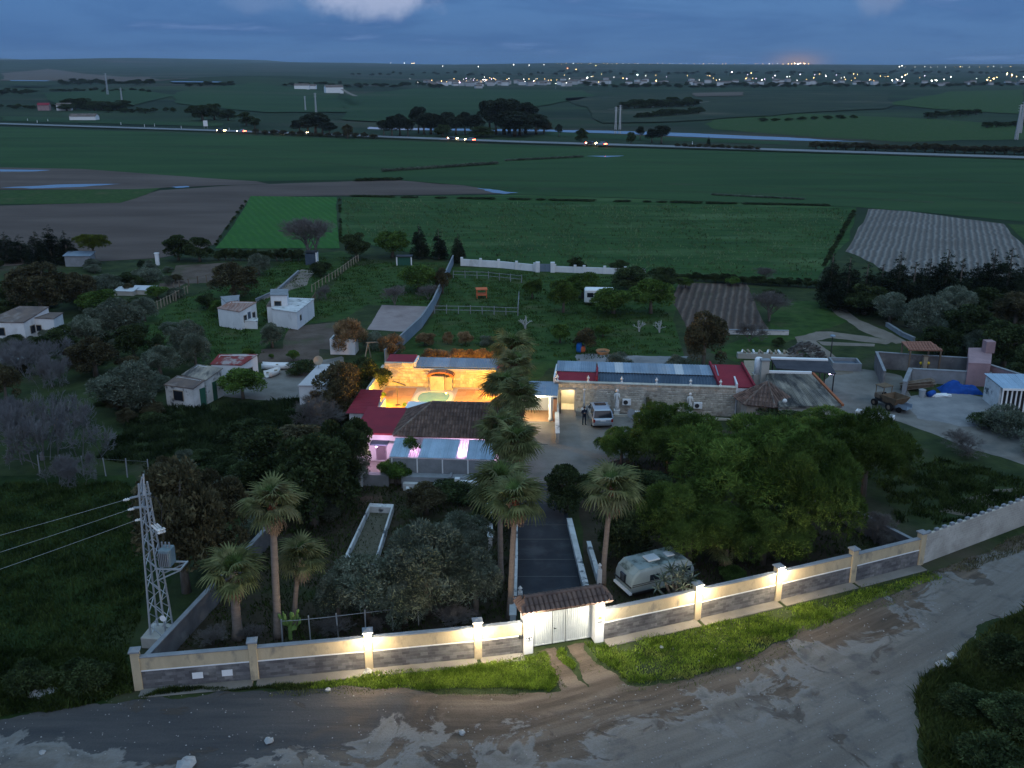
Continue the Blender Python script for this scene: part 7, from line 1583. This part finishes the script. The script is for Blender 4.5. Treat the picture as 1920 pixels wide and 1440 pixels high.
# ------------------------------------------------------------------ small plants and ground cover
def inside(poly, x, y):
    c = np.zeros(len(x), bool); n = len(poly); j = n - 1
    for i in range(n):
        xi, yi = poly[i]; xj, yj = poly[j]
        c ^= ((yi > y) != (yj > y)) & (x < (xj - xi) * (y - yi) / (yj - yi + 1e-12) + xi); j = i
    return c
def grass_patch(name, label, px, n, h, w, m, cat='grass', world=None, thin=None, z=.01, clump=0.0):
    poly = [(p.x, p.y) for p in (GP(px) if world is None else [Vector((*q, 0)) for q in world])]
    poly = [(p.x, p.y) for p in jag(poly, .35, 3, len(name) + n % 7)]
    xs = [p[0] for p in poly]; ys = [p[1] for p in poly]; X = rng.uniform(min(xs), max(xs), n * 3); Y = rng.uniform(min(ys), max(ys), n * 3)
    k = inside(poly, X, Y)
    if clump:
        f = np.sin(X * 1.7 + Y * .6) + np.sin(Y * 2.3 - X * .8 + 1) + np.sin(X * .5 + 2) * .8; k &= (f > clump + rng.normal(0, .6, len(X)))
    X, Y = X[k][:n], Y[k][:n]; m_ = len(X)
    hh = h * rng.uniform(.5, 1.4, m_) * (1 + .4 * np.sin(X * .9) * np.cos(Y * 1.1)); a = rng.uniform(0, 6.283, m_); ln = rng.normal(0, .45, (m_, 2)) * hh[:, None]
    B = np.stack([X, Y, np.full(m_, z)], 1); s = np.stack([np.cos(a), np.sin(a), np.zeros(m_)], 1) * (w * rng.uniform(.6, 1.4, (m_, 1)))
    Mv = B + np.stack([ln[:, 0] * .4, ln[:, 1] * .4, hh * .62], 1); Tp = B + np.stack([ln[:, 0], ln[:, 1], hh], 1)
    V = np.stack([B - s, B + s, Mv + s * .7, Tp, Mv - s * .7], 1).reshape(-1, 3); F = np.arange(5 * m_).reshape(m_, 5)
    o = link(name, mesh_np(name, V, F, m)); tag(o, label, cat, None, 'stuff'); return o
grass_patch('verge_grass', 'bright green grass verge right of the gate', [(1094,1203),(1150,1212),(1310,1178),(1460,1146),(1600,1112),(1745,1074),(1768,1085),(1610,1140),(1500,1195),(1400,1238),(1290,1276),(1180,1282),(1125,1240)], 30000, .16, .022, LM['grass'], clump=-1.5)
grass_patch('verge_grass', 'bright green grass verge left of the gate', [(560,1284),(690,1264),(900,1248),(1000,1232),(1022,1222),(1048,1278),(1030,1298),(900,1292),(700,1293),(580,1292)], 16000, .15, .022, LM['grass'], clump=-1.5)
grass_patch('verge_grass', 'tuft of grass between the wheel ruts', [(1042,1222),(1058,1216),(1080,1245),(1075,1258),(1055,1245)], 900, .12, .022, LM['grass'])
grass_patch('verge_grass', 'thin dark grass at the foot of the left wall', [(250,1312),(300,1296),(480,1290),(600,1284),(560,1294),(420,1296)], 5000, .16, .022, LM['weed'])
grass_patch('verge_grass', 'dry grass strip below the block wall at the right', [(1745,1075),(1920,1000),(2100,940),(2080,965),(1920,1030),(1780,1085)], 9000, .18, .022, leafmat('dry_grass', (.10,.095,.05), (.14,.13,.07), .6, ov=0), clump=-.8)
grass_patch('field_weeds', 'rank dark weeds at the left corner below the field', [(-60,1240),(120,1215),(235,1235),(250,1300),(120,1330),(0,1345),(-60,1355)], 16000, .38, .045, LM['weed'])
grass_patch('field_grass', 'dark grass of the field left of the wall', [(-80,905),(240,905),(262,1010),(272,1110),(236,1230),(-80,1240)], 26000, .22, .035, LM['weed'])
grass_patch('bank_grass', 'dark grassy bank in the lower right corner', [(1925,1150),(2010,1120),(2010,1500),(1735,1500),(1720,1380),(1740,1270),(1830,1205)], 30000, .42, .04, leafmat('bank_blades', (.036,.055,.014), (.070,.088,.026), .25, ov=0))
grass_patch('scrub_growth', 'dense dark scrub between the cottages and the garden', [(270,770),(560,752),(640,800),(560,890),(300,885),(180,860)], 26000, .45, .06, leafmat('scrub_leaves', (.020,.036,.014), (.036,.055,.022), .4, ov=0), clump=-1.2)
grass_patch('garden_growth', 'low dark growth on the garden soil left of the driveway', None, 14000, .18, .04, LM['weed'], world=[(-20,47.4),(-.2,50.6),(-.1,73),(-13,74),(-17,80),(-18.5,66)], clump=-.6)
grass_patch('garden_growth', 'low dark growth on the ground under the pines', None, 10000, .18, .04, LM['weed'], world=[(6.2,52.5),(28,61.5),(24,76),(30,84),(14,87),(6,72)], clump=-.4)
grass_patch('rough_grass', 'rough grass on the bank above the block wall', [(1640,900),(1760,860),(1920,900),(2000,960),(1900,960),(1760,985),(1680,980)], 9000, .28, .05, LM['weed'], clump=-.5)
sparse = leafmat('sparse_verge_grass', (.075,.10,.028), (.12,.135,.05), .6, ov=0)
grass_patch('verge_grass', 'thin scattered grass around the right verge', [(1085,1215),(1310,1175),(1460,1142),(1760,1068),(1790,1085),(1620,1150),(1510,1215),(1400,1262),(1280,1298),(1160,1300),(1090,1262)], 5200, .11, .02, sparse, clump=-.3)
grass_patch('verge_grass', 'thin scattered grass around the left verge', [(470,1300),(690,1262),(900,1248),(1022,1222),(1065,1290),(1030,1312),(880,1306),(680,1304),(520,1306)], 3600, .11, .02, sparse, clump=-.3)
for nm, lab, pp, n_ in (('paddock_tufts', 'grass tufts on the paddock and back lawn', [(850,505),(1200,520),(1260,600),(1280,660),(1040,680),(800,640),(826,575)], 16000), ('lawn_tufts', 'grass tufts on the left lawns', [(345,560),(560,482),(660,482),(740,494),(840,496),(812,572),(690,570),(560,610),(470,680),(400,688),(240,650)], 16000)):
    grass_patch(nm, lab, pp, n_, .20, .05, leafmat('lawn_tuft', (.030,.058,.014), (.060,.098,.026), .3, ov=0), clump=-.3)
grass_patch('meadow_tufts', 'pale seed heads across the big meadow', [(645,375),(1590,392),(1575,455),(1520,520),(1200,508),(880,488),(650,448)], 12000, .40, .10, leafmat('meadow_heads', (.085,.135,.055), (.13,.18,.085), .05, ov=0), clump=.3)
# lower right bushes
for k, (px, py, w, tp, key, lab) in enumerate(((1885,1250,110,1195,'shrub','dark bush on the lower right bank, upper one'), (1800,1330,100,1292,'shrub','dark bush on the lower right bank, left one'), (1900,1370,130,1312,'evergreen','dark bush on the lower right bank, middle one'), (1850,1450,150,1385,'shrub','dark bush at the bottom right corner'), (60,1300,110,1240,'shrub','weedy bush at the lower left corner'), (165,1290,110,1238,'shrub','weedy bush next to the first wall pillar'))): tree(key, px, py, w, tp, lab)
# loose stones
stm = []
for k in range(4):
    mb = MB(); rnd = random.Random(k); mb.ball((0, 0, .08), .2, 7, sz=.6); mb.v = [(x + rnd.uniform(-.05, .05), y + rnd.uniform(-.05, .05), max(0, z + rnd.uniform(-.03, .03))) for x, y, z in mb.v]; me = mb.mesh('rock'); me.materials.append(mat('pale_rock', (.36,.36,.36), (.28,.28,.28), 4.0)); stm.append(me)
for k, (px, py, s, lab) in enumerate(((70,1312,2.6,'white rock among the weeds, left one'), (95,1304,2.2,'white rock among the weeds, right one'), (505,1392,1.2,'stone on the lane left of the pale slurry'), (80,1412,.8,'small pale stone on the dark tar'), (866,1376,.9,'small pale stone in the middle of the lane'), (1770,1252,2.2,'pale rubble piece beside the lower right bank'), (1785,1235,1.6,'second rubble piece beside the lower right bank'), (690,1262,1.3,'clod at the foot of the lit third pillar'), (615,1295,.8,'pebble on the left lane edge'), (1240,1215,.7,'white pebble on the right verge'), (1385,1255,.7,'white pebble at the lower rim of the right verge'), (350,1438,2.4,'dark lump at the bottom of the lane'))):
    o = link('rock', stm[k % 4], None, G(px, py), (0, 0, k * 1.3), (s, s, s)); tag(o, lab, 'rock')
peb = MB(); rnd = random.Random(2)
for k in range(900):
    p = G(rnd.uniform(0, 1720), rnd.uniform(1300, 1440)) if k < 500 else G(rnd.uniform(1150, 1900), rnd.uniform(1090, 1330)); s = rnd.uniform(.015, .05)
    peb.lathe([(s, 0), (s * .9, s * .5), (s * .3, s * .8)], 5, (p.x, p.y, .03))
o = peb.build('gravel_pebbles', mat('pebble', (.22,.21,.20), (.36,.35,.34), 3.0, island=.3), kind='stuff'); tag(o, 'loose pebbles scattered over the lane', 'pebbles')
# cactus, aloe, cut branches inside the wall
p = G(545, 1198); t = thing('tree_cactus', 'light green branching cactus right of the tall palm foot', 'cactus', p); mb = MB(); rnd = random.Random(3)
mb.tube([(0, 0, 0), (0, 0, .7), (.02, 0, 1.2)], [.13, .12, .1], 7); mb.build('stem', LM['cactus'], t)
for k in range(9):
    a = k * .75; z = .6 + .08 * k; d = Vector((math.cos(a), math.sin(a) * .6, 0)); mb = MB(); mb.tube([(0, 0, z), tuple(d * .35 + Vector((0, 0, z + .12))), tuple(d * .62 + Vector((0, 0, z + .55 + .1 * (k % 3)))), tuple(d * .66 + Vector((0, 0, z + .85)))], [.09, .10, .10, .05], 6); mb.build('arm', LM['cactus'], t)
p = Vector((10.3, 54.05, 0)); t = thing('aloe_tree', 'spiky tree aloe leaning over the wall in front of the caravan', 'aloe', p)
alm = MB(); alm.add([(0, -.06, 0), (0, .06, 0), (.4, .06, .06), (.4, -.06, .06), (.85, 0, -.06), (0, 0, -.03), (.4, 0, .0)], [(0, 1, 2, 3), (3, 2, 4), (0, 3, 6, 5), (5, 6, 2, 1), (3, 4, 6), (6, 4, 2)]); alme = alm.mesh('leaf'); alme.materials.append(LM['aloe']); rnd = random.Random(5)
mb = MB()
for hx, hy, hz, nn in ((.0, -.1, 2.6, 30), (-.8, .0, 2.35, 20), (.8, -.05, 2.4, 20), (-.35, .2, 2.9, 18), (.45, .2, 2.95, 18), (1.3, -.4, 1.95, 12), (-1.2, -.2, 1.9, 12), (.3, -.4, 2.1, 16)):
    mb.tube([(0, 0, 0), (hx * .4, hy * .4, hz * .55), (hx, hy, hz)], [.12, .09, .07], 6)
    for k in range(nn): u = (k + .5) / nn; link('leaf', alme, t, (hx, hy, hz), (rnd.uniform(-.4, .4), -R(78 - 105 * u), k * 2.4), (rnd.uniform(.75, 1.1),) * 3)
mb.build('stem', M['trunk'], t)
for k, (px, py, w, h, lab) in enumerate(((400,1208,70,1.1,'cut pale branches heaped at the foot of the short palm'), (470,1205,60,1.0,'cut pale branches between the two left palms'), (630,1190,80,1.1,'tangle of dry branches behind the third pillar'), (700,1185,40,1.0,'dry twigs behind the lit pillar'), (855,1172,90,1.0,'dry brush behind the wall lit by the lamp'), (1665,1030,60,1.4,'dry branches at the right corner of the grove'), (330,1190,30,.9,'thin dry twigs beside the tower plinth'))):
    q = G(px, py); o = put('bare', q.x, q.y, w * mpp(px, py), h, lab, None, k % 2); o.name = 'branch_heap'; o['category'] = 'branches'

# ------------------------------------------------------------------ cars on the highway, pylons, far farms
redl = lamp_mat('tail_lamp', (1.0, .10, .04), 30); whl = lamp_mat('head_lamp', (1.0, .72, .35), 40)
hdir = (hp[4] - hp[2]).normalized(); hang = math.atan2(hdir.y, hdir.x)
def hy_at(px):
    xs = [(-700,212),(0,233),(480,248.5),(960,267),(1300,277.5),(1920,297)]
    for (a, b), (c, d) in zip(xs, xs[1:]):
        if a <= px <= c: return b + (d - b) * (px - a) / (c - a)
for k, (px, lane, fw) in enumerate(((458, -2, -1), (515, 2, 1), (565, 2, 1), (420, -2, 1), (885, -2, -1), (845, 2, 1), (1130, -2, -1), (1105, 2, 1))):
    p = G(px, hy_at(px), .5); ang = hang - math.pi / 2 + (0 if fw > 0 else math.pi); nrm = Vector((-hdir.y, hdir.x, 0))
    p = p + nrm * lane; lab = ('red tail lights', 'yellow headlights')[fw > 0]
    t = make_car('highway_car', 'car with %s, %s on the highway' % (lab, ('third from left', 'fourth from left', 'fifth from left', 'second from left', 'sixth from left', 'seventh from left', 'last', 'eighth from left')[k]), (p.x, p.y, .46), ang if fw > 0 else ang, M['darksteel'] if k % 2 else M['carpaint'], 4.4, 1.8, 1.5, 'car', None, False)
    for sx in (-.6, .6):
        mb = MB(); mb.bx(sx - .22, sx + .22, -2.32, -2.22, .62, 1.0); mb.build('tail_light', redl, t); mb = MB(); mb.bx(sx - .22, sx + .22, 2.2, 2.3, .55, .95); mb.build('headlight', whl, t)
    mb = MB(); mb.bx(.88, .93, -2.1, -1.7, .65, .9); mb.bx(-.93, -.88, -2.1, -1.7, .65, .9); mb.build('side_light', redl if fw < 0 else whl, t)
def pylon(px, py, top, label):
    p = G(px, py); h = height_of(px, py, top); p.z = ridge(p.x, p.y); t = thing('pylon', label, 'pylon', p); w = h * .035
    for sx in (-1, 1):
        for sy in (-1, 1): mb = MB(); mb.bar((sx * w, sy * w, 0), (sx * w * .2, sy * w * .2, h), .28); mb.build('leg', M['steel'], t)
    mb = MB(); n = 10
    for k in range(n):
        z0, z1 = h * k / n, h * (k + 1) / n; w0, w1 = w * (1 - .8 * k / n), w * (1 - .8 * (k + 1) / n); s = 1 if k % 2 else -1
        mb.bar((-s * w0, -w0, z0), (s * w1, -w1, z1), .18); mb.bar((-w0, s * w0, z0), (-w1, -s * w1, z1), .18)
    mb.build('lattice', M['steel'], t); mb = MB()
    for z in (.82, .9, .97): mb.bar((-w * 2, 0, h * z), (w * 2, 0, h * z), .2)
    mb.build('crossarm', M['steel'], t)
for a in ((203,184,143,'left pylon of the far left pair'), (230,200,166,'right pylon of the far left pair'), (573,208,180,'left pylon of the pair by the highway trees'), (593,215,174,'right pylon of the pair by the highway trees'), (1154,243,200,'left pylon of the pair beside the river'), (1162,243,197,'right pylon of the pair beside the river'), (1905,262,196,'pylon at the far right slope'), (1912,250,190,'second pylon at the far right slope')): pylon(*a)
def far_house(px, py, w, d, h, rz, label, group, m=None, rm=None):
    p = G(px, py); p.z = ridge(p.x, p.y) if p.y > 600 else 0; t = thing('far_house', label, 'house', p, rz, group)
    mb = MB(); mb.bx(-w / 2, w / 2, 0, d, 0, h); mb.add([(-w / 2, 0, h), (-w / 2, d, h), (-w / 2, d / 2, h + d * .22)], [(0, 1, 2)]); mb.add([(w / 2, 0, h), (w / 2, d, h), (w / 2, d / 2, h + d * .22)], [(0, 1, 2)]); mb.build('wall', m or M['cleanwhite'], t)
    mb = MB(); under(mb, [(-w / 2 - .3, -.3, h), (w / 2 + .3, -.3, h), (w / 2 + .3, d / 2, h + d * .24), (-w / 2 - .3, d / 2, h + d * .24)], .15); under(mb, [(w / 2 + .3, d + .3, h), (-w / 2 - .3, d + .3, h), (-w / 2 - .3, d / 2, h + d * .24), (w / 2 + .3, d / 2, h + d * .24)], .15); mb.build('roof', rm or M['brownroof'], t); return t
far_house(566,172,18,9,5,.1,'white farm left of the far track, left one','far farms'); far_house(582,171,14,8,4,.0,'white farm left of the far track, right one','far farms'); far_house(628,177,20,10,7,.4,'white farmhouse at the top of the far track','far farms')
far_house(155,226,16,6,2.6,.0,'pale low barn beside the highway at the left','far farms'); far_house(120,208,10,6,4,.2,'pale farm at the foot of the dark far hill','far farms'); far_house(82,208,8,6,4,.2,'dark red farm at the left far hill','far farms',M['pinkwall'],M['redroof'])
p = G(386, 241); t = thing('road_sign', 'white road sign panel beside the highway', 'sign', p, .2); mb = MB(); mb.bx(-1.1, 1.1, -.05, .05, 1.2, 4.2); mb.build('panel', M['cleanwhite'], t); mb = MB(); mb.bar((-.8, .08, 0), (-.8, .08, 4), .12); mb.bar((.8, .08, 0), (.8, .08, 4), .12); mb.build('post', M['steel'], t)
bol = MB().lathe([(.16, 0), (.16, 1.3), (.1, 1.45)], 8).mesh('marker_post'); bol.materials.append(M['cleanwhite']); bolc = MB().lathe([(.17, 1.0), (.17, 1.15)], 8).mesh('reflector'); bolc.materials.append(M['darksteel'])
for k, (px, py) in enumerate(((52,227),(70,230),(90,228),(227,234),(271,238),(290,237),(340,241),(430,245),(1298,272))):
    t = thing('marker_post', 'small white marker post beside the distant highway', 'post', G(px, py), 0, 'marker posts along the highway'); link('shaft', bol, t); link('band', bolc, t)

# ------------------------------------------------------------------ the town and its lights
rnd = random.Random(21)
def far_pt(px, py):
    """ground point of the rising far land seen at pixel px, py"""
    u = (px - 960) / F_PX; v = (720 - py) / F_PX; dy = CP + v * SP; dz = -SP + v * CP; y = 600.0
    while y < 10500:
        z = CAM_H + dz / dy * y
        if ridge(u / dy * y, y) >= z: return Vector((u / dy * y, y, ridge(u / dy * y, y)))
        y *= 1.01
    return Vector((u / dy * 10000, 10000, ridge(u / dy * 10000, 10000)))
hw = [MB().bx(-5, 5, 0, 8, 0, h).mesh('wall') for h in (3.4, 5.5)]
for m_ in hw: m_.materials.append(mat('town_wall', (.55,.55,.56), (.45,.45,.46), .05, objvar=.3))
rf = MB(); under(rf, [(-5.3, -.3, 0), (5.3, -.3, 0), (5.3, 4, 1.6), (-5.3, 4, 1.6)], .15); under(rf, [(5.3, 8.3, 0), (-5.3, 8.3, 0), (-5.3, 4, 1.6), (5.3, 4, 1.6)], .15); rfm = rf.mesh('roof'); rfm.materials.append(M['brownroof'])
spots = []
for k in range(150):
    px = rnd.choice((rnd.gauss(880, 50), rnd.uniform(800, 1100), rnd.uniform(1080, 1420), rnd.uniform(1380, 1920))); py = 159 + rnd.gauss(0, 2.0) + (1 if px > 1500 else 0) - (4 * rnd.random() if px > 1050 else 0)
    p = far_pt(px, py); i = k % 2; t = thing('town_house', 'pale house of the distant lit town', 'house', p, rnd.uniform(-.6, .6), 'houses of the distant town'); link('wall', hw[i], t); link('roof', rfm, t, (0, 0, (3.4, 5.5)[i]))
tt = {}
for key, col, s in (('w', (1.0, .93, .85), 14), ('y', (1.0, .62, .22), 14), ('p', (.95, .72, 1.0), 16), ('r', (1.0, .30, .12), 14), ('W', (1.0, .92, .82), 60), ('Y', (1.0, .55, .22), 60)): tt[key] = lamp_mat('town_lamp_' + key + ('_big' if key.isupper() else ''), col, s)
polem = MB().tube([(0, 0, 0), (0, 0, 7)], [.14, .08], 5).mesh('pole'); polem.materials.append(M['steel']); heads = {}
for k, mm in tt.items():
    me = MB().ball((0, 0, 7.3), 1.0, 8).mesh('lamp_head'); me.materials.append(mm); heads[k] = me
def street_lamp(px, py, key, size=1.0):
    p = far_pt(px, py); d = p.y / 1500.; s = size * max(.6, d) * .66; t = thing('street_lamp', 'tiny lit lamp of the distant town', 'street lamp', p, 0, 'lights of the distant town')
    link('pole', polem, t, (0, 0, 0), (0, 0, 0), (1, 1, 1)); link('lamp_head', heads[key], t, (0, 0, 7 - 7 * s * .62), (0, 0, 0), (s * .62,) * 3)
for px, py, k, s in ((830,127,'w',.8),(897,128,'w',.9),(963,124,'w',1.2),(992,125,'w',.8),(1020,124,'w',.7),(1064,132,'r',1.2),(1080,134,'y',1.1),(1117,126,'y',1.0),(1195,146,'W',1.1),(1101,153,'W',1.2),(1168,154,'y',1.0),(1230,160,'Y',.9),(1068,155,'w',.8),(1122,163,'y',1.0),(1062,165,'w',.9),(1042,167,'w',.8),(862,164,'p',1.2),(828,161,'y',1.0),(910,158,'p',1.4),(906,158,'w',1.1),(1372,140,'p',1.4),(1408,142,'y',1.2),(1398,155,'y',1.3),(1428,158,'w',1.4),(1453,148,'p',1.2),(1475,151,'w',.9),(1500,145,'p',1.0),(1525,153,'y',1.1),(1480,150,'w',.8),(1600,144,'y',1.0),(1650,149,'y',.9),(1697,147,'Y',1.1),(1690,151,'W',1.0),(1672,159,'W',1.0),(1682,158,'w',1.2),(1694,160,'W',1.0),(1746,160,'W',1.0),(1755,159,'W',1.0),(1782,151,'w',1.3),(1769,157,'w',1.0),(1850,158,'Y',1.2),(1862,155,'Y',1.2),(1868,152,'y',1.2),(1888,143,'Y',1.2),(1897,146,'Y',1.2),(1905,150,'y',1.1),(1856,160,'y',1.1),(1918,151,'w',1.0),(1686,128,'w',1.1),(1691,126,'w',1.2),(1800,128,'y',.9),(758,111.5,'w',.8),(772,111.5,'y',1.0),(776,111.5,'y',1.0),(733,115,'w',.6),(1490,121,'Y',.9),(1496,120,'W',1.0),(1500,121,'Y',1.0),(1508,121,'Y',.9),(1478,122,'y',.9),(1484,122,'y',.9),(1516,122,'y',.8)): street_lamp(px, py, k, s)
for k in range(90):
    px = rnd.choice((rnd.gauss(870, 45), rnd.uniform(810, 1040), rnd.uniform(1000, 1300), rnd.uniform(1300, 1600), rnd.uniform(1560, 1920))); py = (158 + rnd.gauss(0, 2.6)) if px < 1050 else 152 + rnd.uniform(-8, 8); street_lamp(px, py, rnd.choice('wwyyyyp'), rnd.uniform(.45, .85))
for k in range(46): street_lamp(1045 + k * 9.4 + rnd.uniform(-4, 4), 121.5 + rnd.uniform(-.5, .8), rnd.choice('yyyw'), rnd.uniform(.3, .55))
for k in range(14): street_lamp(1700 + k * 15 + rnd.uniform(-4, 4), 128.5 + rnd.uniform(-.5, .5), rnd.choice('yyw'), rnd.uniform(.35, .6))
for i, (x0, x1, py, n, hpx) in enumerate(((650, 830, 163, 16, 7), (1090, 1500, 163, 40, 7), (1500, 1920, 162, 34, 6), (1050, 1500, 139, 30, 5), (1500, 1920, 138, 26, 5), (650, 1050, 140, 24, 4))):
    for k in range(n):
        px = x0 + (x1 - x0) * (k + rnd.random()) / n; p = far_pt(px, py + rnd.uniform(-2.5, 2.5)); s = p.y / F_PX * hpx; put('evergreen', p.x, p.y, s * rnd.uniform(1.6, 3.2), s * rnd.uniform(.7, 1.3), 'dark distant tree around the lit town', 'distant trees around the town', None, None, p.z, 'distant_tree')
for x0, x1, py, n, hpx in ((110, 290, 158, 22, 8), (90, 280, 172, 18, 5), (0, 60, 176, 9, 8), (125, 230, 206, 14, 16), (200, 330, 212, 9, 8), (350, 440, 161, 10, 7), (530, 640, 160, 12, 5), (0, 120, 204, 12, 7)):
    for k in range(n):
        px = x0 + (x1 - x0) * (k + rnd.random()) / n; p = far_pt(px, py + rnd.uniform(-2, 2)); s = p.y / F_PX * hpx; put('evergreen', p.x, p.y, s * rnd.uniform(1.5, 3), s * rnd.uniform(.7, 1.3), 'dark tree on the far left hills', 'trees on the far left hills', None, None, p.z, 'distant_tree')
